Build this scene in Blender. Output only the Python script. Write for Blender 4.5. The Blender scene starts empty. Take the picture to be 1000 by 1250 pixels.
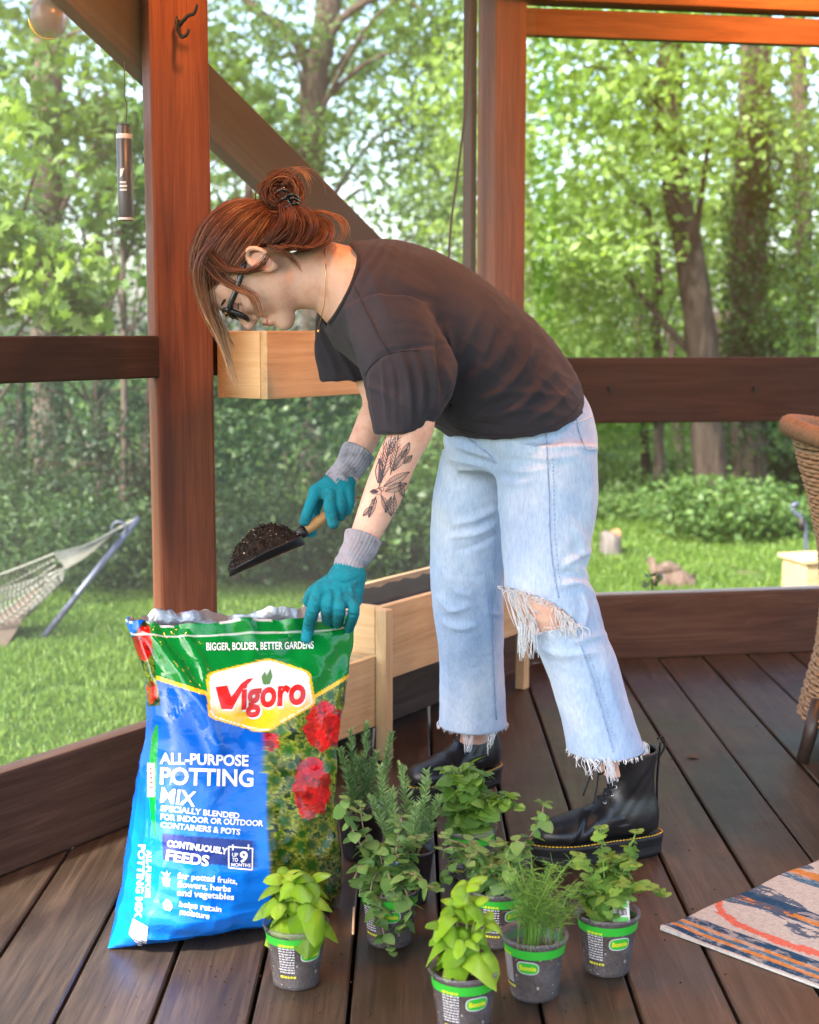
import bpy, bmesh, math, random
import numpy as np
from mathutils import Vector, Matrix, Euler, Quaternion, noise
from mathutils.bvhtree import BVHTree

R = math.radians
rng = np.random.default_rng(7)
random.seed(7)
scene = bpy.context.scene
COL = scene.collection

# ------------------------------------------------------------------ camera
F = 1800.0                     # focal length in photograph pixels (1000 wide)
CAM_H = 1.02
PITCH = math.atan(220.0 / F)
cam_data = bpy.data.cameras.new('camera')
cam = bpy.data.objects.new('camera', cam_data)
COL.objects.link(cam)
cam.location = (0, 0, CAM_H)
cam.rotation_euler = (math.pi / 2 - PITCH, 0, 0)
cam_data.sensor_fit = 'HORIZONTAL'
cam_data.sensor_width = 36.0
cam_data.lens = 36.0 * F / 1000.0
cam_data.clip_start = 0.05
cam_data.clip_end = 600
cam_data.dof.use_dof = True
cam_data.dof.focus_distance = 2.75
cam_data.dof.aperture_fstop = 6.0
scene.camera = cam

# ------------------------------------------------------------------ sky, sun, exposure
SUN_AZ = (-0.70, -0.71)        # horizontal direction towards the sun
SUN_EL = R(44)
world = bpy.data.worlds.new('World')
scene.world = world
world.use_nodes = True
wn = world.node_tree
wn.nodes.clear()
sky = wn.nodes.new('ShaderNodeTexSky')
sky.sky_type = 'NISHITA'
sky.sun_disc = False
sky.sun_elevation = SUN_EL
sky.sun_rotation = math.atan2(SUN_AZ[0], SUN_AZ[1])
sky.air_density = 1.0
sky.dust_density = 3.0
sky.ozone_density = 1.0
bg = wn.nodes.new('ShaderNodeBackground')
bg.inputs['Strength'].default_value = 0.15
wo = wn.nodes.new('ShaderNodeOutputWorld')
wn.links.new(sky.outputs[0], bg.inputs[0])
wn.links.new(bg.outputs[0], wo.inputs[0])

sl = bpy.data.lights.new('sun', 'SUN')
sl.energy = 2.6
sl.angle = R(4)
sl.color = (1.0, 0.95, 0.88)
sun = bpy.data.objects.new('sun', sl)
COL.objects.link(sun)
h = math.hypot(*SUN_AZ)
to_sun = Vector((SUN_AZ[0] / h * math.cos(SUN_EL), SUN_AZ[1] / h * math.cos(SUN_EL), math.sin(SUN_EL)))
sun.rotation_euler = (-to_sun).to_track_quat('-Z', 'Y').to_euler()
sun.location = (-4, -4, 6)

scene.view_settings.view_transform = 'Standard'
scene.view_settings.look = 'None'
scene.view_settings.gamma = 1.0
scene.view_settings.exposure = 2.45
scene.view_settings.use_curve_mapping = False
scene.cycles.max_bounces = 8
scene.cycles.transparent_max_bounces = 16
scene.cycles.use_denoising = True

# ------------------------------------------------------------------ helpers
SP, CP = math.sin(PITCH), math.cos(PITCH)

def ray(px, py):
    u, v = (px - 500) / F, (625 - py) / F
    return Vector((u, CP + v * SP, -SP + v * CP))

def at(px, py, Y):
    """the point of the place seen at (px, py) that stands Y metres in front of the camera"""
    d = ray(px, py)
    return Vector((0, 0, CAM_H)) + d * (Y / d.y)

def atz(px, py, z=0.0):
    d = ray(px, py)
    return Vector((0, 0, CAM_H)) + d * ((z - CAM_H) / d.z)

def project(P):
    """(n,3) points -> (n,2) photograph pixels"""
    P = np.asarray(P, float)
    x, y, z = P[:, 0], P[:, 1], P[:, 2] - CAM_H
    dep = y * CP - z * SP
    up = y * SP + z * CP
    return np.stack([500 + F * x / dep, 625 - F * up / dep], 1)

def tag(o, label=None, cat=None, group=None, kind=None):
    if label: o['label'] = label
    if cat: o['category'] = cat
    if group: o['group'] = group
    if kind: o['kind'] = kind
    return o

def empty(name, loc=(0, 0, 0), rz=0, parent=None):
    o = bpy.data.objects.new(name, None)
    o.empty_display_size = 0.1
    COL.objects.link(o)
    o.location = loc
    o.rotation_euler = (0, 0, rz)
    if parent: o.parent = parent
    return o

def mesh_data(name, V, Fc, mat=None, smooth=False, attr=None, uv=None, mats=None, mat_idx=None):
    V = np.asarray(V, dtype=np.float32).reshape(-1, 3)
    me = bpy.data.meshes.new(name)
    if isinstance(Fc, np.ndarray):
        n, k = Fc.shape
        me.vertices.add(len(V)); me.vertices.foreach_set('co', V.ravel())
        me.loops.add(n * k); me.loops.foreach_set('vertex_index', Fc.astype(np.int32).ravel())
        me.polygons.add(n)
        me.polygons.foreach_set('loop_start', np.arange(0, n * k, k, dtype=np.int32))
        me.polygons.foreach_set('loop_total', np.full(n, k, dtype=np.int32))
        me.update(calc_edges=True)
        me.validate()
    else:
        me.from_pydata([tuple(map(float, v)) for v in V], [], [tuple(int(i) for i in f) for f in Fc])
        me.update()
    if mats:
        for m in mats: me.materials.append(m)
        if mat_idx is not None:
            me.polygons.foreach_set('material_index', np.asarray(mat_idx, dtype=np.int32))
    elif mat:
        me.materials.append(mat)
    if smooth:
        me.polygons.foreach_set('use_smooth', np.ones(len(me.polygons), dtype=bool))
    if attr is not None:
        for nm, (dom, typ, vals) in attr.items():
            a = me.attributes.new(nm, typ, dom)
            if typ == 'FLOAT':
                a.data.foreach_set('value', np.asarray(vals, dtype=np.float32).ravel())
            elif typ == 'FLOAT_COLOR':
                a.data.foreach_set('color', np.asarray(vals, dtype=np.float32).ravel())
            elif typ == 'FLOAT_VECTOR':
                a.data.foreach_set('vector', np.asarray(vals, dtype=np.float32).ravel())
    return me

def link(name, me, parent=None, loc=(0, 0, 0), rot=(0, 0, 0), scale=(1, 1, 1)):
    o = bpy.data.objects.new(name, me)
    COL.objects.link(o)
    o.location = loc; o.rotation_euler = rot; o.scale = scale
    if parent: o.parent = parent
    return o

def mobj(name, V, Fc, mat=None, parent=None, smooth=False, origin=None, **kw):
    """one mesh object from world-space vertices; stays in place under its parent"""
    V = np.asarray(V, float).reshape(-1, 3)
    if origin is not None:
        V = V - np.asarray(origin, float)
    me = mesh_data(name, V, Fc, mat, smooth, **kw)
    o = link(name, me, parent)
    if origin is not None: o.location = origin
    if parent is not None:
        o.location = Vector(o.location) - parent_loc(parent)
    return o

def parent_loc(p):
    L = Vector((0, 0, 0))
    while p is not None:
        L += Vector(p.location); p = p.parent
    return L

def join(parts):
    V, Fc, n = [], [], 0
    for v, f in parts:
        v = np.asarray(v, float).reshape(-1, 3)
        V.append(v)
        Fc += [tuple(int(i) + n for i in q) for q in f]
        n += len(v)
    return np.concatenate(V), Fc

def box_vf(c, s, rz=0.0, bevel=0.0, M=None):
    bm = bmesh.new()
    bmesh.ops.create_cube(bm, size=1.0)
    for v in bm.verts: v.co = Vector((v.co.x * s[0], v.co.y * s[1], v.co.z * s[2]))
    if bevel > 0:
        bmesh.ops.bevel(bm, geom=bm.edges[:], offset=bevel, segments=2, affect='EDGES', profile=0.6)
    T = Matrix.Translation(c) @ (M.to_4x4() if M is not None else Matrix.Rotation(rz, 4, 'Z'))
    bm.verts.ensure_lookup_table()
    V = np.array([T @ v.co for v in bm.verts])
    Fc = [tuple(v.index for v in f.verts) for f in bm.faces]
    bm.free()
    return V, Fc

def frames(path):
    P = np.asarray(path, float)
    T = np.gradient(P, axis=0)
    T /= np.linalg.norm(T, axis=1)[:, None] + 1e-12
    up = np.array([0, 0, 1.0]) if abs(T[0, 2]) < 0.9 else np.array([1.0, 0, 0])
    N = np.zeros_like(P)
    n = np.cross(T[0], up); n /= np.linalg.norm(n)
    for i in range(len(P)):
        n = n - T[i] * np.dot(n, T[i]); n /= np.linalg.norm(n) + 1e-12
        N[i] = n
    return P, T, N, np.cross(T, N)

def tube_vf(path, rad, sides=8, caps=True, flat=None):
    P, T, N, B = frames(path)
    k = len(P)
    rad = np.broadcast_to(np.asarray(rad, float), (k,))
    fl = 1.0 if flat is None else flat
    a = np.arange(sides) * 2 * np.pi / sides
    V = (P[:, None, :] + rad[:, None, None] * (np.cos(a)[None, :, None] * N[:, None, :] + fl * np.sin(a)[None, :, None] * B[:, None, :])).reshape(-1, 3)
    Fc = []
    for i in range(k - 1):
        for j in range(sides):
            j2 = (j + 1) % sides
            Fc.append((i * sides + j, i * sides + j2, (i + 1) * sides + j2, (i + 1) * sides + j))
    if caps:
        Fc.append(tuple(range(sides - 1, -1, -1)))
        Fc.append(tuple((k - 1) * sides + j for j in range(sides)))
    return V, Fc

def loft_vf(rings, caps=True):
    """rings: list of (n,3) arrays of the same n"""
    n = len(rings[0]); k = len(rings)
    V = np.concatenate([np.asarray(r, float) for r in rings])
    Fc = []
    for i in range(k - 1):
        for j in range(n):
            j2 = (j + 1) % n
            Fc.append((i * n + j, i * n + j2, (i + 1) * n + j2, (i + 1) * n + j))
    if caps:
        Fc.append(tuple(range(n - 1, -1, -1)))
        Fc.append(tuple((k - 1) * n + j for j in range(n)))
    return V, Fc

def spline(pts, n):
    """Catmull-Rom through pts (m,d) -> (n,d)"""
    P = np.asarray(pts, float)
    if P.ndim == 1: P = P[:, None]
    m = len(P)
    Q = np.vstack([2 * P[0] - P[1], P, 2 * P[-1] - P[-2]])
    t = np.linspace(0, m - 1, n)
    i = np.minimum(t.astype(int), m - 2)
    f = (t - i)[:, None]
    a, b, c, d = Q[i], Q[i + 1], Q[i + 2], Q[i + 3]
    return 0.5 * ((2 * b) + (-a + c) * f + (2 * a - 5 * b + 4 * c - d) * f ** 2 + (-a + 3 * b - 3 * c + d) * f ** 3)

def lathe_vf(prof, n=32, c=(0, 0, 0)):
    prof = np.asarray(prof, float)
    a = np.arange(n) * 2 * np.pi / n
    rings = [np.stack([c[0] + r * np.cos(a), c[1] + r * np.sin(a), np.full(n, c[2] + z)], 1) for r, z in prof]
    return loft_vf(rings, caps=False)

def fix_normals(me):
    bm = bmesh.new(); bm.from_mesh(me)
    bmesh.ops.recalc_face_normals(bm, faces=bm.faces[:])
    bm.to_mesh(me); bm.free()

def smoothstep(a, b, x):
    t = np.clip((x - a) / (b - a), 0, 1)
    return t * t * (3 - 2 * t)

def perlin(P, scale, seed=0.0):
    out = np.empty(len(P))
    s = Vector((seed, seed * 1.7, -seed))
    for i, p in enumerate(P):
        out[i] = noise.noise(Vector(p) * scale + s)
    return out

# ------------------------------------------------------------------ materials
class NT:
    """a small node-tree builder"""
    def __init__(s, name, rough=0.6, spec=0.4):
        s.m = bpy.data.materials.new(name); s.m.use_nodes = True
        s.t = s.m.node_tree
        s.b = s.t.nodes['Principled BSDF']
        s.b.inputs['Roughness'].default_value = rough
        s.b.inputs['Specular IOR Level'].default_value = spec
        s.out = s.t.nodes['Material Output']
    def n(s, typ, **kw):
        nd = s.t.nodes.new(typ)
        for k, v in kw.items():
            if k.startswith('i_'):
                nd.inputs[k[2:].replace('_', ' ')].default_value = v
            else:
                setattr(nd, k, v)
        return nd
    def l(s, a, b): s.t.links.new(a, b)
    def obj(s, scale=(1, 1, 1), rot=(0, 0, 0), src='Object'):
        c = s.n('ShaderNodeTexCoord'); mp = s.n('ShaderNodeMapping')
        mp.inputs['Scale'].default_value = scale; mp.inputs['Rotation'].default_value = rot
        s.l(c.outputs[src], mp.inputs[0]); return mp.outputs[0]
    def noise(s, vec, scale, detail=4, rough=0.6, dist=0.0):
        nd = s.n('ShaderNodeTexNoise')
        nd.inputs['Scale'].default_value = scale; nd.inputs['Detail'].default_value = detail
        nd.inputs['Roughness'].default_value = rough; nd.inputs['Distortion'].default_value = dist
        if vec is not None: s.l(vec, nd.inputs['Vector'])
        return nd.outputs['Fac']
    def ramp(s, fac, stops):
        nd = s.n('ShaderNodeValToRGB')
        e = nd.color_ramp.elements
        while len(e) < len(stops): e.new(0.5)
        for x, (p, c) in zip(e, stops):
            x.position = p; x.color = (*c, 1) if len(c) == 3 else c
        s.l(fac, nd.inputs[0]); return nd.outputs[0]
    def mix(s, fac, a, b, mode='MIX'):
        nd = s.n('ShaderNodeMix'); nd.data_type = 'RGBA'; nd.blend_type = mode
        for sock, v in ((nd.inputs[0], fac), (nd.inputs[6], a), (nd.inputs[7], b)):
            if isinstance(v, (int, float)): sock.default_value = v
            elif isinstance(v, tuple): sock.default_value = (*v, 1) if len(v) == 3 else v
            else: s.l(v, sock)
        return nd.outputs[2]
    def math(s, op, a, b=None):
        nd = s.n('ShaderNodeMath', operation=op)
        for sock, v in ((nd.inputs[0], a), (nd.inputs[1], b)):
            if v is None: continue
            if isinstance(v, (int, float)): sock.default_value = v
            else: s.l(v, sock)
        return nd.outputs[0]
    def bump(s, h, strength=0.3, dist=0.01):
        nd = s.n('ShaderNodeBump')
        nd.inputs['Strength'].default_value = strength; nd.inputs['Distance'].default_value = dist
        s.l(h, nd.inputs['Height']); s.l(nd.outputs[0], s.b.inputs['Normal']); return nd
    def col(s, c):
        if isinstance(c, tuple): s.b.inputs['Base Color'].default_value = (*c, 1)
        else: s.l(c, s.b.inputs['Base Color'])
    def rnd(s):
        return s.n('ShaderNodeObjectInfo').outputs['Random']
    def attr(s, name, out='Fac'):
        nd = s.n('ShaderNodeAttribute'); nd.attribute_name = name; return nd.outputs[out]

def plain(name, c, rough=0.5, spec=0.4, metal=0.0, var=0.0, vs=20, bump=0.0, bs=200):
    t = NT(name, rough, spec)
    t.b.inputs['Metallic'].default_value = metal
    if var > 0:
        nz = t.noise(t.obj(), vs)
        d = tuple(x * (1 - var) for x in c); b = tuple(min(1, x * (1 + var)) for x in c)
        t.col(t.ramp(nz, [(0.3, d), (0.7, b)]))
    else: t.col(c)
    if bump > 0: t.bump(t.noise(t.obj(), bs, 3), bump, 0.002)
    return t.m

def wood_mat(name, dark, mid, light, axis='X', rough=0.6, grain=1.0, knots=True, wear=0.0, spec=0.3, gscale=1.0, aged=0.0):
    """grain runs along the object's own axis; tone differs from piece to piece"""
    t = NT(name, rough, spec)
    st = {'X': (0.6, 9, 9), 'Y': (9, 0.6, 9), 'Z': (9, 9, 0.6)}[axis]
    st = tuple(q * gscale for q in st)
    c = t.n('ShaderNodeTexCoord')
    off = t.n('ShaderNodeVectorMath', operation='ADD')
    rv = t.n('ShaderNodeVectorMath', operation='SCALE'); rv.inputs['Scale'].default_value = 37.0
    cx = t.n('ShaderNodeCombineXYZ')
    r = t.rnd()
    for i in range(3): t.l(r, cx.inputs[i])
    t.l(cx.outputs[0], rv.inputs[0])
    t.l(c.outputs['Object'], off.inputs[0]); t.l(rv.outputs[0], off.inputs[1])
    mp = t.n('ShaderNodeMapping'); mp.inputs['Scale'].default_value = st
    t.l(off.outputs[0], mp.inputs[0])
    n1 = t.noise(mp.outputs[0], 3.0 * grain, 6, 0.65, 1.2)
    mp2 = t.n('ShaderNodeMapping'); mp2.inputs['Scale'].default_value = tuple(q * (1 if q < 1 * gscale else 7) for q in st)
    t.l(off.outputs[0], mp2.inputs[0])
    n2 = t.noise(mp2.outputs[0], 6.0 * grain, 3, 0.7)
    n3 = t.noise(off.outputs[0], 3.0, 4, 0.6)
    f = t.math('ADD', t.math('MULTIPLY', n1, 0.62), t.math('MULTIPLY', n2, 0.38))
    colr = t.ramp(f, [(0.33, dark), (0.5, mid), (0.68, light)])
    tone = t.ramp(r, [(0.0, (0.78, 0.78, 0.78)), (1.0, (1.15, 1.12, 1.1))])
    colr = t.mix(1.0, colr, tone, 'MULTIPLY')
    if knots:
        ks = tuple(q * .42 for q in st); mk = t.n('ShaderNodeMapping'); mk.inputs['Scale'].default_value = ks; t.l(off.outputs[0], mk.inputs[0])
        vk = t.n('ShaderNodeTexVoronoi'); vk.inputs['Scale'].default_value = 1.0; t.l(mk.outputs[0], vk.inputs['Vector'])
        kd = t.ramp(vk.outputs['Distance'], [(0.0, (.18, .16, .15)), (.055, (.42, .38, .36)), (.085, (.75, .72, .7)), (.16, (1, 1, 1))])
        colr = t.mix(.85, colr, kd, 'MULTIPLY')
    blot = t.ramp(n3, [(0.3, (0.72, 0.72, 0.74)), (0.65, (1.1, 1.08, 1.06))])
    colr = t.mix(0.8, colr, blot, 'MULTIPLY')
    if wear > 0:
        n4 = t.noise(off.outputs[0], 26.0, 5, 0.75)
        w = t.ramp(n4, [(0.62, (0, 0, 0)), (0.72, (1, 1, 1))])
        colr = t.mix(t.math('MULTIPLY', w, wear), colr, light)
    t.col(colr)
    t.l(t.ramp(n3, [(0.3, (rough - 0.12,) * 3), (0.7, (min(1, rough + 0.15),) * 3)]), t.b.inputs['Roughness'])
    t.bump(f, 0.35, 0.002)
    return t.m

def leaf_mat(name, dark, mid, light, trans=0.35, rough=0.45, yellow=None):
    t = NT(name, rough, 0.35)
    a = t.attr('rnd')
    stops = [(0.0, dark), (0.5, mid), (1.0, light)]
    c = t.ramp(a, stops)
    t.col(c)
    tr = t.n('ShaderNodeBsdfTranslucent')
    c2 = t.mix(1.0, c, (1.25, 1.25, 0.55), 'MULTIPLY')
    t.l(c2, tr.inputs[0])
    ms = t.n('ShaderNodeMixShader'); ms.inputs[0].default_value = trans
    t.l(t.b.outputs[0], ms.inputs[1]); t.l(tr.outputs[0], ms.inputs[2]); t.l(ms.outputs[0], t.out.inputs[0])
    return t.m
# ------------------------------------------------------------------ porch: deck, frame, screens
M_deck = wood_mat('deck_wood', (0.018, 0.0125, 0.0085), (0.045, 0.0315, 0.0205), (0.088, 0.063, 0.043), 'Y', rough=0.42, wear=0.10, spec=0.45, gscale=1.4)
M_post = wood_mat('stained_post_wood', (0.062, 0.015, 0.0055), (0.125, 0.034, 0.0125), (0.185, 0.060, 0.024), 'Z', rough=0.6, gscale=1.1)
M_rail = wood_mat('stained_rail_wood', (0.016, 0.008, 0.005), (0.030, 0.015, 0.010), (0.048, 0.026, 0.018), 'X', rough=0.6, gscale=1.2)
M_base = wood_mat('baseboard_wood', (0.038, 0.019, 0.012), (0.070, 0.037, 0.023), (0.115, 0.068, 0.046), 'X', rough=0.62, gscale=1.2, wear=0.15)
M_head = wood_mat('header_wood', (0.11, 0.045, 0.018), (0.18, 0.075, 0.032), (0.26, 0.12, 0.055), 'X', rough=0.6, gscale=1.2)
M_brace = wood_mat('brace_wood', (0.020, 0.013, 0.010), (0.034, 0.022, 0.016), (0.050, 0.034, 0.025), 'X', rough=0.7, gscale=1.2)
M_track = plain('screen_track_metal', (0.45, 0.46, 0.47), 0.45, 0.5, 0.6)
M_iron = plain('wrought_iron', (0.02, 0.016, 0.014), 0.5, 0.5, 0.4, bump=0.3)

ROOF_Y = -0.25  # rear roof edge, set for how much sky light gets in
def screen_material():
    t = NT('insect_screen', 0.8, 0.1)
    t.col((0.17, 0.17, 0.16))
    tr = t.n('ShaderNodeBsdfTransparent')
    ms = t.n('ShaderNodeMixShader')
    nz = t.noise(t.obj(), 1.3, 3, 0.5)
    t.l(t.ramp(nz, [(0.3, (0.80,) * 3), (0.7, (0.85,) * 3)]), ms.inputs[0])
    tl = t.n('ShaderNodeBsdfTranslucent'); tl.inputs[0].default_value = (.13, .14, .12, 1)
    ad = t.n('ShaderNodeAddShader'); t.l(t.b.outputs[0], ad.inputs[0]); t.l(tl.outputs[0], ad.inputs[1])
    t.l(ad.outputs[0], ms.inputs[1]); t.l(tr.outputs[0], ms.inputs[2])
    t.l(ms.outputs[0], t.out.inputs[0])
    return t.m
M_screen = screen_material()
def screen_material_clear():
    t = NT('insect_screen_clear', 0.8, 0.1)
    t.col((0.30, 0.29, 0.27))
    tr = t.n('ShaderNodeBsdfTransparent')
    ms = t.n('ShaderNodeMixShader'); ms.inputs[0].default_value = 0.93
    t.l(t.b.outputs[0], ms.inputs[1]); t.l(tr.outputs[0], ms.inputs[2])
    t.l(ms.outputs[0], t.out.inputs[0])
    return t.m
M_screen2 = screen_material_clear()

# wall lines on the floor, measured from the photograph
A0 = atz(0, 1071); A1 = atz(165, 1005.6)
B0 = atz(740, 806); B1 = atz(985, 796)
dA = (A1 - A0).to_2d().normalized(); dB = (B1 - B0).to_2d().normalized()
def isect(p, d, q, e):
    den = d.x * e.y - d.y * e.x
    t = ((q.x - p.x) * e.y - (q.y - p.y) * e.x) / den
    return p + d * t
CORNER = isect(A0.to_2d(), dA, B0.to_2d(), dB)
nA = Vector((dA.y, -dA.x)); nB = Vector((dB.y, -dB.x))     # inward normals (towards the camera side)
angA = math.atan2(dA.y, dA.x); angB = math.atan2(dB.y, dB.x)
print('CORNER', CORNER, 'angA', math.degrees(angA), 'angB', math.degrees(angB))

def hit_wall(px, py, p, d):
    """where the sight line through a pixel meets a vertical wall line"""
    r = ray(px, py)
    den = r.x * d.y - r.y * d.x
    t = (p.x * d.y - p.y * d.x) / den
    return Vector((0, 0, CAM_H)) + r * t

# deck: boards run away from the camera
deck = empty('deck_floor', (0, 3, 0)); tag(deck, kind='structure')
BW, GAP, TH = 0.139, 0.007, 0.03
def deck_clip_y(x):
    # boards end under the wall line
    if x < CORNER.x:
        t = (x - A0.x) / dA.x; return A0.y + dA.y * t
    t = (x - B0.x) / dB.x; return B0.y + dB.y * t
x0 = atz(184, 1250).x
k0 = -16
for k in range(k0, 18):
    xa = x0 + k * (BW + GAP) + GAP / 2; xb = xa + BW
    ya, yb = deck_clip_y(xa) + 0.05, deck_clip_y(xb) + 0.05
    if max(ya, yb) < 0.6: continue
    ya, yb = max(ya, 0.55), max(yb, 0.55)
    s = 0.5
    cx, cy = (xa + xb) / 2, (s + (ya + yb) / 2) / 2
    dz = random.uniform(-0.0012, 0.0012)
    e = 0.003
    out = [(xa, s), (xb, s), (xb, yb), (xa, ya)]
    V, Fc = [], []
    for z, i in ((-TH, 0.0), (-e, 0.0), (0.0, e)):
        for (x, y) in out:
            V.append((x + (i if x < cx else -i) - cx, y - cy, z + dz))
    Fc = [(3, 2, 1, 0)] + [(r * 4 + j, r * 4 + (j + 1) % 4, (r + 1) * 4 + (j + 1) % 4, (r + 1) * 4 + j) for r in range(2) for j in range(4)] + [(8, 9, 10, 11)]
    mobj('deck_board', np.array(V) + np.array([cx, cy, 0]), Fc, M_deck, deck, origin=(cx, cy, 0))
# near-black sheet standing in for the shade below the gaps
sub = mobj('gap_shade_sheet', [(-2.6, 0.4, -0.06), (2.9, 0.4, -0.06), (2.9, 5.4, -0.06), (CORNER.x - nA.x * .3, CORNER.y + .3, -0.06), (A0.x - dA.x * 2.4 - nA.x * .4, A0.y - dA.y * 2.4 - nA.y * .4, -0.06)],
           [(0, 1, 2, 3, 4)], plain('gap_shade', (0.012, 0.010, 0.008), 0.9), deck)

porch = empty('screened_porch', (CORNER.x, CORNER.y, 0))
tag(porch, 'brown stained timber porch frame with insect screens round the deck', 'porch')

def wall_box(name, p, d, n, s0, s1, z0, z1, off, th, mat, parent=porch, bevel=0.004, label=None):
    """a board along a wall line from s0 to s1 (metres along d from p); off = inner face distance from the line"""
    ang = math.atan2(d.y, d.x)
    c2 = p + d * ((s0 + s1) / 2) + n * (off - th / 2)
    c = Vector((c2.x, c2.y, (z0 + z1) / 2))
    V, Fc = box_vf((0, 0, 0), (s1 - s0, th, z1 - z0), 0, bevel)
    o = link(name, mesh_data(name, V, Fc, mat), parent, c - parent_loc(parent), (0, 0, ang))
    if label: o['label'] = label
    return o
cA, cB = CORNER, CORNER
LA = 3.3
# --- left wall
zt = hit_wall(60, 410, A0, dA).z; zb_ = hit_wall(60, 465, A0, dA).z
P0 = hit_wall(222, 700, A0, dA).to_2d()              # left post stands here
sP = (P0 - CORNER).dot(dA)
wall_box('rail', CORNER, dA, nA, -LA, -0.07, zb_, zt, 0.045, 0.04, M_rail)
zbt = hit_wall(0, 944, A0, dA).z
wall_box('baseboard', CORNER, dA, nA, -LA, -0.05, 0.001, zbt, 0.0, 0.04, M_base)
# --- right wall
zr1 = hit_wall(850, 436, B0, dB).z; zr0 = hit_wall(850, 515, B0, dB).z
wall_box('rail', CORNER, dB, nB, -0.07, 2.4, zr0, zr1, 0.02, 0.04, M_rail)
zbb = hit_wall(850, 725, B0, dB).z
wall_box('baseboard', CORNER, dB, nB, -0.06, 2.4, 0.001, zbb, 0.0, 0.04, M_base)
wall_box('screen_track', CORNER, dB, nB, 0.02, 2.4, zbb + 0.001, zbb + 0.010, -0.012, 0.016, M_track, bevel=0.002)
zh0 = hit_wall(800, 48, B0, dB).z; zh1 = hit_wall(800, 20, B0, dB).z
wall_box('header_beam', CORNER, dB, nB, -0.10, 2.4, zh0, zh1 + 0.012, 0.0, 0.04, M_head)
wall_box('header_beam', CORNER, dB, nB, -0.10, 2.4, zh1 + 0.024, zh1 + 0.16, 0.05, 0.09, M_head)
wall_box('header_beam', CORNER, dA, nA, -LA, -0.03, zh1 + 0.02, zh1 + 0.16, 0.05, 0.09, M_head)
# screens (thin cloth, slightly slack)
def screen(p, d, s0, s1, z0, z1, off, n, mat, sag=0.012):
    nu, nv = 16, 12
    V = []
    for j in range(nv + 1):
        for i in range(nu + 1):
            u, v = i / nu, j / nv
            q = p + d * (s0 + (s1 - s0) * u) + n * (off + sag * math.sin(math.pi * u) * math.sin(math.pi * v) * math.sin(3 * u + 2 * v))
            V.append((q.x, q.y, z0 + (z1 - z0) * v))
    Fc = [(j * (nu + 1) + i, j * (nu + 1) + i + 1, (j + 1) * (nu + 1) + i + 1, (j + 1) * (nu + 1) + i) for j in range(nv) for i in range(nu)]
    return mobj('insect_screen', V, Fc, mat, porch, smooth=True)
screen(CORNER, dA, -LA, sP, zbt, zh1 + 0.05, -0.02, nA, M_screen)
screen(CORNER, dA, sP, -0.04, zbt, zh1 + 0.05, -0.02, nA, M_screen)
screen(CORNER, dB, 0.04, 2.4, zbb + 0.008, zr0 + 0.01, -0.03, nB, M_screen2)
screen(CORNER, dB, 0.04, 2.4, zr1 - 0.01, zh0 + 0.01, -0.03, nB, M_screen2)

# posts
def post(name, c2, w, rz, z1, mat, z0=0.001, label=None, bev=0.006, w2=None):
    V, Fc = box_vf((0, 0, 0), (w, w2 or w, z1 - z0), 0, bev)
    o = link(name, mesh_data(name, V, Fc, mat), porch, Vector((c2.x, c2.y, (z0 + z1) / 2)) - parent_loc(porch), (0, 0, rz))
    if label: o['label'] = label
    return o
pl = at(222, 700, P0.y)
left_post = post('post', Vector((at(224, 640, 3.07).x, 3.07)), 0.118, R(17.5), 2.35, M_post, label='wide reddish brown post with an iron hook near its top')
# lighter square stock strip on the left face of the post
cp_px = at(606, 300, CORNER.y)
post('corner_post', Vector((cp_px.x + 0.012, CORNER.y - 0.02)), 0.105, R(28), 2.35, M_post, bev=0.005)
post('corner_strip', Vector((at(573, 300, CORNER.y - 0.06).x, CORNER.y - 0.06)), 0.03, angA, 2.35, M_rail, bev=0.003)  # narrow dark strip just left of the corner post
# diagonal brace just outside the left screen
q0 = hit_wall(72 + 25, -25, (A0.to_2d() - nA * 0.09), dA); q1 = hit_wall(455, 318, (A0.to_2d() - nA * 0.09), dA)
br_a = hit_wall(121, 0, A0.to_2d() - nA * 0.09, dA); br_b = hit_wall(430, 300, A0.to_2d() - nA * 0.09, dA)
dirb = (br_b - br_a).normalized()
pa, pb = br_a - dirb * 0.55, br_b + dirb * 0.28
M3 = Matrix((dirb, Vector((-nA.x, -nA.y, 0)), dirb.cross(Vector((-nA.x, -nA.y, 0))))).transposed()
V, Fc = box_vf((0, 0, 0), ((pb - pa).length, 0.038, 0.140), 0, 0.004)
o = link('diagonal_brace', mesh_data('diagonal_brace', V, Fc, M_brace), porch, (pa + pb) / 2 - parent_loc(porch))
o.rotation_euler = M3.to_euler()
# bowed lath hanging loose beside the corner
lath = spline([at(577, -25, 4.36), at(569, 120, 4.33), at(559, 210, 4.30), at(551, 270, 4.28), at(547, 330, 4.27)], 24)
V, Fc = tube_vf(lath, 0.008, 6, flat=0.5)
mobj('bowed_lath', V, Fc, M_brace, porch, smooth=True)

# unseen roof slab over the deck, added and sized to shade the inside
RZ = zh1 + 0.17
ra_, rb_ = CORNER - dA * 3.6, CORNER + dB * 2.7
out = [(ra_.x - nA.x * .3, ra_.y - nA.y * .3), (CORNER.x - nA.x * .25 - nB.x * .25, CORNER.y - nA.y * .25 - nB.y * .25), (rb_.x - nB.x * .3, rb_.y - nB.y * .3), (rb_.x + .2, ROOF_Y), (ra_.x - nA.x * .3, ROOF_Y)]
V = [(x, y, RZ) for x, y in out] + [(x, y, RZ + .05) for x, y in out]; nq = len(out)
mobj('shading_roof', V, [tuple(range(nq - 1, -1, -1)), tuple(range(nq, 2 * nq))] + [(i, (i + 1) % nq, nq + (i + 1) % nq, nq + i) for i in range(nq)], M_head, porch)

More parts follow.
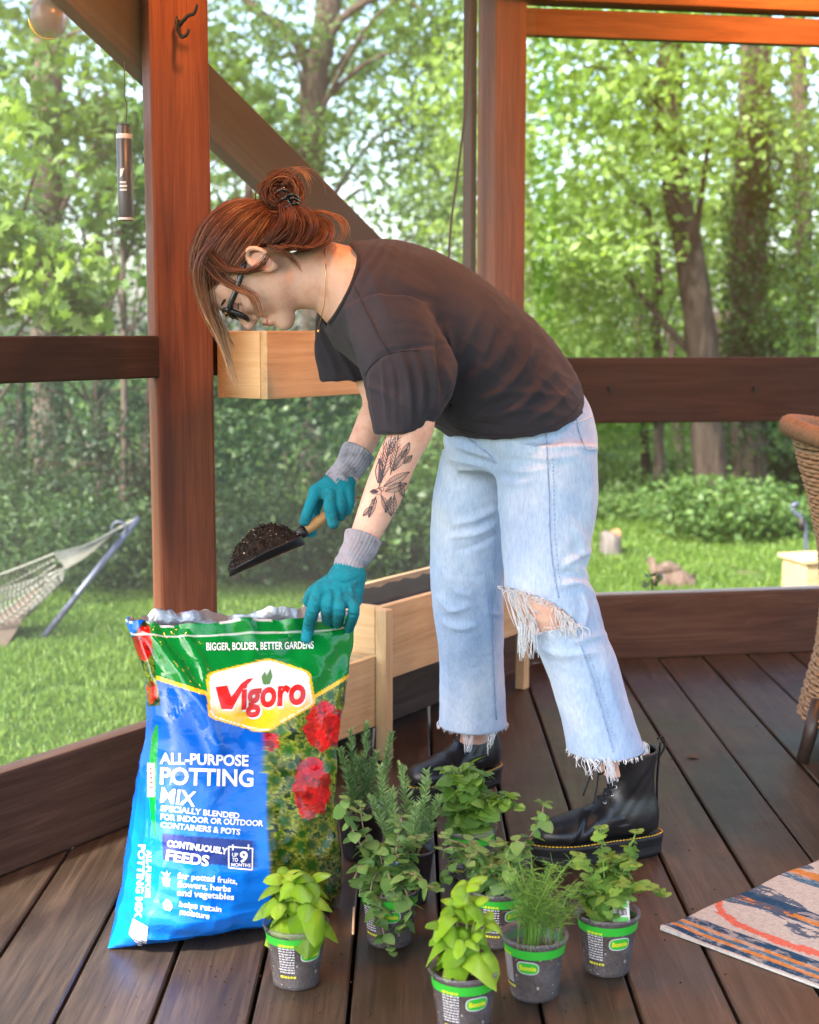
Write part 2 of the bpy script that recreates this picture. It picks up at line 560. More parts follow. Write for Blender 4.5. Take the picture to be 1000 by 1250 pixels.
# iron coat hook on the post
hook_o = at(219, 40, 2.99)
hook = empty('coat_hook', hook_o); tag(hook, 'small black wrought iron coat hook screwed to the left post', 'hook')
def hk(px, py, d): return at(px, py, 2.99 - d)
V, Fc = tube_vf(spline([hk(219, 26, .004), hk(220, 30, .012), hk(223, 26, .022), hk(230, 19, .03), (hk(236, 17, .036)), hk(239, 12, .04), hk(241, 5, .044)], 20), np.linspace(.0042, .0028, 20), 8)
mobj('upper_prong', V, Fc, M_iron, hook, True)
V, Fc = tube_vf(spline([hk(218, 30, .006), hk(219, 40, .02), hk(222, 45, .032), hk(228, 42, .038), hk(231, 35, .04)], 18), np.linspace(.0042, .003, 18), 8)
mobj('lower_prong', V, Fc, M_iron, hook, True)
V, Fc = tube_vf(spline([hk(216, 20, .001), hk(216, 30, .002), hk(218, 42, .003)], 8), [.003, .006, .007, .007, .007, .007, .006, .003], 10, flat=0.5)
mobj('back_plate', V, Fc, M_iron, hook, True)

# bulbs of the porch lights, hung from the roof just above the picture
t = NT('bulb_glow', 0.3); t.b.inputs['Emission Color'].default_value = (1, 0.45, 0.12, 1); t.b.inputs['Emission Strength'].default_value = 12
BULB = t.m
for lamp_p, watt, lab in ((Vector((-0.22, 2.45, 2.14)), 11, 'small warm pendant bulb nearest the left post'), (Vector((1.02, 2.85, 2.10)), 11, 'small warm pendant bulb above the wicker chair'), (Vector((1.32, 4.12, 2.10)), 11, 'small warm pendant bulb over the right rail')):
    lamp = empty('pendant_lamp', lamp_p); tag(lamp, lab, 'lamp', 'warm bulbs under the porch roof')
    V, Fc = lathe_vf([(0.001, -0.05), (0.018, -0.045), (0.028, -0.025), (0.028, -0.005), (0.02, 0.02), (0.013, 0.035)], 20, lamp_p)
    mobj('bulb', V, Fc, BULB, lamp, True)
    V, Fc = lathe_vf([(0.013, 0.034), (0.017, 0.036), (0.017, 0.075), (0.006, 0.085), (0.003, 0.09), (0.003, max(.095, RZ - lamp_p.z))], 16, lamp_p)
    mobj('socket', V, Fc, M_iron, lamp, True)
    pt = bpy.data.lights.new('lamp_light', 'POINT'); pt.energy = watt; pt.color = (1.0, 0.34, 0.09); pt.shadow_soft_size = 0.06
    po = bpy.data.objects.new('lamp_light', pt); COL.objects.link(po); po.parent = lamp; po.location = (0, 0, -0.07)
# bolts in the right rail
for px in (745, 922):
    q = hit_wall(px, 474, B0.to_2d() + nB * .022, dB)
    V, Fc = tube_vf([q, q + Vector((nB.x, nB.y, 0)) * .006], .008, 12); mobj('bolt_head', V, Fc, M_iron, porch)
# ------------------------------------------------------------------ garden beyond the screens
GZ = -0.5
def gat(px, py): return atz(px, py, GZ)

def ground_mat():
    t = NT('lawn_soil', 0.95, 0.1)
    v = t.obj()
    n1 = t.noise(v, 0.55, 5, 0.65); n2 = t.noise(v, 7.0, 5, 0.7)
    soil = t.ramp(n2, [(0.3, (0.09, 0.075, 0.04)), (0.7, (0.16, 0.15, 0.08))])
    grass = t.ramp(n2, [(0.3, (0.035, 0.065, 0.012)), (0.7, (0.075, 0.13, 0.025))])
    t.col(t.mix(t.ramp(n1, [(0.56, (0, 0, 0)), (0.72, (1, 1, 1))]), grass, soil))
    t.bump(n2, 0.6, 0.03)
    return t.m
V, Fc = [], []
nx = 60
xs = np.concatenate([[-300, -80, -30], np.linspace(-14, 14, nx), [30, 80, 300]])
ys = np.concatenate([[-300, -60, -10], np.linspace(3, 34, 60), [60, 120, 300]])
for y in ys:
    for x in xs:
        z = GZ + (0.05 * noise.noise(Vector((x * 0.5, y * 0.5, 0))) if abs(x) < 15 and 2 < y < 35 else 0)
        if y > 13: z += min((y - 13) * 0.03, 1.2)
        V.append((x, y, z))
n = len(xs)
Fc = [(j * n + i, j * n + i + 1, (j + 1) * n + i + 1, (j + 1) * n + i) for j in range(len(ys) - 1) for i in range(n - 1)]
ground = mobj('lawn', V, Fc, ground_mat(), smooth=True); tag(ground, kind='structure')

def scatter(tmplV, tmplF, pos, rotm, scale, rnd):
    """bake copies of a template; pos (n,3), rotm (n,3,3), scale (n,), rnd (n,)"""
    tv = np.asarray(tmplV, float); k = len(tv); N = len(pos)
    V = np.einsum('nij,kj->nki', rotm, tv) * np.asarray(scale)[:, None, None] + np.asarray(pos)[:, None, :]
    f = np.asarray(tmplF); Fc = (f[None] + (np.arange(N) * k)[:, None, None]).reshape(-1, f.shape[1])
    return V.reshape(-1, 3), Fc, np.repeat(np.asarray(rnd), len(f))

def rot_rand(n, tilt, g=rng, yaw=None):
    """random yaw, then tilt of up to `tilt` about a random axis"""
    a = g.uniform(0, 2 * np.pi, n) if yaw is None else yaw
    b = g.normal(0, tilt, n); c = g.normal(0, tilt, n)
    ca, sa, cb, sb, cc, sc_ = np.cos(a), np.sin(a), np.cos(b), np.sin(b), np.cos(c), np.sin(c)
    Z = np.zeros(n); O = np.ones(n)
    Rz = np.stack([ca, -sa, Z, sa, ca, Z, Z, Z, O], 1).reshape(n, 3, 3)
    Rx = np.stack([O, Z, Z, Z, cb, -sb, Z, sb, cb], 1).reshape(n, 3, 3)
    Ry = np.stack([cc, Z, sc_, Z, O, Z, -sc_, Z, cc], 1).reshape(n, 3, 3)
    return np.einsum('nij,njk,nkl->nil', Rx, Ry, Rz)

LEAF_Q = (np.array([(0, -0.5, 0), (0.30, 0.0, 0.07), (0, 0.55, -0.04), (-0.30, 0.0, 0.07)]), [(0, 1, 2, 3)])
_mo = [(0, -0.45), (0.16, -0.30), (0.50, -0.22), (0.26, -0.02), (0.46, 0.26), (0.16, 0.20), (0, 0.6), (-0.16, 0.20), (-0.46, 0.26), (-0.26, -0.02), (-0.50, -0.22), (-0.16, -0.30)]
LEAF_M = (np.array([(x, y, -0.25 * (x * x) + 0.05 * (abs(x) > .4)) for x, y in _mo] + [(0, 0, 0.03)]), [(12, i, (i + 1) % 12) for i in range(12)])

M_leaf_lime = leaf_mat('maple_leaf_lime', (0.11, 0.20, 0.035), (0.19, 0.30, 0.065), (0.30, 0.41, 0.13), 0.5)
M_leaf_mid = leaf_mat('leaf_mid_green', (0.048, 0.105, 0.026), (0.088, 0.17, 0.042), (0.17, 0.265, 0.08), 0.42)
M_leaf_dark = leaf_mat('conifer_dark', (0.012, 0.028, 0.012), (0.022, 0.047, 0.018), (0.048, 0.085, 0.034), 0.18)
M_leaf_shrub = leaf_mat('shrub_leaf', (0.015, 0.037, 0.010), (0.034, 0.072, 0.018), (0.085, 0.145, 0.04), 0.28)
M_ivy = leaf_mat('ivy_leaf', (0.02, 0.05, 0.01), (0.04, 0.09, 0.015), (0.09, 0.17, 0.03), 0.25)

def bark_mat(name, d, l):
    t = NT(name, 0.9, 0.1)
    v = t.obj((7, 7, 1.2))
    n1 = t.noise(v, 3.5, 7, 0.7, 0.6)
    t.col(t.ramp(n1, [(0.35, d), (0.65, l)]))
    t.bump(n1, 0.9, 0.03)
    return t.m
M_bark = bark_mat('bark_grey_brown', (0.045, 0.033, 0.026), (0.15, 0.115, 0.09))
M_bark2 = bark_mat('bark_dark', (0.03, 0.022, 0.018), (0.09, 0.068, 0.05))

def clumps(centers, per, rad, flat, size, tilt, tmpl, g, droop=0.0, noise_gap=None):
    C = np.repeat(np.asarray(centers, float), per, axis=0)
    n = len(C)
    d = g.normal(0, 1, (n, 3)); d /= np.linalg.norm(d, axis=1)[:, None]
    d *= (g.random(n) ** 0.5)[:, None]
    P = C + d * np.array([rad, rad, rad * flat])
    P[:, 2] -= droop * (d[:, 0] ** 2 + d[:, 1] ** 2) * rad
    cr = np.repeat(g.random(len(centers)), per)
    rnd = np.clip(0.55 * cr + 0.45 * g.random(n), 0, 1)
    sz = size * g.uniform(0.6, 1.25, n)
    return scatter(tmpl[0], tmpl[1], P, rot_rand(n, tilt, g), sz, rnd)

def make_tree(name, trunk_pts, r0, r1, crown, label, cat='tree', group=None, bark=None, leafm=None, limbs=6, tmpl=LEAF_Q, size=0.1, seed=0, extra_limbs=None, sides=10):
    """crown: list of (centre, radii, n clumps, per clump, clump radius, flat)"""
    g = np.random.default_rng(seed + 100)
    path = spline(trunk_pts, 24)
    base = Vector(path[0])
    root = empty(name, base); tag(root, label, cat, group)
    k = len(path)
    rr = np.linspace(r0, r1, k) * (1 + 0.06 * np.sin(np.arange(k) * 1.9 + seed)); rr[0] *= 1.35; rr[1] *= 1.12
    tv, tf = tube_vf(path, rr, sides)
    tv = tv + (g.normal(0, 1, tv.shape) * r0 * 0.05)
    parts = [(tv, tf)]
    cents_all, LV = [], []
    for (c, rad, nc, per, cr, flat) in crown:
        d = g.normal(0, 1, (nc, 3)); d /= np.linalg.norm(d, axis=1)[:, None]
        d *= (g.random(nc) ** 0.38)[:, None]
        cents = np.asarray(c) + d * np.asarray(rad)
        cents_all.append(cents)
        LV.append(clumps(cents, per if tmpl is LEAF_M else int(per * 1.7), cr * 1.1, flat, size * (1 if tmpl is LEAF_M else .74), 0.8, tmpl, g, 0.25))
    cents = np.concatenate(cents_all) if cents_all else np.zeros((0, 3))
    if len(cents) and limbs:
        for i in g.choice(len(cents), min(limbs, len(cents)), replace=False):
            e = cents[i]
            j = int(np.clip(np.searchsorted(path[:, 2], e[2] - g.uniform(0.4, 1.4)), 4, k - 2))
            s = path[j]
            mid = (s + e) / 2 + np.array([g.normal(0, .1), g.normal(0, .1), 0.25])
            parts.append(tube_vf(spline([s, mid, e], 9), np.linspace(min(rr[j] * 0.30, .032), 0.006, 9), 6))
    if extra_limbs:
        for pts, ra, rb in extra_limbs:
            parts.append(tube_vf(spline(pts, 14), np.linspace(ra, rb, 14), 8))
    V, Fc = join(parts)
    mobj('trunk', V, Fc, bark or M_bark, root, True)
    if LV:
        V = np.concatenate([q[0] for q in LV]); off = np.cumsum([0] + [len(q[0]) for q in LV[:-1]])
        Fc = np.concatenate([q[1] + o for q, o in zip(LV, off)]); rn = np.concatenate([q[2] for q in LV])
        mobj('crown', V, Fc, leafm or M_leaf_mid, root, attr={'rnd': ('FACE', 'FLOAT', rn)})
    return root

def shrub(name, c, rad, n, per, cr, size, mat, label, seed, tmpl=LEAF_Q, group='shrubs behind the porch', stems=5, cat='shrub', flat=0.6):
    g = np.random.default_rng(seed + 500)
    base = Vector((c[0], c[1], GZ))
    root = empty(name, base); tag(root, label, cat, group)
    d = g.normal(0, 1, (n, 3)); d /= np.linalg.norm(d, axis=1)[:, None]; d *= (g.random(n) ** 0.4)[:, None]
    cents = np.asarray(c) + d * np.asarray(rad)
    cents[:, 2] = np.maximum(cents[:, 2], GZ + 0.06)
    V, Fc, rn = clumps(cents, int(per * 1.6), cr * 1.15, flat, size * .72, 0.8, tmpl, g, 0.2)
    mobj('foliage', V, Fc, mat, root, attr={'rnd': ('FACE', 'FLOAT', rn)})
    ps = []
    for i in g.choice(n, min(stems, n), replace=False):
        e = cents[i]; s = np.array([c[0] + g.normal(0, .08), c[1] + g.normal(0, .08), GZ - 0.02])
        ps.append(tube_vf(spline([s, (s + e) / 2 + g.normal(0, .05, 3), e], 7), np.linspace(.022, .006, 7), 5))
    V, Fc = join(ps); mobj('stem', V, Fc, M_bark2, root, True)
    return root

def tr(pxpy, Y): return [at(x, y, Y) for x, y in pxpy]

# --- tree trunks that can be told apart
make_tree('maple_tree', [gat(858, 640) * 1.0] and [at(868, 640, 11.5), at(866, 560, 11.5), at(858, 430, 11.5), at(845, 330, 11.5), at(826, 230, 11.5), at(818, 120, 11.5), at(824, -40, 11.5), at(835, -300, 11.6)], 0.135, 0.085,
          [(at(700, 170, 11.3), (1.25, 1.1, 1.35), 95, 34, 0.36, 0.45), (at(830, 60, 11.0), (1.3, 1.0, 1.0), 70, 34, 0.36, 0.45), (at(690, 330, 11.8), (1.0, 1.0, 0.7), 50, 30, 0.36, 0.5)],
          'leaning grey maple trunk with lime green leaves right of the corner post', leafm=M_leaf_lime, limbs=8, size=0.105, seed=1, bark=M_bark2,
          extra_limbs=[([at(806, 360, 11.5), at(800, 290, 11.4), at(790, 255, 11.3), at(770, 245, 11.2)], .03, .012)])
make_tree('ivy_tree', [at(915, 640, 12.5), at(913, 430, 12.5), at(917, 250, 12.5), at(922, 60, 12.5), at(925, -200, 12.5)], 0.16, 0.12,
          [(at(915, 430, 12.5), (0.16, 0.3, 1.1), 70, 40, 0.2, 1.2), (at(917, 210, 12.5), (0.14, 0.3, 1.0), 55, 40, 0.2, 1.2), (at(960, 330, 12.0), (0.5, .6, .9), 30, 30, 0.3, .6)],
          'upright trunk wrapped in dark green ivy at the right', leafm=M_ivy, limbs=0, size=0.075, seed=2)
make_tree('tall_tree', [at(60, 600, 13), at(58, 450, 13), at(57, 250, 13), at(58, 60, 13), at(56, -200, 13)], 0.15, 0.13,
          [(at(20, 250, 12.4), (0.9, .8, 1.0), 26, 26, 0.34, 0.5), (at(140, 160, 12.6), (0.55, .8, 1.0), 30, 26, .3, .5)],
          'straight grey trunk behind the screen at the far left', leafm=M_leaf_mid, limbs=6, size=0.10, seed=3)
make_tree('forked_tree', [at(388, 600, 14.5), at(384, 400, 14.5), at(381, 200, 14.5), at(382, 110, 14.5), at(392, 60, 14.5), at(402, 0, 14.5), at(408, -120, 14.5)], 0.15, 0.11,
          [(at(320, 60, 13.8), (0.75, .8, 1.0), 40, 28, .33, .5), (at(515, 190, 13.8), (0.85, .9, 1.3), 95, 30, .35, .5), (at(330, 175, 14.0), (.6, .7, .6), 30, 26, .3, .5), (at(540, 20, 14), (.45, .7, .6), 24, 26, .3, .5)],
          'forked grey brown trunk above the bent woman', leafm=M_leaf_mid, limbs=10, size=0.105, seed=4,
          extra_limbs=[([at(383, 112, 14.5), at(372, 70, 14.5), at(352, 40, 14.4), at(310, 10, 14.4), at(280, -30, 14.4)], .07, .035), ([at(392, 62, 14.5), at(420, 20, 14.4), at(470, -6, 14.4), at(520, 15, 14.4), at(570, 60, 14.2)], .05, .02),
                       ([at(400, 20, 14.5), at(395, -20, 14.5), at(385, -80, 14.4)], .06, .03)])
make_tree('thin_tree', [at(672, 640, 13.5), at(668, 560, 13.5), at(656, 515, 13.5), at(640, 440, 13.5), at(625, 300, 13.5)], 0.045, 0.03, [(at(680, 420, 13), (.8, .6, .8), 40, 28, .33, .5)], 'thin leaning sapling behind the right rail', leafm=M_leaf_lime, limbs=4, size=.09, seed=5)
make_tree('young_tree', [at(806, 600, 12.8), at(804, 500, 12.8), at(802, 400, 12.8), at(797, 320, 12.8), at(786, 262, 12.8)], 0.05, 0.02, [(at(770, 330, 12.4), (.6, .6, .8), 36, 28, .33, .5)], 'slender young tree left of the leaning maple', leafm=M_leaf_lime, limbs=6, size=.09, seed=6)
make_tree('slim_trunk_tree', [at(790, 640, 14), at(788, 560, 14), at(783, 480, 14), at(778, 380, 14)], .05, .04, [], 'slim dark trunk seen below the right rail', limbs=0, seed=8, bark=M_bark2)
make_tree('slim_trunk_tree', [at(836, 625, 15), at(831, 560, 15), at(826, 500, 15), at(820, 400, 15)], .06, .05, [], 'second slim dark trunk below the right rail, nearer the thick one', limbs=0, seed=9, bark=M_bark2)
make_tree('thick_trunk_tree', [at(880, 640, 16), at(878, 560, 16), at(874, 480, 16), at(872, 380, 16)], .26, .24, [], 'thick dark trunk seen below the right rail behind shrubs', limbs=0, seed=10, bark=M_bark2)

# lower lime boughs and canopy on the right
make_tree('leafy_tree', [at(990, 660, 13.5), at(985, 400, 13.5), at(975, 100, 13.5), at(970, -150, 13.5)], .09, .07,
          [(at(965, 330, 13.0), (.7, .9, 1.6), 70, 30, .35, .5), (at(900, 120, 13.5), (.9, .8, 1.0), 26, 28, .34, .5), (at(760, 480, 13.6), (1.2, .8, .6), 60, 28, .36, .5)],
          'lime green leafy tree at the far right edge', leafm=M_leaf_lime, limbs=8, size=.10, seed=11)
make_tree('leafy_tree', [at(600, 660, 17), at(600, 400, 17), at(610, 100, 17), at(610, -150, 17)], .12, .09,
          [(at(690, 230, 17), (2.0, 1.0, 2.3), 130, 30, .45, .5), (at(860, 330, 17.5), (1.5, 1.0, 1.6), 70, 30, .45, .5)],
          'pale lime tree filling the view behind the maple', leafm=M_leaf_lime, limbs=8, size=.13, seed=12)
# bright maple bough close behind the left screen
make_tree('maple_sapling', [gat(-110, 800), at(-105, 700, 7.4), at(-80, 560, 7.4), at(-70, 400, 7.4), at(-60, 250, 7.4), at(-55, 60, 7.4)], .05, .02,
          [(at(20, 320, 7.3), (.36, .4, .26), 26, 26, .17, .45), (at(78, 372, 7.3), (.20, .3, .12), 12, 26, .15, .45), (at(-30, 180, 7.3), (.4, .4, .6), 20, 24, .2, .45)],
          'pale green maple boughs hanging close behind the left screen', leafm=M_leaf_lime, limbs=18, tmpl=LEAF_M, size=.085, seed=13)
make_tree('maple_sapling', [at(150, 700, 9.4), at(152, 500, 9.4), at(150, 300, 9.4), at(150, 100, 9.4)], .03, .012,
          [(at(110, 130, 9.2), (.42, .4, .36), 22, 24, .2, .45), (at(30, 110, 9.4), (.3, .4, .4), 14, 24, .2, .45), (at(150, 240, 9.2), (.25, .4, .5), 20, 24, .2, .45), (at(285, 140, 9.4), (.25, .4, .4), 14, 24, .2, .45)],
          'mid green maple sapling behind the wind chime', leafm=M_leaf_mid, limbs=10, tmpl=LEAF_M, size=.09, seed=14)
# hemlocks on the left
for i, (px, py, Y, sx, sz, lab) in enumerate([(120, 430, 10.0, .85, 1.15, 'dark hemlock behind the hammock at the left'), (25, 560, 10.5, .6, .75, 'dark hemlock at the far left edge above the hammock'),
                                              (300, 420, 11.0, .75, 1.3, 'dark hemlock right of the wide post'), (180, 560, 9.6, .7, .6, 'low dark hemlock above the hammock pole')]):
    c = at(px, py, Y)
    make_tree('hemlock_tree', [Vector((c.x, c.y, GZ)), Vector((c.x, c.y, c.z)), Vector((c.x + .05, c.y, c.z + sz * 1.2))], .07, .02,
              [(c, (sx, sx, sz), 90 if sx > .65 else 60, 44, .26, .28)], lab, group='hemlocks behind the left screen', leafm=M_leaf_dark, limbs=22, size=.05, seed=20 + i, bark=M_bark2)
# shrubs
for i, (px, py, Y, sx, sz, mt, size, lab) in enumerate([
        (340, 570, 9.4, .75, .55, 0, .075, 'dense green shrub behind the trowel'), (470, 600, 9.6, .6, .5, 1, .085, 'leafy green shrub behind the two forearms'),
        (430, 470, 11, .9, .5, 0, .085, 'tall dark shrub under the rail planter'), (520, 520, 10.4, .5, .6, 1, .085, 'light green shrub left of the jeans'),
        (290, 500, 10, .5, .5, 0, .08, 'dark shrub beside the wide post'), (90, 600, 9.8, .9, .35, 0, .06, 'low dark shrub behind the hammock net'),
        (770, 590, 14.5, .8, .35, 1, .09, 'pale green undergrowth right of the jeans'), (905, 585, 13.6, .8, .34, 1, .09, 'leafy bush in front of the thick trunk'),
        (985, 590, 12.6, .45, .5, 0, .09, 'darker bush behind the wicker chair'), (840, 610, 13.4, .7, .25, 1, .08, 'low bright green bush at the lawn edge'),
        (720, 540, 16, .9, .6, 1, .10, 'far pale shrub under the right rail'), (875, 618, 11.0, .50, .17, 1, .085, 'bright bush hiding the foot of the leaning maple'),
        (930, 620, 11.2, .42, .15, 1, .085, 'bright bush at the foot of the ivy trunk'), (800, 615, 12.4, .5, .22, 1, .08, 'low bush between the slim trunks'), (755, 640, 12.0, .35, .12, 1, .07, 'ground cover behind the grey stump'),
        (30, 650, 8.7, .55, .24, 0, .06, 'dark ground shrub at the far left behind the hammock net'), (150, 655, 8.6, .45, .26, 0, .06, 'dark ground shrub behind the hammock pole'), (300, 640, 8.8, .45, .28, 0, .065, 'dark ground shrub below the trowel'),
        (400, 650, 9.0, .45, .26, 0, .065, 'dark ground shrub between post and forearm'), (500, 640, 9.2, .40, .30, 0, .07, 'dark ground shrub left of the far jeans leg')]):
    c = at(px, py, Y)
    shrub('shrub', c, (sx, .55, sz), 60, 36, .22, size, (M_leaf_shrub, M_leaf_mid)[mt], lab, i)

# the wood behind, one mass
g = np.random.default_rng(77)
N = 1500
cx = g.uniform(-10, 10, N); cyy = g.uniform(19, 27, N)
czz = GZ + 12.5 * g.random(N) ** 1.25
dens = np.array([noise.noise(Vector((x * .45, z * .45, 3.3))) for x, z in zip(cx, czz)])
topf = (czz - GZ) / 12.5
keep = dens > (-0.50 + 0.42 * topf)
cents = np.stack([cx, cyy, czz], 1)[keep]
V, Fc, rn = clumps(cents, 52, 0.62, .6, .17, .8, LEAF_Q, g, .2)
woods = mobj('distant_woods', V, Fc, M_leaf_mid, attr={'rnd': ('FACE', 'FLOAT', rn)})
tag(woods, 'mass of green woodland leaves far behind the garden', 'woods', kind='stuff')

# grass
def blade_field(polys, n, size, seed):
    g = np.random.default_rng(seed); P = []
    for (xa, xb, ya, yb, m) in polys:
        P.append(np.stack([g.uniform(xa, xb, m), g.uniform(ya, yb, m)], 1))
    P = np.concatenate(P)
    dn = np.array([noise.noise(Vector((x * 1.2, y * 1.2, 0))) + 0.5 * noise.noise(Vector((x * 4, y * 4, 5))) for x, y in P])
    # nothing grows under the deck
    inside = ((P[:, 0] - A0.x) * nA.x + (P[:, 1] - A0.y) * nA.y > -0.12) & ((P[:, 0] - B0.x) * nB.x + (P[:, 1] - B0.y) * nB.y > -0.12)
    P = P[(dn > -0.55) & ~inside]; n = len(P)
    z = np.array([GZ + (0.05 * noise.noise(Vector((x * .5, y * .5, 0)))) + (min((y - 13) * .03, 1.2) if y > 13 else 0) for x, y in P])
    tv = np.array([(-.06, 0, -.05), (.06, 0, -.05), (.03, .12, .65), (0, .45, 1.0)])
    return scatter(tv, [(0, 1, 2, 3)], np.column_stack([P, z]), rot_rand(n, .35, g), size * g.uniform(.5, 1.3, n), g.random(n))
V, Fc, rn = blade_field([(-2.6, -.6, 4.0, 9.0, 80000), (-1.0, 1.5, 6, 9.5, 32000), (0.8, 4.2, 7.0, 13.5, 70000)], 0, .042, 3)
M_grass = leaf_mat('grass_blade', (0.07, 0.15, 0.02), (0.12, 0.22, 0.035), (0.21, 0.30, 0.06), .38)
gr = mobj('grass', V, Fc, M_grass, attr={'rnd': ('FACE', 'FLOAT', rn)})
tag(gr, 'short bright green lawn grass with bare patches', 'grass', kind='stuff')
# ------------------------------------------------------------------ planters
M_pine = wood_mat('pale_pine', (0.42, 0.28, 0.13), (0.56, 0.41, 0.22), (0.66, 0.52, 0.31), 'X', rough=0.55, gscale=1.3)
M_pine_v = wood_mat('pale_pine_upright', (0.42, 0.28, 0.13), (0.56, 0.41, 0.22), (0.66, 0.52, 0.31), 'Z', rough=0.55, gscale=1.3)
M_liner = plain('black_plastic_liner', (0.005, 0.005, 0.0055), 0.75, 0.25, bump=0.6, bs=25)

def soil_mat(name, dark=(0.006, 0.0045, 0.004), light=(0.035, 0.025, 0.018), perl=0.80, bs=120):
    t = NT(name, 0.9, 0.2)
    v = t.obj()
    n1 = t.noise(v, bs, 4, 0.7)
    vo = t.n('ShaderNodeTexVoronoi'); vo.inputs['Scale'].default_value = 190; t.l(v, vo.inputs['Vector'])
    base = t.ramp(n1, [(0.35, dark), (0.7, light)])
    sp = t.n('ShaderNodeSeparateColor'); t.l(vo.outputs['Color'], sp.inputs[0])
    m = t.math('GREATER_THAN', sp.outputs[0], 0.93)
    near = t.math('LESS_THAN', vo.outputs['Distance'], 0.35)
    m = t.math('MULTIPLY', m, near)
    t.col(t.mix(t.math('MULTIPLY', m, perl), base, (0.55, 0.5, 0.43)))
    t.bump(n1, 0.9, 0.006)
    return t.m
M_soil = soil_mat('potting_soil')
M_soil_pot = soil_mat('pot_soil', (0.018, 0.010, 0.006), (0.09, 0.055, 0.035), 1.0)

def plank(name, p0, p1, w_dir, w, th_dir, th, mat, parent, bevel=0.002):
    """a straight board from p0 to p1"""
    p0, p1 = Vector(p0), Vector(p1)
    X = (p1 - p0).normalized(); Z = Vector(w_dir).normalized(); Y = Vector(th_dir).normalized()
    M3 = Matrix((X, Y, Z)).transposed()
    V, Fc = box_vf((0, 0, 0), ((p1 - p0).length, th, w), 0, bevel)
    o = link(name, mesh_data(name, V, Fc, mat), parent, (p0 + p1) / 2 - parent_loc(parent))
    o.rotation_euler = M3.to_euler()
    return o

d3 = Vector((dA.x, dA.y, 0)); n3 = Vector((nA.x, nA.y, 0)); UPV = Vector((0, 0, 1))
def planter_box(root, org, L, D, H, th, bottom=True, fname='front_board'):
    """org = near-left floor corner of the box (outer); L along wall, D towards the wall (-n)"""
    o = Vector(org); zc = H / 2
    plank('front_board', o + UPV * zc - n3 * th / 2, o + d3 * L + UPV * zc - n3 * th / 2, UPV, H, n3, th, M_pine, root)
    plank('back_board', o + UPV * zc - n3 * (D - th / 2), o + d3 * L + UPV * zc - n3 * (D - th / 2), UPV, H, n3, th, M_pine, root)
    for s in (th / 2 - 0.001, L - th / 2 + 0.001):
        plank('end_board', o + d3 * s - n3 * (th + .0005) + UPV * zc, o + d3 * s - n3 * (D - th - .0005) + UPV * zc, UPV, H - 0.002, d3, th, M_pine, root)
    if bottom:
        plank('bottom_board', o + d3 * (th + .001) - n3 * D / 2 + UPV * 0.012, o + d3 * (L - th - .001) - n3 * D / 2 + UPV * 0.012, n3, D - 2 * th - .002, UPV, 0.014, M_pine, root)

# planter box hung on the rail
c = hit_wall(268, 487, A0.to_2d() + nA * 0.06, dA)
s_r = (c.to_2d() - CORNER).dot(dA)
org = Vector((CORNER.x, CORNER.y, 0)) + d3 * s_r + n3 * (0.055 + 0.135); org.z = c.z + 0.002
rp = empty('rail_planter', org); tag(rp, 'pale pine planter box fixed to the left rail behind her head', 'planter')
Hh = CAM_H + 0.002 - org.z
planter_box(rp, org, 0.78, 0.135, Hh, 0.018)
plank('inner_lining', org + d3 * 0.03 - n3 * 0.067 + UPV * (Hh - .03), org + d3 * 0.75 - n3 * 0.067 + UPV * (Hh - .03), n3, 0.09, UPV, 0.01, M_soil, rp)

# tiered floor planter
lg = atz(467, 925); c = Vector((lg.x, lg.y, 0))
fp = empty('tiered_planter', c); tag(fp, 'low tiered planter of pale pine boards on legs behind the bag and jeans', 'planter')
z_top = at(469, 741, c.y).z; z_bot = at(469, 832, c.y).z
ub = c.copy(); ub.z = z_bot
planter_box(fp, ub, 0.80, 0.235, z_top - z_bot, 0.02)
# black liner, crumpled, with soil below
nL, nD = 40, 12
V = []
for j in range(nD + 1):
    for i in range(nL + 1):
        a, b = i / nL, j / nD
        p = ub + d3 * (0.022 + a * (0.80 - .044)) - n3 * (0.022 + b * (0.235 - .044))
        e = min(a * 8, (1 - a) * 8, b * 2.4, (1 - b) * 2.4, 1)
        z = z_top - 0.012 - 0.055 * e ** 0.5 + 0.012 * noise.noise(Vector((p.x * 30, p.y * 30, 1)))
        V.append((p.x, p.y, z))
Fc = [(j * (nL + 1) + i, j * (nL + 1) + i + 1, (j + 1) * (nL + 1) + i + 1, (j + 1) * (nL + 1) + i) for j in range(nD) for i in range(nL)]
mobj('plastic_liner', V, Fc, M_liner, fp, True)
zl_t = at(461, 804, c.y - .05).z; zl_b = at(461, 890, c.y - .05).z
lb = c - d3 * 0.475; lb.z = zl_b
planter_box(fp, lb, 0.46, 0.235, zl_t - zl_b, 0.02)
V, Fc = box_vf(lb + d3 * .23 - n3 * .1175 + UPV * (zl_t - zl_b - .035), (.41, .18, .03), angA, .004); mobj('plastic_liner', V, Fc, M_liner, fp)
lw = 0.03
for (s, dd, zt_) in ((0.0, 0, z_top), (0.79, 0, z_bot), (0.0, 1, z_bot), (0.79, 1, z_bot), (0.27, 1, z_bot), (0.58, 1, z_bot), (-0.455, 0, zl_b), (-0.455, 1, zl_b)):
    # legs stand outside the boards, front row and back row
    p = c + d3 * (s - (0.0151 if s in (0.0,) else 0)) - n3 * ((0.235 + lw / 2 + .001) if dd else -(lw / 2 + .001) + (0.03 if zt_ < z_top else 0))
    if zt_ < z_top and not dd: p = c + d3 * s - n3 * 0.05
    if zt_ < z_top and dd: p = c + d3 * s - n3 * 0.19
    V, Fc = box_vf((0, 0, 0), (lw, lw, zt_ - 0.003), angA, 0.003)
    link('leg', mesh_data('leg', V, Fc, M_pine_v), fp, Vector((p.x, p.y, (zt_ - 0.001) / 2 + .001)) - parent_loc(fp))

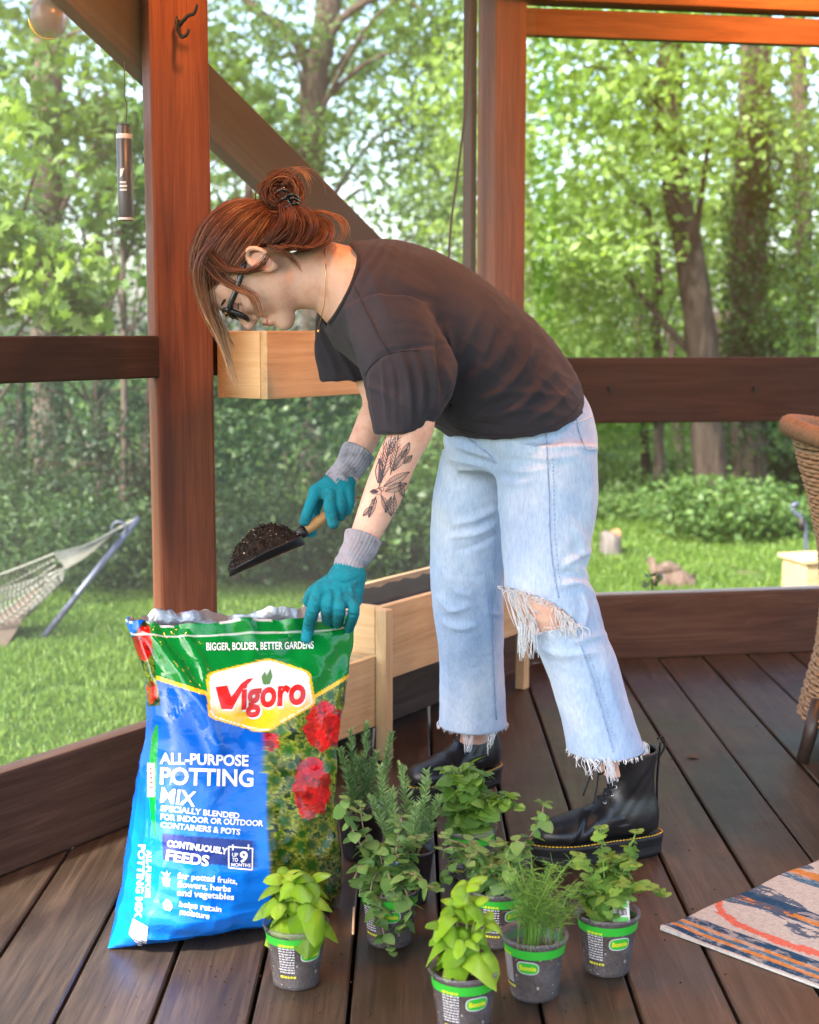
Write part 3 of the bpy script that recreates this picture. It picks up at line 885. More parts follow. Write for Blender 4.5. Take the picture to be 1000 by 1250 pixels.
# ------------------------------------------------------------------ potting-mix bag
def ip(tab, v):
    tab = np.asarray(tab, float); return np.array([np.interp(v, tab[:, 0], tab[:, i]) for i in range(1, tab.shape[1])]).T
def ips(rows, n):
    return spline(np.asarray(rows, float), n)
NV, NTH = 300, 420
left_px = ips([(131, 1159), (146, 1124), (157, 1085), (164, 1040), (169, 990), (175, 940), (183, 885), (180, 835), (167, 795), (153, 756)], NV)
right_px = ips([(412, 1106), (412, 1080), (409, 1045), (404, 1005), (401, 965), (403, 920), (412, 870), (422, 825), (430, 785), (432, 748)], NV)
vv = np.linspace(0, 1, NV)
BLp, BRp = atz(131, 1159), atz(412, 1106)
YL = BLp.y + (2.50 - BLp.y) * vv; YR = BRp.y + (2.60 - BRp.y) * vv
rings, uvs = [], []
th = np.arange(NTH) * 2 * np.pi / NTH
bprof = ip([(0, .012), (.03, .045), (.08, .085), (.16, .108), (.3, .115), (.5, .105), (.7, .082), (.85, .062), (.95, .05), (1, .048)], vv)[:, 0]
for i in range(NV):
    Lp = np.array(at(left_px[i, 0], left_px[i, 1], YL[i])); Rp = np.array(at(right_px[i, 0], right_px[i, 1], YR[i]))
    if i == 0: Lp[2] = max(Lp[2], .003); Rp[2] = max(Rp[2], .003)
    ax = (Rp - Lp) / 2; cc = (Lp + Rp) / 2
    D = np.array([ax[1], -ax[0], 0]); D /= np.linalg.norm(D)       # towards the camera
    e = 2.3 + 0.9 * smoothstep(0, .2, vv[i]) * (1 - smoothstep(.75, 1, vv[i]))
    ct, st = np.cos(th), np.sin(th)
    X = np.sign(ct) * np.abs(ct) ** (2 / e); S = np.sign(st) * np.abs(st) ** (2 / e)
    S = np.where(S > 0, S * (1.0 - 0.18 * X), S)
    rings.append(cc + X[:, None] * ax + (S * bprof[i])[:, None] * D)
BV = np.concatenate(rings)
BV[:, 2] = np.maximum(BV[:, 2], 0.003)
idx = lambda i, j: i * NTH + j % NTH
jj = np.arange(NTH); ii = np.arange(NV - 1)
I, J = np.meshgrid(ii, jj, indexing='ij')
BF = np.stack([I * NTH + J, I * NTH + (J + 1) % NTH, (I + 1) * NTH + (J + 1) % NTH, (I + 1) * NTH + J], -1).reshape(-1, 4)
# creases: fold lines in the plastic, in centimetre relief
cB_ = BV.reshape(NV, NTH, 3)
nrm = np.cross(np.roll(cB_, -1, 1) - np.roll(cB_, 1, 1), np.gradient(cB_, axis=0)); nrm /= np.linalg.norm(nrm, axis=2)[..., None] + 1e-9
if np.mean(nrm[NV // 2, NTH // 4] * np.array([0, -1, 0])) < 0: nrm = -nrm
ppx = project(BV).reshape(NV, NTH, 2)
def seg_dist(P, pts):
    best = np.full(P.shape[:-1], 1e9); tt = np.zeros(P.shape[:-1])
    pts = np.asarray(pts, float)
    for a, b in zip(pts[:-1], pts[1:]):
        d = b - a; t = np.clip(((P - a) @ d) / (d @ d), 0, 1)
        dist = np.linalg.norm(P - (a + t[..., None] * d), axis=-1)
        m = dist < best; best = np.where(m, dist, best)
    return best
disp = np.zeros((NV, NTH))
g = np.random.default_rng(5)
folds = [([(185, 775), (215, 815), (250, 870), (265, 915)], 9, .010), ([(225, 775), (245, 810), (252, 840)], 7, .006), ([(375, 770), (335, 830), (300, 890)], 16, -.008),
         ([(168, 770), (185, 815), (192, 850)], 5, .006), ([(300, 890), (320, 920), (328, 1000), (330, 1080)], 10, .005), ([(420, 800), (390, 860), (380, 930)], 14, -.006),
         ([(165, 1075), (220, 1100), (290, 1112), (330, 1108)], 9, -.003), ([(150, 1110), (210, 1125), (270, 1135)], 8, .003), ([(150, 1128), (200, 1143), (300, 1140)], 7, -.003),
         ([(172, 1000), (230, 1015), (310, 1028)], 8, -.0015), ([(166, 1050), (230, 1062), (320, 1066)], 8, .002), ([(190, 860), (240, 930), (260, 960)], 14, .003), ([(300, 760), (310, 790), (305, 815)], 8, .004),
         ([(165, 1085), (240, 1090), (330, 1085)], 8, .0016), ([(160, 1095), (240, 1112), (330, 1118)], 8, .0015), ([(240, 1108), (300, 1128), (340, 1122)], 7, .002)]
for pts, w, a in folds:
    d = seg_dist(ppx, spline(pts, 10)); disp += a * np.exp(-(d / w) ** 2)
sub_i = np.arange(0, NV, 4); sub_j = np.arange(0, NTH, 4)
gn = np.array([[noise.noise(Vector(cB_[i, j]) * 14) + .5 * noise.noise(Vector(cB_[i, j]) * 34) for j in sub_j] for i in sub_i])
gn2 = np.array([np.interp(np.arange(NTH), np.append(sub_j, NTH), np.append(r, r[0])) for r in gn])
gn2 = np.array([np.interp(np.arange(NV), sub_i, gn2[:, j]) for j in range(NTH)]).T
disp += 0.0035 * gn2
rd1 = np.array([[1 - 2 * abs(noise.noise(Vector((cB_[i, j][0] * 22, cB_[i, j][1] * 22, cB_[i, j][2] * 16)) + Vector((7, 3, 1)))) for j in sub_j] for i in sub_i])
rd1 = np.array([np.interp(np.arange(NTH), np.append(sub_j, NTH), np.append(r, r[0])) for r in rd1]); rd1 = np.array([np.interp(np.arange(NV), sub_i, rd1[:, j]) for j in range(NTH)]).T
disp += 0.0030 * np.clip(rd1, 0, 1) ** 2
edge = smoothstep(0, .05, vv) * 1.0
disp *= edge[:, None]
# crumpled mouth
mouth = smoothstep(.93, 1.0, vv)[:, None]
ang = th[None, :]
cr = 0.005 * np.sin(7 * ang + 1.3) + 0.003 * np.sin(17 * ang) + 0.0015 * np.sin(31 * ang + 2)
cB_ = cB_ + nrm * (disp + mouth * cr)[..., None]
cB_[..., 2] += mouth * (0.003 * np.sin(5 * ang + .5) + .002 * np.sin(13 * ang) + .0006 * np.sin(37 * ang)) + mouth * np.where(np.sin(ang) < 0, .002 + .005 * np.sin(9 * ang) * np.sin(3 * ang) + .0025 * np.sin(43 * ang) * np.sin(11 * ang), 0)
BV = cB_.reshape(-1, 3); BV[:, 2] = np.maximum(BV[:, 2], 0.003)
pp = project(BV)
# printed colours of the sheet
BLUE, GREEN, GOLD, WHITE, NAVY = np.array((0.002, 0.095, 0.50)), np.array((0.002, 0.185, 0.028)), np.array((0.90, 0.50, 0.02)), np.array((0.85, 0.85, 0.83)), np.array((0.006, 0.022, 0.19))
SKYB = np.array((0.004, 0.165, 0.68))
px_, py_ = pp[:, 0], pp[:, 1]
thv = np.tile(th, NV); front = np.sin(thv) > -0.05
colr = np.tile(BLUE, (len(BV), 1))
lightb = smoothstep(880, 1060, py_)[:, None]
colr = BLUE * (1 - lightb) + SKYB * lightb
gl = np.interp(px_, [150, 187, 205, 250, 315, 385, 425, 440], [818, 826, 832, 846, 880, 850, 826, 818])
fol = (px_ > np.interp(py_, [850, 895, 1000, 1060, 1120], [322, 322, 327, 329, 331])) & (py_ > gl)
# leaf print
leafp = np.tile(np.array((0.012, 0.03, 0.008)), (len(BV), 1))
gg = np.random.default_rng(11)
sel = np.where(fol | (px_ < 196))[0]
def paint_blob(cx, cy, r, inner, rim, lobes, ph, amp=.18):
    dx, dy = px_[sel] - cx, py_[sel] - cy
    a = np.arctan2(dy, dx); rr = np.hypot(dx, dy)
    R_ = r * (1 + amp * np.sin(lobes * a + ph) + .08 * np.sin(2.3 * lobes * a))
    q = rr / R_; m = q < 1
    t_ = np.clip((q[m] - .35) / .65, 0, 1) ** 2
    vein = .75 + .25 * np.abs(np.sin(lobes * a[m] * .5 + ph))
    leafp[sel[m]] = ((1 - t_)[:, None] * inner + t_[:, None] * rim) * vein[:, None]
for k in range(330):
    cx, cy = gg.uniform(318, 436), gg.uniform(815, 1110)
    tone = gg.uniform(.35, 1.15) * np.interp(cy, [830, 1000, 1100], [1.0, .8, .35]) * np.interp(cx, [330, 440], [1.1, .75])  # tone drops to the right and bottom: the bag's shade painted into the print
    paint_blob(cx, cy, gg.uniform(6, 14), np.array((.03, .13, .012)) * tone, np.array((.40, .42, .04)) * tone, gg.integers(5, 9), gg.uniform(0, 6))
for k in range(26):
    cx, cy = gg.uniform(165, 195), gg.uniform(800, 858); tone = gg.uniform(.4, 1.1)
    paint_blob(cx, cy, gg.uniform(4, 8), np.array((.05, .16, .02)) * tone, np.array((.35, .42, .05)) * tone, 6, gg.uniform(0, 6))
def flower(cx, cy, rx, ry, n, s, hue=(0.72, .012, .012)):
    for k in range(n):
        a = gg.uniform(0, 2 * math.pi); q = math.sqrt(gg.random())
        tone = gg.uniform(.3, 1.25)
        paint_blob(cx + rx * q * math.cos(a), cy + ry * q * math.sin(a), s * gg.uniform(.6, 1.1), np.array(hue) * tone * .7, np.array(hue) * tone, gg.integers(3, 6), gg.uniform(0, 6), .12)
flower(396, 886, 21, 25, 150, 6.5, (.85, .012, .012)); flower(381, 962, 18, 34, 170, 6.5, (.70, .008, .010)); flower(331, 905, 6, 9, 16, 5)
flower(176, 785, 10, 16, 30, 7); flower(184, 845, 5, 10, 10, 5)
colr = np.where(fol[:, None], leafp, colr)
green = py_ < gl
colr = np.where(green[:, None], GREEN, colr)
gd = np.abs(py_ - gl)
colr = np.where((gd < 2.6)[:, None] & front[:, None], GOLD, colr)
# left gusset: flowers above, green stripe with a small badge below
lg_line = np.interp(py_, [750, 765, 800, 830, 855], [170, 183, 188, 191, 196])
gus = (px_ < lg_line) & (py_ < 862)
colr = np.where(gus[:, None], leafp, colr)
ear = (px_ < 176) & (py_ < np.interp(px_, [150, 165, 176], [790, 772, 757]))
colr = np.where(ear[:, None], BLUE * 1.3, colr)
st_l = np.interp(py_, [885, 900, 950, 1000, 1030], [190, 185, 180, 184, 191]); st_r = np.interp(py_, [885, 900, 950, 1000, 1030], [193, 193, 191, 190, 191.5])
gs = (px_ > st_l) & (px_ < st_r) & (py_ > 885) & (py_ < 1030)
colr = np.where(gs[:, None], GREEN * 1.3, colr)
bd = (np.abs(px_ - 184.5) < 4.5) & (np.abs(py_ - 952) < 20)
colr = np.where(bd[:, None], WHITE, colr)
bd2 = (np.abs(px_ - 184.5) < 2.2) & (np.abs(py_ - 952) < 15) & (np.sin(py_ * 1.1) > -.3)
colr = np.where(bd2[:, None], np.array((.8, .05, .01)), colr)
# hexagon badge
def in_poly(px, py, poly):
    poly = np.asarray(poly, float); c = np.zeros(px.shape, bool); n = len(poly); j = n - 1
    for i in range(n):
        xi, yi, xj, yj = *poly[i], *poly[j]
        c ^= ((yi > py) != (yj > py)) & (px < (xj - xi) * (py - yi) / (yj - yi + 1e-9) + xi); j = i
    return c
def rnd_poly(poly, k=4, f=.12):
    out = []; n = len(poly); P = np.asarray(poly, float)
    for i in range(n):
        a, b, c2 = P[i - 1], P[i], P[(i + 1) % n]
        p0, p1 = b + (a - b) * f, b + (c2 - b) * f
        for t_ in np.linspace(0, 1, k): out.append((1 - t_) ** 2 * p0 + 2 * t_ * (1 - t_) * b + t_ ** 2 * p1)
    return out
hexp = np.array([(329, 803), (379, 820), (386, 860), (322, 896), (254, 876), (252, 822)], float)
hc = hexp.mean(0)
colr = np.where(in_poly(px_, py_, rnd_poly(hexp))[:, None], GOLD, colr)
colr = np.where(in_poly(px_, py_, rnd_poly(hc + (hexp - hc) * .945))[:, None], WHITE, colr)
hin = hc + (hexp - hc) * .925
m = in_poly(px_, py_, rnd_poly(hin))
gt = smoothstep(845, 872, py_ - (px_ - 320) * -.10)[:, None]
colr = np.where(m[:, None], WHITE * (1 - gt) + GOLD * gt, colr)
# navy panel
colr = np.where(in_poly(px_, py_, [(198, 1018), (312, 1026.5), (311, 1060), (199, 1050)])[:, None], NAVY, colr)
# back and lower edge
colr = np.where((~front)[:, None], np.where((thv > 4.8)[:, None] & (py_[:, None] < 830), leafp, BLUE), colr)
# torn silver hem along the mouth
hem = np.tile(vv[:, None], (1, NTH)).ravel()
colr = np.where(((hem > .992) & (np.sin(thv * 23) + np.sin(thv * 9) > .3))[:, None], np.array((.55, .55, .55)), colr)
seam = (np.abs(hem - .955) < .004) & front
colr = np.where(seam[:, None], colr * .4 + .45, colr)

t = NT('printed_bag_plastic', 0.13, 0.42)
cc4 = np.concatenate([colr, np.ones((len(colr), 1))], 1)
t.col(t.attr('print', 'Color'))
t.b.inputs['Coat Weight'].default_value = 0.0; t.b.inputs['Coat Roughness'].default_value = 0.06
t.bump(t.noise(t.obj(), 42, 3, .55, 1.5), 0.20, 0.005)
M_bag = t.m
bag_o = (BLp + BRp) / 2; bag_o.z = 0
bag = empty('potting_mix_bag', bag_o); tag(bag, 'tall glossy blue and green plastic bag of potting mix standing open on the deck', 'bag')
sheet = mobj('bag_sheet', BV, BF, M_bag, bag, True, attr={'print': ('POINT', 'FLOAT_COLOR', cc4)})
fix_normals(sheet.data)
# inside of the bag (silver) and the soil in it
ring_top = cB_[-1]; ring_lo = cB_[int(NV * .86)]
cen = ring_top.mean(0)
inn = [ring_top - nrm[-1] * .0012 + np.array([0, 0, -.0005])] + [cB_[int(NV * q_)] - nrm[int(NV * q_)] * .0035 for q_ in (.975, .95, .92, .89, .86)]
V, Fc = loft_vf([r[::2] for r in inn], caps=False)
mobj('silver_lining', V, Fc, plain('silver_film', (.42, .42, .43), .3, .5, .75, bump=.9, bs=70), bag, True)
V = list((ring_lo - ring_lo.mean(0))[::6] * .945 + ring_lo.mean(0)); V.append(ring_lo.mean(0) + np.array([0, 0, .02]))
nn = len(V) - 1
mobj('soil_fill', V, [(i, (i + 1) % nn, nn) for i in range(nn)], M_soil, bag, True)
# base sheet
V = list(cB_[0][::6]); mobj('bag_base', V, [tuple(range(len(V)))], M_bag, bag, attr={'print': ('POINT', 'FLOAT_COLOR', np.tile([*BLUE, 1], (len(V), 1)))})

bag_bvh = BVHTree.FromPolygons([Vector(v) for v in BV], [tuple(f) for f in BF])
CAMV = Vector((0, 0, CAM_H))
def on_surface(bvh, px, py, lift=0.0008, fallback=None):
    d = ray(px, py).normalized()
    h, nn, i, dist = bvh.ray_cast(CAMV, d)
    if h is None: return fallback
    if nn.dot(d) > 0: nn = -nn
    return h + nn * lift

def text_mesh(s, bold=0.0, shear=0.0, spacing=1.0):
    cu = bpy.data.curves.new('txt', 'FONT'); cu.body = s; cu.size = 1.0; cu.offset = bold; cu.shear = shear; cu.space_character = spacing
    cu.resolution_u = 4; cu.fill_mode = 'FRONT'
    ob = bpy.data.objects.new('txt', cu); COL.objects.link(ob)
    bpy.context.view_layer.update()
    dg = bpy.context.evaluated_depsgraph_get()
    me = bpy.data.meshes.new_from_object(ob.evaluated_get(dg))
    bpy.data.objects.remove(ob)
    return me

def print_text(s, p0, p1, cap, bvh, mat, parent, bold=0.02, shear=0.0, lift=0.0014, name='lettering', cell=3.0, bow=0.0, spacing=1.0):
    """lay lettering on a surface; p0,p1 baseline ends and cap height in photograph pixels"""
    me = text_mesh(s, bold, shear, spacing)
    bm = bmesh.new(); bm.from_mesh(me); bpy.data.meshes.remove(me)
    xs = [v.co.x for v in bm.verts]; x0, x1 = min(xs), max(xs)
    CAPH = 0.70
    p0, p1 = Vector(p0), Vector(p1)
    L = (p1 - p0).length; ex = (p1 - p0) / L; ey = Vector((ex.y, -ex.x))
    sx, sy = L / (x1 - x0), cap / CAPH
    for v in bm.verts: v.co = Vector(((v.co.x - x0) * sx, v.co.y * sy, 0))
    for k in range(1, int(L / cell) + 1):
        bmesh.ops.bisect_plane(bm, geom=bm.verts[:] + bm.edges[:] + bm.faces[:], plane_co=(k * cell, 0, 0), plane_no=(1, 0, 0))
    for k in range(-1, int(cap / cell) + 2):
        bmesh.ops.bisect_plane(bm, geom=bm.verts[:] + bm.edges[:] + bm.faces[:], plane_co=(0, k * cell + .01, 0), plane_no=(0, 1, 0))
    bad = []
    for v in bm.verts:
        q = p0 + ex * v.co.x + ey * (v.co.y - bow * 4 * (v.co.x / L) * (1 - v.co.x / L))
        h = on_surface(bvh, q.x, q.y, lift)
        if h is None: bad.append(v)
        else: v.co = h
    if bad: bmesh.ops.delete(bm, geom=bad, context='VERTS')
    bm.verts.index_update()
    V = np.array([v.co for v in bm.verts]); Fc = [tuple(v.index for v in f.verts) for f in bm.faces]
    bm.free()
    return mobj(name, V, Fc, mat, parent)

def print_poly(poly, bvh, mat, parent, name, lift=0.0012, cell=3.0):
    bm = bmesh.new()
    vs = [bm.verts.new((x, y, 0)) for x, y in poly]; bm.faces.new(vs)
    P = np.asarray(poly)
    for k in np.arange(P[:, 0].min() + cell, P[:, 0].max(), cell):
        bmesh.ops.bisect_plane(bm, geom=bm.verts[:] + bm.edges[:] + bm.faces[:], plane_co=(k, 0, 0), plane_no=(1, 0, 0))
    for k in np.arange(P[:, 1].min() + cell, P[:, 1].max(), cell):
        bmesh.ops.bisect_plane(bm, geom=bm.verts[:] + bm.edges[:] + bm.faces[:], plane_co=(0, k, 0), plane_no=(0, 1, 0))
    bad = []
    for v in bm.verts:
        h = on_surface(bvh, v.co.x, v.co.y, lift)
        if h is None: bad.append(v)
        else: v.co = h
    if bad: bmesh.ops.delete(bm, geom=bad, context='VERTS')
    bm.verts.index_update()
    V = np.array([v.co for v in bm.verts]); Fc = [tuple(v.index for v in f.verts) for f in bm.faces]
    bm.free()
    return mobj(name, V, Fc, mat, parent) if len(Fc) else None

M_ink = plain('white_ink', (0.82, 0.83, 0.84), 0.3, 0.5)
M_red_ink = plain('red_ink', (0.62, 0.015, 0.012), 0.3, 0.5)
M_navy_ink = plain('navy_ink', (0.006, 0.022, 0.19), 0.3, 0.5)
M_leaf_ink = plain('leaf_ink', (0.10, 0.24, 0.03), 0.3, 0.5)
bt = lambda s, p0, p1, cap, **k: print_text(s, p0, p1, cap, bag_bvh, k.pop('mat', M_ink), bag, **k)
bt('BIGGER, BOLDER, BETTER GARDENS', (252, 794), (383, 792), 9, bold=.02)
bt('igoro', (295.5, 866.5), (375, 859.5), 33, bold=.05, shear=.16, lift=.0010)
bt('igoro', (294, 865), (373.5, 858), 33, mat=M_red_ink, bold=.035, shear=.16, lift=.0017)
print_poly([(265, 842), (279, 840), (284, 853), (297, 838), (308, 834), (294, 848), (284, 868), (271, 868)], bag_bvh, M_ink, bag, 'lettering', lift=.0010, cell=3)
print_poly([(263, 839), (277, 837), (282, 851), (294, 835), (302, 829), (309, 828), (296, 842), (283, 866), (270, 866)], bag_bvh, M_red_ink, bag, 'lettering', lift=.0016, cell=3)
print_poly([(321, 835), (319, 826), (323, 820), (326, 829), (324, 836)], bag_bvh, M_leaf_ink, bag, 'leaf_emblem')
print_poly([(325, 836), (325, 826), (330, 816), (332, 826), (329, 835)], bag_bvh, M_leaf_ink, bag, 'leaf_emblem')
bt('ALL-PURPOSE', (196, 932), (303, 935), 13, bold=.03)
bt('POTTING', (196, 957), (309, 960), 20, bold=.026)
bt('MIX', (196, 979), (238, 984.5), 18, bold=.02)
bt('SPECIALLY BLENDED', (196.5, 989.5), (291.5, 999.5), 6.8, bold=.03)
bt('FOR INDOOR OR OUTDOOR', (196.5, 1000), (321, 1008.5), 6.8, bold=.03, bow=1)
bt('CONTAINERS & POTS', (196.5, 1010), (292.5, 1019), 6.8, bold=.03)
bt('CONTINUOUSLY', (204, 1033), (277, 1043), 7.5, bold=.04)
bt('FEEDS', (202.5, 1050), (254, 1057.5), 12.5, bold=.03)
bt('9', (291.5, 1052), (301, 1053), 13, bold=.03)
bt('UP', (283, 1045.5), (290, 1046), 4.5, bold=.02)
bt('TO', (283, 1051.5), (290, 1052), 4.5, bold=.02)
bt('MONTHS', (282, 1057.5), (305.5, 1058.5), 4, bold=.02)
fr_o = [(279, 1033.5), (308, 1036), (307.5, 1062), (279, 1059.5)]
for a, b in ((0, 1), (1, 2), (2, 3), (3, 0)):
    p, q = np.array(fr_o[a], float), np.array(fr_o[b], float); d = (q - p) / np.linalg.norm(q - p); nn_ = np.array((-d[1], d[0])) * .8
    print_poly([tuple(p - nn_), tuple(q - nn_), tuple(q + nn_), tuple(p + nn_)], bag_bvh, M_ink, bag, 'calendar_icon')
for cx in (284, 303):
    print_poly([(cx - .9, 1031), (cx + .9, 1031), (cx + .9, 1038), (cx - .9, 1038)], bag_bvh, M_ink, bag, 'calendar_icon')
bt('for potted fruits,', (217, 1072), (289, 1079), 7.2, bold=.025, lift=.0022)
bt('flowers, herbs', (217, 1082.5), (281, 1088.5), 7.2, bold=.025, lift=.0022)
bt('and vegetables', (217, 1092.5), (285, 1098), 7.2, bold=.025, lift=.0022)
bt('helps retain', (218, 1106.5), (269, 1113.5), 7.2, bold=.025, lift=.003)
bt('moisture', (219, 1116), (255, 1121), 7.2, bold=.025, lift=.003)
print_poly([(198, 1071), (208, 1072), (207, 1082), (200, 1081)], bag_bvh, M_ink, bag, 'pot_icon')
print_poly([(202, 1071), (197, 1064), (203, 1066), (204, 1062), (205, 1067), (209, 1065), (205, 1071)], bag_bvh, M_ink, bag, 'pot_icon')
print_poly([(199, 1103), (203, 1098), (208, 1100), (211, 1107), (208, 1112), (201, 1110)], bag_bvh, M_ink, bag, 'fruit_icon')
bt('POTTING MIX', (170.5, 1031), (165.5, 1120), 8, bold=.03, cell=4)
bt('ALL-PURPOSE', (180, 1038), (178, 1096), 6, bold=.02, cell=4)
print_poly([(163, 1121), (181, 1131), (178, 1158), (172, 1157), (158, 1140)], bag_bvh, M_ink, bag, 'barcode_label')
for k in range(9):
    y = 1127 + k * 2.6
    print_poly([(164, y), (176, y + 5), (176, y + 6), (164, y + 1)], bag_bvh, M_navy_ink, bag, 'barcode_line', lift=.0024)

# ------------------------------------------------------------------ wind tube and globe behind the left screen
def wallY(px, off=0.0): return hit_wall(px, 300, A0.to_2d() - nA * off, dA).y
Yc = wallY(154, .09)
s_ = Yc / 1800 * 1.0
tb = at(154, 270, Yc)
chime = empty('hanging_tube', tb); tag(chime, 'slim black cylinder hanging on a cord left of the wide post', 'wind chime')
Mblk = plain('black_tube', (.012, .013, .018), .35, .5); Mgrey = plain('pale_grey_cap', (.55, .55, .55), .5)
Hc = at(154, 152, Yc).z - tb.z
prof = [(.001, 0), (9 * s_, 0), (9.3 * s_, .002), (9.3 * s_, Hc * .86), (8.6 * s_, Hc * .865), (8.3 * s_, Hc * .87), (8.3 * s_, Hc * .97), (7 * s_, Hc), (.001, Hc)]
V, Fc = lathe_vf(prof, 28, tb); mobj('tube', V, Fc, Mblk, chime, True)
for za, zb2 in ((.002, Hc * .035), (Hc * .85, Hc * .90)):
    V, Fc = lathe_vf([(9.4 * s_, za), (9.7 * s_, za + .001), (9.7 * s_, zb2 - .001), (9.4 * s_, zb2)], 28, tb); mobj('end_band', V, Fc, Mgrey, chime, True)
V, Fc = tube_vf([at(154, 152, Yc), at(155, 128, Yc), at(152, 118, Yc), at(152, 75, Yc)], .0012, 6); mobj('cord', V, Fc, M_iron, chime)
tv, tf = lathe_vf([(9.35 * s_, 0), (9.35 * s_, Hc)], 40, tb); tb_bvh = BVHTree.FromPolygons([Vector(v) for v in tv], tf)
print_poly([(146.5, 206), (152, 205), (149, 214), (146.5, 217)], tb_bvh, Mgrey, chime, 'printed_mark', lift=.0004, cell=3)
for k, (a, b) in enumerate(((146.3, 154), (146.3, 155), (146.3, 154.5))):
    print_poly([(a, 221 + k * 4.6), (b, 221 + k * 4.6), (b, 223.6 + k * 4.6), (a, 223.6 + k * 4.6)], tb_bvh, Mgrey, chime, 'printed_mark', lift=.0004, cell=3)

Yg = wallY(60, .14); sg = Yg / 1800
gp = at(60, 22, Yg)
globe = empty('glass_globe', gp); tag(globe, 'smoky round glass globe with a golden rim at the top left corner', 'globe')
t = NT('smoky_glass', .25, .5); t.col((.16, .13, .10)); tr_ = t.n('ShaderNodeBsdfTransparent'); ms = t.n('ShaderNodeMixShader'); ms.inputs[0].default_value = .5
t.l(t.b.outputs[0], ms.inputs[1]); t.l(tr_.outputs[0], ms.inputs[2]); t.l(ms.outputs[0], t.out.inputs[0])
a_ = np.linspace(-math.pi / 2, math.pi / 2, 18)
V, Fc = lathe_vf([(max(.0005, 22 * sg * math.cos(q)), 24 * sg * math.sin(q)) for q in a_], 28, gp); mobj('glass_ball', V, Fc, t.m, globe, True)
ar = np.linspace(R(182), R(285), 24)
V, Fc = tube_vf([np.array(gp) + np.array([23 * sg * math.cos(q), -.004, 24 * sg * math.sin(q)]) for q in ar], .0022, 8)
mobj('golden_rim', V, Fc, plain('brass_rim', (.85, .48, .12), .25, .5, .8), globe, True)
V, Fc = tube_vf([gp + Vector((0, 0, 23 * sg)), gp + Vector((0, 0, .5))], .002, 6); mobj('cord', V, Fc, M_iron, globe)

# ------------------------------------------------------------------ hammock
hb = gat(36, 787); hY = hb.y
ham = empty('hammock', hb); tag(ham, 'pale rope hammock slung from a slanting grey pole on the lawn', 'hammock')
Mpole = plain('grey_blue_pole', (.09, .10, .15), .4, .5, .3)
hp = at(169, 632, hY + .3)
V, Fc = tube_vf([hb + Vector((0, 0, -.05)), hp], .016, 12); mobj('pole', V, Fc, Mpole, ham, True)
V, Fc = tube_vf([gat(20, 783), hb, gat(60, 800)], .02, 8); mobj('foot', V, Fc, Mpole, ham, True)
Mrope = plain('pale_rope', (.20, .20, .17), .8, .2)
ring_c = at(145, 645, hY + .25)
V, Fc = tube_vf([ring_c + Vector((.035 * math.cos(q), 0, .035 * math.sin(q))) for q in np.linspace(0, 2 * math.pi, 18)], .006, 6, caps=False); mobj('ring', V, Fc, Mpole, ham, True)
V, Fc = tube_vf([ring_c, hp], .008, 6); mobj('hook_rope', V, Fc, Mrope, ham)
bar0, bar1 = at(66, 676, hY - .25), at(80, 694, hY + .45)
ps = []
for k in range(9):
    e = bar0.lerp(bar1, k / 8); ps.append(tube_vf(spline([ring_c, ring_c.lerp(e, .5) - Vector((0, 0, .02)), e], 6), .005, 5))
V, Fc = join(ps); o = mobj('spreader_rope', V, Fc, Mrope, ham); o['kind'] = 'stuff'
# net: sags away to the left
ps = []
def net(u, v):
    a = bar0.lerp(bar1, v); b = at(-260, 690, hY - .25).lerp(at(-250, 705, hY + .5), v)
    p = a.lerp(b, u); p.z -= .42 * math.sin(math.pi * u) * (.35 + .65 * math.sin(math.pi * min(1, max(0, v)))) + .10 * math.sin(math.pi * v); return p
for k in range(15):
    ps.append(tube_vf([net(u, k / 14) for u in np.linspace(0, 1, 26)], .005, 4, caps=False))
for k in range(60):
    u0 = k / 60
    ps.append(tube_vf([net(min(1, max(0, u0 + .04 * math.sin(q * 9))), q) for q in np.linspace(0, 1, 12)], .0035, 4, caps=False))
V, Fc = join(ps); o = mobj('rope_net', V, Fc, Mrope, ham); o['kind'] = 'stuff'
V = []
for j in range(11):
    for i in range(21):
        u, v = i / 20, j / 10
        a = at(48, 715, hY + .1).lerp(at(10, 788, hY - .15), v); b = at(-160, 770, hY + .1).lerp(at(-200, 800, hY - .15), v)
        p = a.lerp(b, u); p.z -= .12 * math.sin(math.pi * u) * (1 - v); p.y += .06 * math.sin(7 * u + 4 * v); V.append(p)
Fc = [(j * 21 + i, j * 21 + i + 1, (j + 1) * 21 + i + 1, (j + 1) * 21 + i) for j in range(10) for i in range(20)]
mobj('hanging_cloth', V, Fc, plain('brown_cloth', (.11, .085, .065), .9, .1, var=.3, vs=5), ham, True)

# ------------------------------------------------------------------ yard things on the right
def stump(px, pyb, wpx, hpx, lab, name='tree_stump', cat='stump'):
    b = gat(px, pyb); s = b.y / 1800; r = wpx / 2 * s; Hs = hpx * s
    root = empty(name, b); tag(root, lab, cat)
    rings = []
    n = 22
    for k, (f, zz) in enumerate(((1.25, -.03), (1.06, .1), (1.0, .3), (.97, .7), (1.0, .97), (.94, 1.0))):
        a = np.arange(n) * 2 * math.pi / n
        rr = r * f * (1 + .08 * np.sin(3 * a + px) + .05 * np.sin(7 * a))
        rings.append(np.stack([b.x + rr * np.cos(a), b.y + rr * np.sin(a), b.z + Hs * zz + (.02 * np.sin(2 * a) if zz > .9 else 0 * a)], 1))
    V, Fc = loft_vf(rings); mobj('trunk_piece', V, Fc, bark_mat('stump_bark', (.10, .09, .08), (.22, .20, .185)), root, True)
    V = [(q[0], q[1], q[2] + .004) for q in rings[-1]]
    mobj('cut_face', V, [tuple(range(n))], plain('cut_wood', (.24, .13, .07), .9, .1, var=.4, vs=14), root)
stump(746, 682, 26, 32, 'weathered grey tree stump on the lawn beside the jeans')
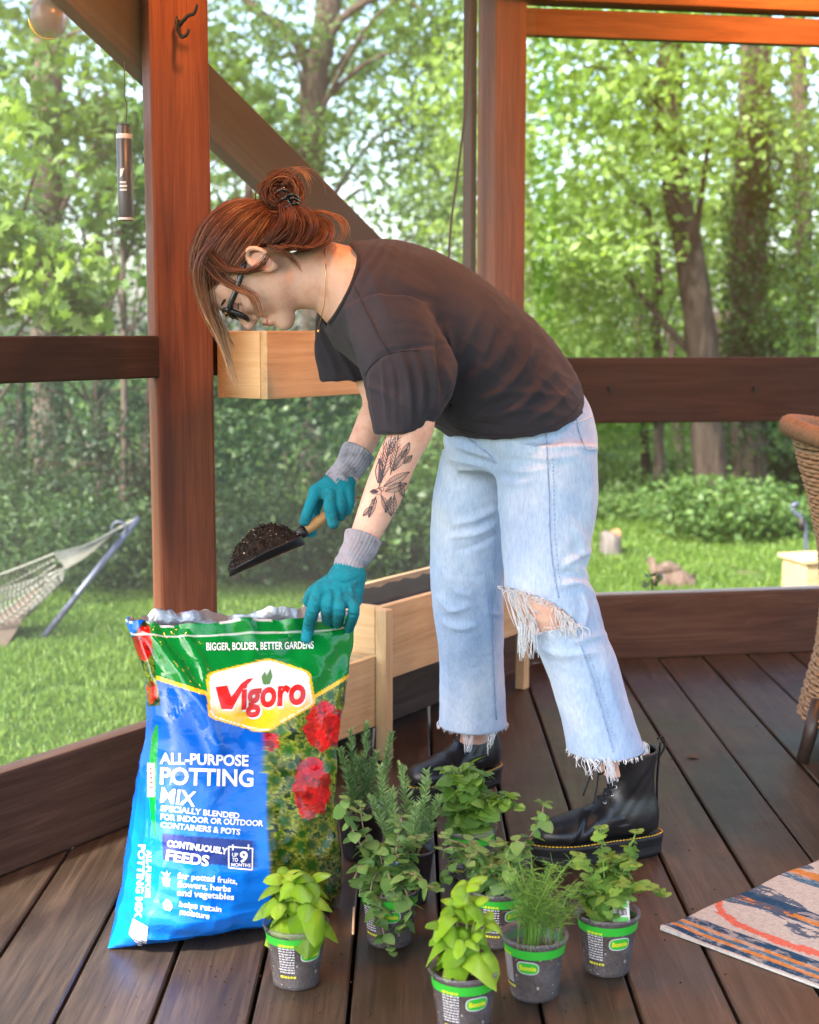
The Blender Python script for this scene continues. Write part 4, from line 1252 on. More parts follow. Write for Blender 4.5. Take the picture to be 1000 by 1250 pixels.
stump(512, 694, 26, 46, 'grey tree stump beyond the planter, left of the jeans')
# rotting log chunk
b = gat(820, 722); s = b.y / 1800
lc = empty('log_chunk', b); tag(lc, 'broken reddish brown log chunk lying on the lawn', 'log')
for nm, p0, p1, r0 in (('lower_piece', (798, 709), (848, 712), 13 * s), ('upper_piece', (788, 688), (826, 700), 8 * s)):
    k = 12; path = [at(p0[0] + (p1[0] - p0[0]) * i / (k - 1), p0[1] + (p1[1] - p0[1]) * i / (k - 1), b.y + .1) for i in range(k)]
    V, Fc = tube_vf(path, [r0 * (1 + .10 * math.sin(i * 1.1)) * min(1, .8 + .1 * min(i, 11 - i)) for i in range(k)], 12)
    V = V + np.array([[noise.noise(Vector(q) * 11) * .045 for _ in range(3)] for q in V])
    mobj(nm, V, Fc, bark_mat('log_wood', (.09, .06, .045), (.20, .145, .11)), lc, True)
# standpipe
b = gat(984, 705); Yp = b.y
hy = empty('water_standpipe', b); tag(hy, 'thin grey blue standpipe with a curved tap behind the wicker chair', 'standpipe')
V, Fc = tube_vf(spline([b, at(984, 660, Yp), at(982, 640, Yp), at(976, 630, Yp), at(970, 626, Yp), at(968, 620, Yp)], 20), .013, 10); mobj('pipe', V, Fc, Mpole, hy, True)
V, Fc = tube_vf([at(966, 618, Yp), at(975, 614, Yp)], .014, 8); mobj('tap', V, Fc, Mpole, hy, True)
V, Fc = tube_vf([at(979, 632, Yp), at(979, 648, Yp)], .02, 8); mobj('valve', V, Fc, M_iron, hy, True)
p = gat(992, 722); V, Fc = box_vf((0, 0, 0), (.26, .26, .19), .3, .008)
wb = empty('wooden_box', p); tag(wb, 'small pale wooden box on the lawn at the right edge', 'box')
link('box_side', mesh_data('box_side', V, Fc, M_pine), wb, (0, 0, .095))
V, Fc = box_vf((0, 0, 0), (.30, .30, .025), .3, .005); link('box_lid', mesh_data('box_lid', V, Fc, M_pine), wb, (0, 0, .204))
# far fence
f0 = at(700, 622, 19); f1 = at(790, 622, 19.5)
fe = empty('far_fence', f0); tag(fe, 'brown board fence far behind the lawn', 'fence')
nb = 9
for k in range(nb):
    p = f0.lerp(f1, (k + .5) / nb); V, Fc = box_vf((0, 0, 0), ((f1 - f0).length / nb - .008, .03, .36), 0, .004)
    link('fence_board', mesh_data('fence_board', V, Fc, M_base), fe, Vector((p.x, p.y, p.z + .06)) - parent_loc(fe))
# weed at the sill
b = at(796, 724, 4.9)
wd = empty('weed', (b.x, b.y, GZ)); tag(wd, 'small dark weed rising behind the right baseboard', 'weed')
ps = [tube_vf([(b.x, b.y, GZ), (b.x + .01, b.y, b.z - .1), at(796, 706, 4.9)], .003, 5)]
V, Fc = join(ps); mobj('stem', V, Fc, M_bark2, wd)
for k in range(9):
    o = link('leaf', mesh_data('weed_leaf', LEAF_M[0] * .035, np.array(LEAF_M[1]), M_leaf_shrub, attr={'rnd': ('FACE', 'FLOAT', np.full(12, random.random()))}), wd, at(786 + random.random() * 22, 700 + random.random() * 20, 4.9) - Vector(wd.location), (random.uniform(.6, 1.6), random.uniform(-.5, .5), random.uniform(0, 6)))
# dead leaf and stick on the deck
p = atz(846, 924, .004); V = LEAF_M[0] * np.array([.04, .03, .02]) + np.array([p.x, p.y, .006])
dl = mobj('fallen_leaf', V, np.array(LEAF_M[1]), plain('dead_leaf', (.09, .06, .03), .9), origin=p); tag(dl, 'curled dead leaf lying on the deck right of the boot', 'leaf')
V, Fc = tube_vf([atz(432, 1108, .004), atz(431, 1140, .004)], .0022, 6); tw = mobj('twig', V, Fc, plain('pale_twig', (.62, .5, .33), .8), origin=atz(431, 1125, .004)); tag(tw, 'short pale twig lying along a deck gap between the pots', 'twig')

# ------------------------------------------------------------------ rug
rc = atz(806, 1136); ra = atz(1000, 1051); rb = atz(968, 1250)
e1 = (ra - rc).normalized(); e2 = (rb - rc); e2 = (e2 - e1 * e2.dot(e1)).normalized()
def rug_mat():
    t = NT('woven_rug', .95, .1)
    v = t.obj()
    sx = t.n('ShaderNodeSeparateXYZ'); t.l(v, sx.inputs[0])
    fine = t.noise(v, 140, 3, .7); mid = t.noise(t.obj((1, .45, 1)), 64, 4, .75); big = t.noise(v, 9, 3, .55)
    X = t.math('ADD', sx.outputs[0], t.math('MULTIPLY', t.math('SUBTRACT', big, .5), .012))
    CRE, NAV, ORA, COR, SKB = (.43, .46, .44), (.018, .065, .14), (.48, .22, .055), (.58, .10, .055), (.05, .15, .26)
    base = t.ramp(X, [(0.0, CRE)])
    nd = t.n('ShaderNodeValToRGB'); nd.color_ramp.interpolation = 'CONSTANT'
    st = [(0, CRE), (.004, NAV), (.020, ORA), (.033, SKB), (.046, ORA), (.058, NAV), (.082, CRE), (.150, CRE), (.196, SKB), (.204, ORA), (.226, NAV), (.252, CRE), (.36, SKB), (.39, ORA), (.42, CRE), (.55, NAV), (.6, CRE)]
    e = nd.color_ramp.elements
    while len(e) < len(st): e.new(.5)
    for q, (p, c) in zip(e, st): q.position = p; q.color = (*c, 1)
    t.l(X, nd.inputs[0])
    worn = t.ramp(mid, [(.50, (0, 0, 0)), (.60, (1, 1, 1))])
    c = t.mix(t.math('MULTIPLY', worn, .62), nd.outputs[0], CRE)
    # coral arc: a bent band around a curve in the rug
    Y = sx.outputs[1]
    # band distance: |x - (0.105 + 0.02*cos)|
    arc = t.math('ADD', .104, t.math('MULTIPLY', t.math('POWER', 2.718, t.math('MULTIPLY', Y, -24.0)), .066))
    dd = t.math('ABSOLUTE', t.math('SUBTRACT', sx.outputs[0], arc))
    ba = t.math('LESS_THAN', dd, t.math('MULTIPLY', t.math('SUBTRACT', mid, .28), .045))
    c = t.mix(t.math('MULTIPLY', ba, .85), c, COR)
    bl = t.noise(t.obj((1, .55, 1)), 6.5, 2, .5)
    patch = t.math('MULTIPLY', t.math('GREATER_THAN', bl, .52), t.math('GREATER_THAN', mid, .47))
    far = t.math('GREATER_THAN', sx.outputs[0], .15)
    c = t.mix(t.math('MULTIPLY', t.math('MULTIPLY', patch, far), .85), c, NAV)
    # wool flecks
    c = t.mix(.5, c, t.ramp(fine, [(.3, (.55, .55, .55)), (.7, (1.25, 1.25, 1.25))]), 'MULTIPLY')
    t.col(c)
    w = t.n('ShaderNodeTexWave'); w.inputs['Scale'].default_value = 90; w.bands_direction = 'X'; w.inputs['Distortion'].default_value = 1.5; t.l(v, w.inputs['Vector'])
    t.bump(t.math('ADD', t.math('MULTIPLY', w.outputs['Fac'], .5), fine), .6, .004)
    return t.m
nx_, ny_ = 90, 90
V = []
for j in range(ny_ + 1):
    for i in range(nx_ + 1):
        x, y = 1.3 * (i / nx_) ** 1.3, 1.1 * (j / ny_) ** 1.3
        z = .0045 + .0012 * noise.noise(Vector((x * 9, y * 9, 0))) + .005 * math.exp(-((x) / .03) ** 2 - ((y) / .04) ** 2)
        V.append((x, y + .003 * math.sin(x * 30), z))
nt = len(V)
Fc = [(j * (nx_ + 1) + i, j * (nx_ + 1) + i + 1, (j + 1) * (nx_ + 1) + i + 1, (j + 1) * (nx_ + 1) + i) for j in range(ny_) for i in range(nx_)]
bd_ = [i for i in range(nx_ + 1)] + [j * (nx_ + 1) + nx_ for j in range(1, ny_ + 1)] + [ny_ * (nx_ + 1) + i for i in range(nx_ - 1, -1, -1)] + [j * (nx_ + 1) for j in range(ny_ - 1, 0, -1)]
for b in bd_: V.append((V[b][0], V[b][1], .001))
for k in range(len(bd_)): Fc.append((bd_[k], nt + k, nt + (k + 1) % len(bd_), bd_[(k + 1) % len(bd_)]))
rugm = mesh_data('area_rug', V, Fc, rug_mat(), True)
rug = link('area_rug', rugm, None, rc, Matrix((e1, e2, e1.cross(e2))).transposed().to_euler())
if e1.cross(e2).z < 0:
    rugm.transform(Matrix.Diagonal((1, 1, -1, 1)))
    rugm.flip_normals()
tag(rug, 'flat woven rug with navy, orange, coral and cream stripes at the lower right', 'rug')

# ------------------------------------------------------------------ wicker chair at the right edge
cc = Vector((1.262, 3.50, 0))
ch = empty('wicker_chair', cc); tag(ch, 'woven rattan tub chair with a blue grey cushion at the right edge', 'chair')
M_wick = wood_mat('rattan', (.20, .125, .065), (.34, .235, .135), (.46, .34, .21), 'X', rough=.6, gscale=3)
M_wick_rim = wood_mat('rattan_rim', (.16, .10, .05), (.27, .18, .10), (.38, .27, .16), 'X', rough=.7, gscale=9)
def ch_r(z): return float(np.interp(z, [.08, .14, .25, .37, .5, .62, .72, .80], [.305, .292, .265, .255, .268, .295, .325, .345]))
def ch_top(a): return .635 + .16 * (0.5 + .5 * math.cos(a - R(165)))
ps = []
na = 150
zlev = np.arange(.09, .79, .011)
for k, z in enumerate(zlev):
    run = []
    for i in range(na + 1):
        a = 2 * math.pi * i / na
        if z > ch_top(a) - .01:
            if len(run) > 3: ps.append(tube_vf(run, .0064, 4, flat=1.0))
            run = []; continue
        r = ch_r(z) + .003 * math.sin(a * 34 + k * math.pi)
        run.append((cc.x + r * math.cos(a), cc.y + r * math.sin(a), z + .0012 * math.sin(k * 3 + a * 5)))
    if len(run) > 3: ps.append(tube_vf(run, .0064, 4, flat=1.0))
V, Fc = join(ps); o = mobj('woven_shell', V, Fc, M_wick, ch, True); o['kind'] = 'stuff'
# inner wall so nothing shows through
rings = [[(cc.x + (ch_r(z) - .006) * math.cos(a), cc.y + (ch_r(z) - .006) * math.sin(a), min(z, ch_top(a))) for a in np.linspace(0, 2 * math.pi, 60, endpoint=False)] for z in np.linspace(.09, .79, 26)]
V, Fc = loft_vf([np.array(r) for r in rings], caps=False); mobj('inner_wall', V, Fc, M_wick, ch, True)
# braided rim
na = 420
P_ = np.array([(cc.x + (ch_r(ch_top(a)) + .006) * math.cos(a), cc.y + (ch_r(ch_top(a)) + .006) * math.sin(a), ch_top(a)) for a in np.linspace(0, 2 * math.pi, na + 1)])
Pc, T_, N_, B_ = frames(P_)
sd = 14; rings = []
for i in range(na + 1):
    a = np.arange(sd) * 2 * math.pi / sd
    rr = .024 * (1 + .055 * np.sin(a * 2 + i * 1.35) + .03 * np.sin(a * 3 - i * 2.1))
    rings.append(Pc[i] + (rr * np.cos(a))[:, None] * N_[i] + (rr * np.sin(a))[:, None] * B_[i])
V, Fc = loft_vf(rings, caps=False); mobj('braided_rim', V, Fc, M_wick_rim, ch, True)
# seat and cushions
V, Fc = lathe_vf([(.001, .40), (.20, .40), (.235, .39), (.245, .36), (.235, .33), (.001, .33)], 32, cc); mobj('seat_cushion', V, Fc, plain('cushion_fabric', (.36, .42, .44), .9, .1, var=.25, vs=12), ch, True)
bm = bmesh.new(); bmesh.ops.create_uvsphere(bm, u_segments=24, v_segments=16, radius=1)
for v in bm.verts:
    q = v.co; e = lambda t_: math.copysign(abs(t_) ** .6, t_); v.co = Vector((e(q.x) * .07, e(q.y) * .17, e(q.z) * .17))
T = Matrix.Translation(cc + Vector((-.185, -.03, .60))) @ Matrix.Rotation(R(-14), 4, 'Y')
V = np.array([T @ v.co for v in bm.verts]); Fc = [tuple(v.index for v in f.verts) for f in bm.faces]; bm.free()
mobj('back_cushion', V, Fc, plain('cushion_fabric_pale', (.50, .55, .55), .9, .1, var=.25, vs=12), ch, True)
M_leg = plain('dark_brown_leg', (.035, .024, .018), .4, .5)
lt, lb_ = at(977, 866, 3.44), atz(961, 931)
for a in (R(194), R(284), R(14), R(104)):
    t0 = cc + Vector((.295 * math.cos(a), .295 * math.sin(a), .15)); t1 = cc + Vector((.335 * math.cos(a), .335 * math.sin(a), .001))
    V, Fc = tube_vf([t0, t1], [.019, .015], 14); mobj('leg', V, Fc, M_leg, ch, True)
# ------------------------------------------------------------------ herb pots
POT_H, POT_R, POT_B = 0.099, 0.0515, 0.037
def pot_plastic():
    t = NT('clear_pot_plastic', .28, .5); t.col((.25, .235, .25))
    tr_ = t.n('ShaderNodeBsdfTransparent'); tr_.inputs[0].default_value = (.9, .9, .9, 1)
    ms = t.n('ShaderNodeMixShader')
    nz = t.noise(t.obj(), 30, 4, .6)
    t.l(t.ramp(nz, [(.3, (.56,) * 3), (.7, (.84,) * 3)]), ms.inputs[0])
    t.l(t.b.outputs[0], ms.inputs[1]); t.l(tr_.outputs[0], ms.inputs[2]); t.l(ms.outputs[0], t.out.inputs[0])
    return t.m
M_pot = pot_plastic()
M_pot_black = plain('black_pot_plastic', (.012, .012, .013), .4, .5)
M_band = plain('green_label_band', (.03, .36, .03), .35, .5)
M_pwhite = plain('label_white', (.50, .50, .53), .5)
M_pyel = plain('label_yellow', (.62, .60, .03), .5)
M_stem = plain('herb_stem', (.16, .24, .06), .6, .3, var=.3, vs=40)
M_stem_br = plain('herb_woody_stem', (.24, .16, .11), .7, .3, var=.3, vs=40)

def herb_leaf_mat(name, dark, mid, light, trans=.3, rough=.38):
    t = NT(name, rough, .45)
    r = t.rnd()
    c = t.ramp(r, [(0, dark), (.5, mid), (1, light)])
    v = t.obj()
    nz = t.noise(v, 90, 3, .6)
    c = t.mix(.5, c, t.ramp(nz, [(.3, (.8, .8, .8)), (.7, (1.15, 1.15, 1.1))]), 'MULTIPLY')
    t.col(c)
    # veins: chevrons on the leaf
    sx = t.n('ShaderNodeSeparateXYZ'); t.l(v, sx.inputs[0])
    w = t.math('SINE', t.math('ADD', t.math('MULTIPLY', t.math('ABSOLUTE', sx.outputs[0]), -420.0), t.math('MULTIPLY', sx.outputs[1], 700.0)))
    t.bump(t.math('ADD', w, t.math('MULTIPLY', nz, 1.5)), .5, .0016)
    tr_ = t.n('ShaderNodeBsdfTranslucent'); t.l(t.mix(1.0, c, (1.3, 1.3, .5), 'MULTIPLY'), tr_.inputs[0])
    ms = t.n('ShaderNodeMixShader'); ms.inputs[0].default_value = trans
    t.l(t.b.outputs[0], ms.inputs[1]); t.l(tr_.outputs[0], ms.inputs[2]); t.l(ms.outputs[0], t.out.inputs[0])
    return t.m
M_basil = herb_leaf_mat('basil_leaf', (.15, .31, .012), (.26, .47, .022), (.40, .60, .045), rough=.26)
M_oreg = herb_leaf_mat('oregano_leaf', (.09, .20, .045), (.15, .30, .075), (.24, .40, .12), rough=.45)
M_mint = herb_leaf_mat('mint_leaf', (.11, .25, .03), (.19, .36, .05), (.32, .48, .08), rough=.42)
M_cil = herb_leaf_mat('cilantro_leaf', (.10, .22, .03), (.17, .33, .05), (.28, .44, .07), rough=.5)
M_rose = leaf_mat('rosemary_needle', (.16, .31, .10), (.29, .46, .18), (.44, .58, .30), .35)
M_dill = leaf_mat('dill_thread', (.08, .20, .03), (.15, .31, .05), (.26, .43, .08), .25)
M_deadleaf = plain('dry_leaf', (.28, .20, .12), .9, .1, var=.3)

def leaf_grid(w, l, cup, fold, curl, nu=4, nv=7, serr=0.0, lobes=0, point=.6):
    """leaf of unit size along +Y from its base; convex between veins, curling down at the tip"""
    V, Fc = [], []
    for j in range(nv + 1):
        v = j / nv
        hw = w * (math.sin(math.pi * v ** .75) ** point if 0 < v < 1 else 0)
        if lobes: hw *= 1 + .30 * math.cos(lobes * 2 * math.pi * v)
        for i in range(nu + 1):
            u = 2 * i / nu - 1
            x = hw * u * (1 + serr * (1 if (j % 2) else -1) * abs(u))
            z = cup * (1 - u * u) * math.sin(math.pi * v) * l * .5 + fold * abs(u) * hw - curl * v * v * l
            V.append((x, l * v, z))
    for j in range(nv):
        for i in range(nu):
            a = j * (nu + 1) + i; Fc.append((a, a + 1, a + nu + 2, a + nu + 1))
    return V, Fc
def leaf_mesh(name, mat, *a, **k):
    V, Fc = leaf_grid(*a, **k); me = mesh_data(name, V, Fc, mat, True); return me
BASIL = [leaf_mesh('basil_leaf', M_basil, .41, 1, .75, .06, .45, 4, 7, point=.45), leaf_mesh('basil_leaf', M_basil, .46, 1, .95, .02, .60, 4, 7, point=.42), leaf_mesh('basil_leaf', M_basil, .35, 1, .5, .16, .28, 4, 7, point=.5)]
OREG = [leaf_mesh('oregano_leaf', M_oreg, .38, 1, .10, .15, .15, 2, 5), leaf_mesh('oregano_leaf', M_oreg, .42, 1, .15, .05, .3, 2, 5)]
MINT = [leaf_mesh('mint_leaf', M_mint, .44, 1, .10, .12, .2, 4, 7, serr=.10), leaf_mesh('mint_leaf', M_mint, .50, 1, .12, .05, .35, 4, 7, serr=.12)]
def lobed(name, mat):
    """fan-shaped leaf of three toothed lobes"""
    bm = bmesh.new(); out = []
    for k in range(37):
        a = R(-125 + 250 * k / 36)
        lobe = .62 + .30 * abs(math.cos(1.44 * a)) ** .7; tooth = .07 * math.cos(k * math.pi / 1.5)
        out.append((a, lobe + tooth))
    vs = [bm.verts.new((r * math.sin(a), .25 + r * math.cos(a) * .9, -.20 * r * r + .10 * math.cos(3 * a) * r)) for a, r in out]
    mi = [bm.verts.new((.5 * r * math.sin(a), .25 + .5 * r * math.cos(a) * .9, .03 + .06 * math.cos(3 * a) * r)) for a, r in out[::2]]
    c0 = bm.verts.new((0, .1, .02))
    for k in range(18):
        bm.faces.new((c0, mi[k + 1], mi[k])); bm.faces.new((mi[k], mi[k + 1], vs[2 * k + 2], vs[2 * k + 1])); bm.faces.new((mi[k], vs[2 * k + 1], vs[2 * k]))
    bmesh.ops.recalc_face_normals(bm, faces=bm.faces[:])
    me = bpy.data.meshes.new(name); bm.to_mesh(me); bm.free(); me.materials.append(mat)
    me.polygons.foreach_set('use_smooth', np.ones(len(me.polygons), bool)); return me
CIL = [lobed('cilantro_leaf', M_cil)]

def leaf_obj(me, root, pos, yaw, pitch, roll, size, name='leaf'):
    """leaf whose base sits at pos, pointing along yaw, pitched down by pitch"""
    o = bpy.data.objects.new(name, me); COL.objects.link(o); o.parent = root
    o.location = Vector(pos) - Vector(root.location)
    o.rotation_euler = (Matrix.Rotation(yaw, 3, 'Z') @ Matrix.Rotation(-pitch, 3, 'X') @ Matrix.Rotation(roll, 3, 'Y')).to_euler()
    o.scale = (size,) * 3
    return o

# shared pot meshes
_pp = [(POT_B - .002, .001), (POT_B, .003), (POT_B + .001, .012), (POT_R - .0035, POT_H - .010), (POT_R - .001, POT_H - .008), (POT_R + .001, POT_H - .004), (POT_R + .001, POT_H), (POT_R - .002, POT_H + .0005), (POT_R - .005, POT_H - .003)]
V, Fc = lathe_vf(_pp, 40); V = np.vstack([V, [[0, 0, .001]]]); n0 = len(V) - 1; Fc += [(n0, (i + 1) % 40, i) for i in range(40)]
ME_pot = mesh_data('pot', V, Fc, M_pot, True); ME_potb = mesh_data('pot', V, Fc, M_pot_black, True)
def rad_at(z): return POT_B + .001 + (POT_R - .0035 - POT_B - .001) * (z - .012) / (POT_H - .022)
ME_soil = []
for sd_, h_ in ((0, POT_H - .016), (1, POT_H - .032)):
    prof = [(POT_B - .004, .004)] + [(rad_at(z) - .0022, z) for z in np.linspace(.012, h_, 6)]
    V, Fc = lathe_vf(prof, 32)
    nr = 6
    base = len(V) - 32
    prev = list(range(base, base + 32)); V = list(map(tuple, V))
    for k in range(1, nr):
        f = 1 - k / nr; cur = []
        for j in range(32):
            a = 2 * math.pi * j / 32; r = (rad_at(h_) - .0022) * f
            cur.append(len(V)); V.append((r * math.cos(a), r * math.sin(a), h_ + .005 * (1 - f) + .003 * noise.noise(Vector((r * math.cos(a) * 90, r * math.sin(a) * 90, sd_ * 7)))))
        Fc += [(prev[j], prev[(j + 1) % 32], cur[(j + 1) % 32], cur[j]) for j in range(32)]; prev = cur
    V.append((0, 0, h_ + .006)); Fc += [(prev[j], prev[(j + 1) % 32], len(V) - 1) for j in range(32)]
    ME_soil.append(mesh_data('soil', V, Fc, M_soil_pot, True))
zb0, zb1 = POT_H - .025, POT_H - .011
V, Fc = lathe_vf([(rad_at(zb0) + .0006, zb0), (rad_at(zb1) + .0006, zb1)], 40); ME_band = mesh_data('label_band', V, Fc, M_band, True)
def pot_patch(polys, lift=.0006):
    """flat print wrapped on the pot wall; polys in (arc metres, z)"""
    V, Fc = [], []
    for poly in polys:
        b = len(V)
        for s, z in poly:
            r = rad_at(z) + lift; a = s / .042
            V.append((r * math.sin(a), -r * math.cos(a), z))
        Fc.append(tuple(range(b, len(V))))
    return V, Fc
g = np.random.default_rng(21)
rects = []
for k in range(10):
    z = .071 - k * .0044; s = -.034
    while s < -.010:
        w = g.uniform(.002, .006); e_ = min(s + w, -.0095); m_ = (s + e_) / 2
        rects.append([(s, z), (m_, z), (e_, z), (e_, z + .0020), (m_, z + .0020), (s, z + .0020)]); s += w + .0012
V, Fc = pot_patch(rects); ME_lines = mesh_data('label_text', V, Fc, M_pwhite)
rects = []
for z, s0, s1 in ((.0755, -.034, -.010), (.0755 - .053, -.034, -.008)):
    s = s0
    while s < s1:
        w = g.uniform(.003, .007); rects.append([(s, z), (s + w / 2, z), (s + w, z), (s + w, z + .0035), (s + w / 2, z + .0035), (s, z + .0035)]); s += w + .0015
V, Fc = pot_patch(rects); ME_ylines = mesh_data('label_heading', V[:], Fc, M_pyel)
def cloud(cx, cz, w, h_, n=40):
    out = []
    for k in range(n):
        a = 2 * math.pi * k / n; q = (abs(math.cos(a)) ** 3 + abs(math.sin(a)) ** 3) ** (-1 / 3)
        out.append((cx + w * q * math.cos(a), cz + h_ * q * math.sin(a)))
    return out
def fan(cx, cz, w, h_, lift):
    o_ = cloud(cx, cz, w, h_); V, Fc = [], []
    P_ = [(cx, cz)] + [(cx + (x - cx) * .5, cz + (z - cz) * .5) for x, z in o_] + o_
    for s, z in P_:
        r = rad_at(z) + lift; a = s / .042; V.append((r * math.sin(a), -r * math.cos(a), z))
    n = len(o_)
    Fc = [(0, 1 + k, 1 + (k + 1) % n) for k in range(n)] + [(1 + k, 1 + n + k, 1 + n + (k + 1) % n, 1 + (k + 1) % n) for k in range(n)]
    return V, Fc
V, Fc = fan(.016, .060, .0165, .0105, .0007); ME_lg0 = mesh_data('logo_edge', V, Fc, M_pwhite)
V, Fc = fan(.016, .060, .015, .009, .0011); ME_lg1 = mesh_data('logo_patch', V, Fc, M_band)
me = text_mesh('Bonnie', .03)
bm = bmesh.new(); bm.from_mesh(me)
xs = [v.co.x for v in bm.verts]; x0_, x1_ = min(xs), max(xs)
for k in range(1, 12): bmesh.ops.bisect_plane(bm, geom=bm.verts[:] + bm.edges[:] + bm.faces[:], plane_co=(x0_ + (x1_ - x0_) * k / 12, 0, 0), plane_no=(1, 0, 0))
for v in bm.verts:
    s = .004 + (v.co.x - x0_) / (x1_ - x0_) * .024; z = .0565 + v.co.y * .0115
    r = rad_at(z) + .0015; a = s / .042; v.co = Vector((r * math.sin(a), -r * math.cos(a), z))
ME_brand = bpy.data.meshes.new('logo_text'); bm.to_mesh(ME_brand); bm.free(); ME_brand.materials.append(M_pyel)

def make_pot(name, px, py, label, yaw=0.0, soil=0, black=False, cat='potted herb', tilt=(0, 0)):
    p = atz(px, py)
    root = empty(name, (p.x, p.y, .001)); tag(root, label, cat, 'herb pots on the deck')
    r_ = (0, 0, yaw)
    pot = link('pot', ME_potb if black else ME_pot, root, rot=r_)
    link('soil', ME_soil[soil], root, rot=r_)
    if not black:
        link('label_band', ME_band, pot); link('label_text', ME_lines, pot)['kind'] = 'stuff'; link('label_heading', ME_ylines, pot)['kind'] = 'stuff'
        link('logo_edge', ME_lg0, pot); link('logo_patch', ME_lg1, pot); link('logo_text', ME_brand, pot)
    return root, Vector((p.x, p.y, POT_H - (.016 if soil == 0 else .032)))

def stem_obj(root, paths, r0, r1, mat=None, sides=6, name='stem'):
    ps = []
    for pth in paths:
        k = 10; ps.append(tube_vf(spline([tuple(q) for q in pth], k), np.linspace(r0, r1, k), sides))
    V, Fc = join(ps); return mobj(name, V, Fc, mat or M_stem, root, True)

def basil(name, px, py, label, seed, Hs, spread, n_nodes, size, yaw, extra=()):
    root, s = make_pot(name, px, py, label, yaw)
    g = np.random.default_rng(seed)
    stems = []
    for k, (dx, dy, hh) in enumerate(extra):
        top = s + Vector((dx, dy, hh)); stems.append((s + Vector((dx * .3, dy * .3, -.004)), s.lerp(top, .5) + Vector((dx * .1, dy * .1, 0)), top))
    for pth in stems:
        stem_obj(root, [pth], .0028, .0016)
        a0 = g.uniform(0, math.pi)
        for q in range(n_nodes):
            f = (q + .5) / n_nodes
            p = pth[0].lerp(pth[2], .30 + .70 * f)
            a0 += math.pi / 2 + g.normal(0, .35)
            sz = size * (1.0 - .35 * f) * g.uniform(.8, 1.2)
            for sgn in (0, math.pi):
                leaf_obj(BASIL[g.integers(3)], root, p, a0 + sgn + g.normal(0, .25), R(-12 + 40 * (1 - f)) + g.normal(0, .28), g.normal(0, .35), sz * g.uniform(.8, 1.15))
        for q in range(4):
            leaf_obj(BASIL[g.integers(3)], root, pth[2], a0 + q * 1.6 + g.normal(0, .2), R(-40 + 14 * q) + g.normal(0, .2), g.normal(0, .3), size * g.uniform(.4, .65))
    return root, s

b1, s1 = basil('basil_pot', 362, 1199, 'puffy bright basil in a clear pot nearest the blue bag', 1, .07, .03, 2, .060, R(14), [(-.022, -.010, .050), (.020, .006, .075), (.0, -.012, .085), (-.018, .012, .080), (.022, -.016, .048)])
b2, s2 = basil('basil_pot', 566, 1259, 'tall bright basil in the pot at the front edge of the picture', 2, .10, .03, 2, .054, R(2), [(.006, .004, .132), (-.030, -.006, .078), (.030, -.004, .082), (-.004, -.016, .060), (-.012, .010, .100), (.018, .010, .105)])
leaf_obj(OREG[0], b2, s2 + Vector((-.006, -.006, .05)), R(190), R(60), 0, .03, 'withered_leaf').data = mesh_data('withered_leaf', *leaf_grid(.25, 1, .3, .4, .3), M_deadleaf, True)

def sprawl(name, px, py, label, seed, stems, leaves, size, step, yaw, stem_mat, soil=0, pair=True, black=False, tag_card=False):
    root, s = make_pot(name, px, py, label, yaw, soil, black)
    g = np.random.default_rng(seed)
    for st in stems:
        pts = [s + Vector((st[0][0] * .2, st[0][1] * .2, -.004))] + [s + Vector(q) for q in st]
        P = spline([tuple(q) for q in pts], 30)
        stem_obj(root, [pts], .0016, .0009, stem_mat)
        L = np.concatenate([[0], np.cumsum(np.linalg.norm(np.diff(P, axis=0), axis=1))])
        d = step * 1.2; a = g.uniform(0, 6)
        while d < L[-1]:
            i = int(np.searchsorted(L, d)); p = Vector(P[min(i, 29)])
            f = d / L[-1]; sz = size * (1.1 - .45 * f) * g.uniform(.75, 1.2)
            a += math.pi / 2 + g.normal(0, .25)
            for sg in ((0, math.pi) if pair else (0,)):
                leaf_obj(leaves[g.integers(len(leaves))], root, p, a + sg + g.normal(0, .2), R(5) + g.normal(0, .4), g.normal(0, .4), sz * g.uniform(.75, 1.2))
            d += step * g.uniform(.8, 1.2)
        leaf_obj(leaves[0], root, Vector(P[-1]), a, R(-10), 0, size * .6); leaf_obj(leaves[0], root, Vector(P[-1]), a + math.pi, R(-10), 0, size * .55)
    return root, s

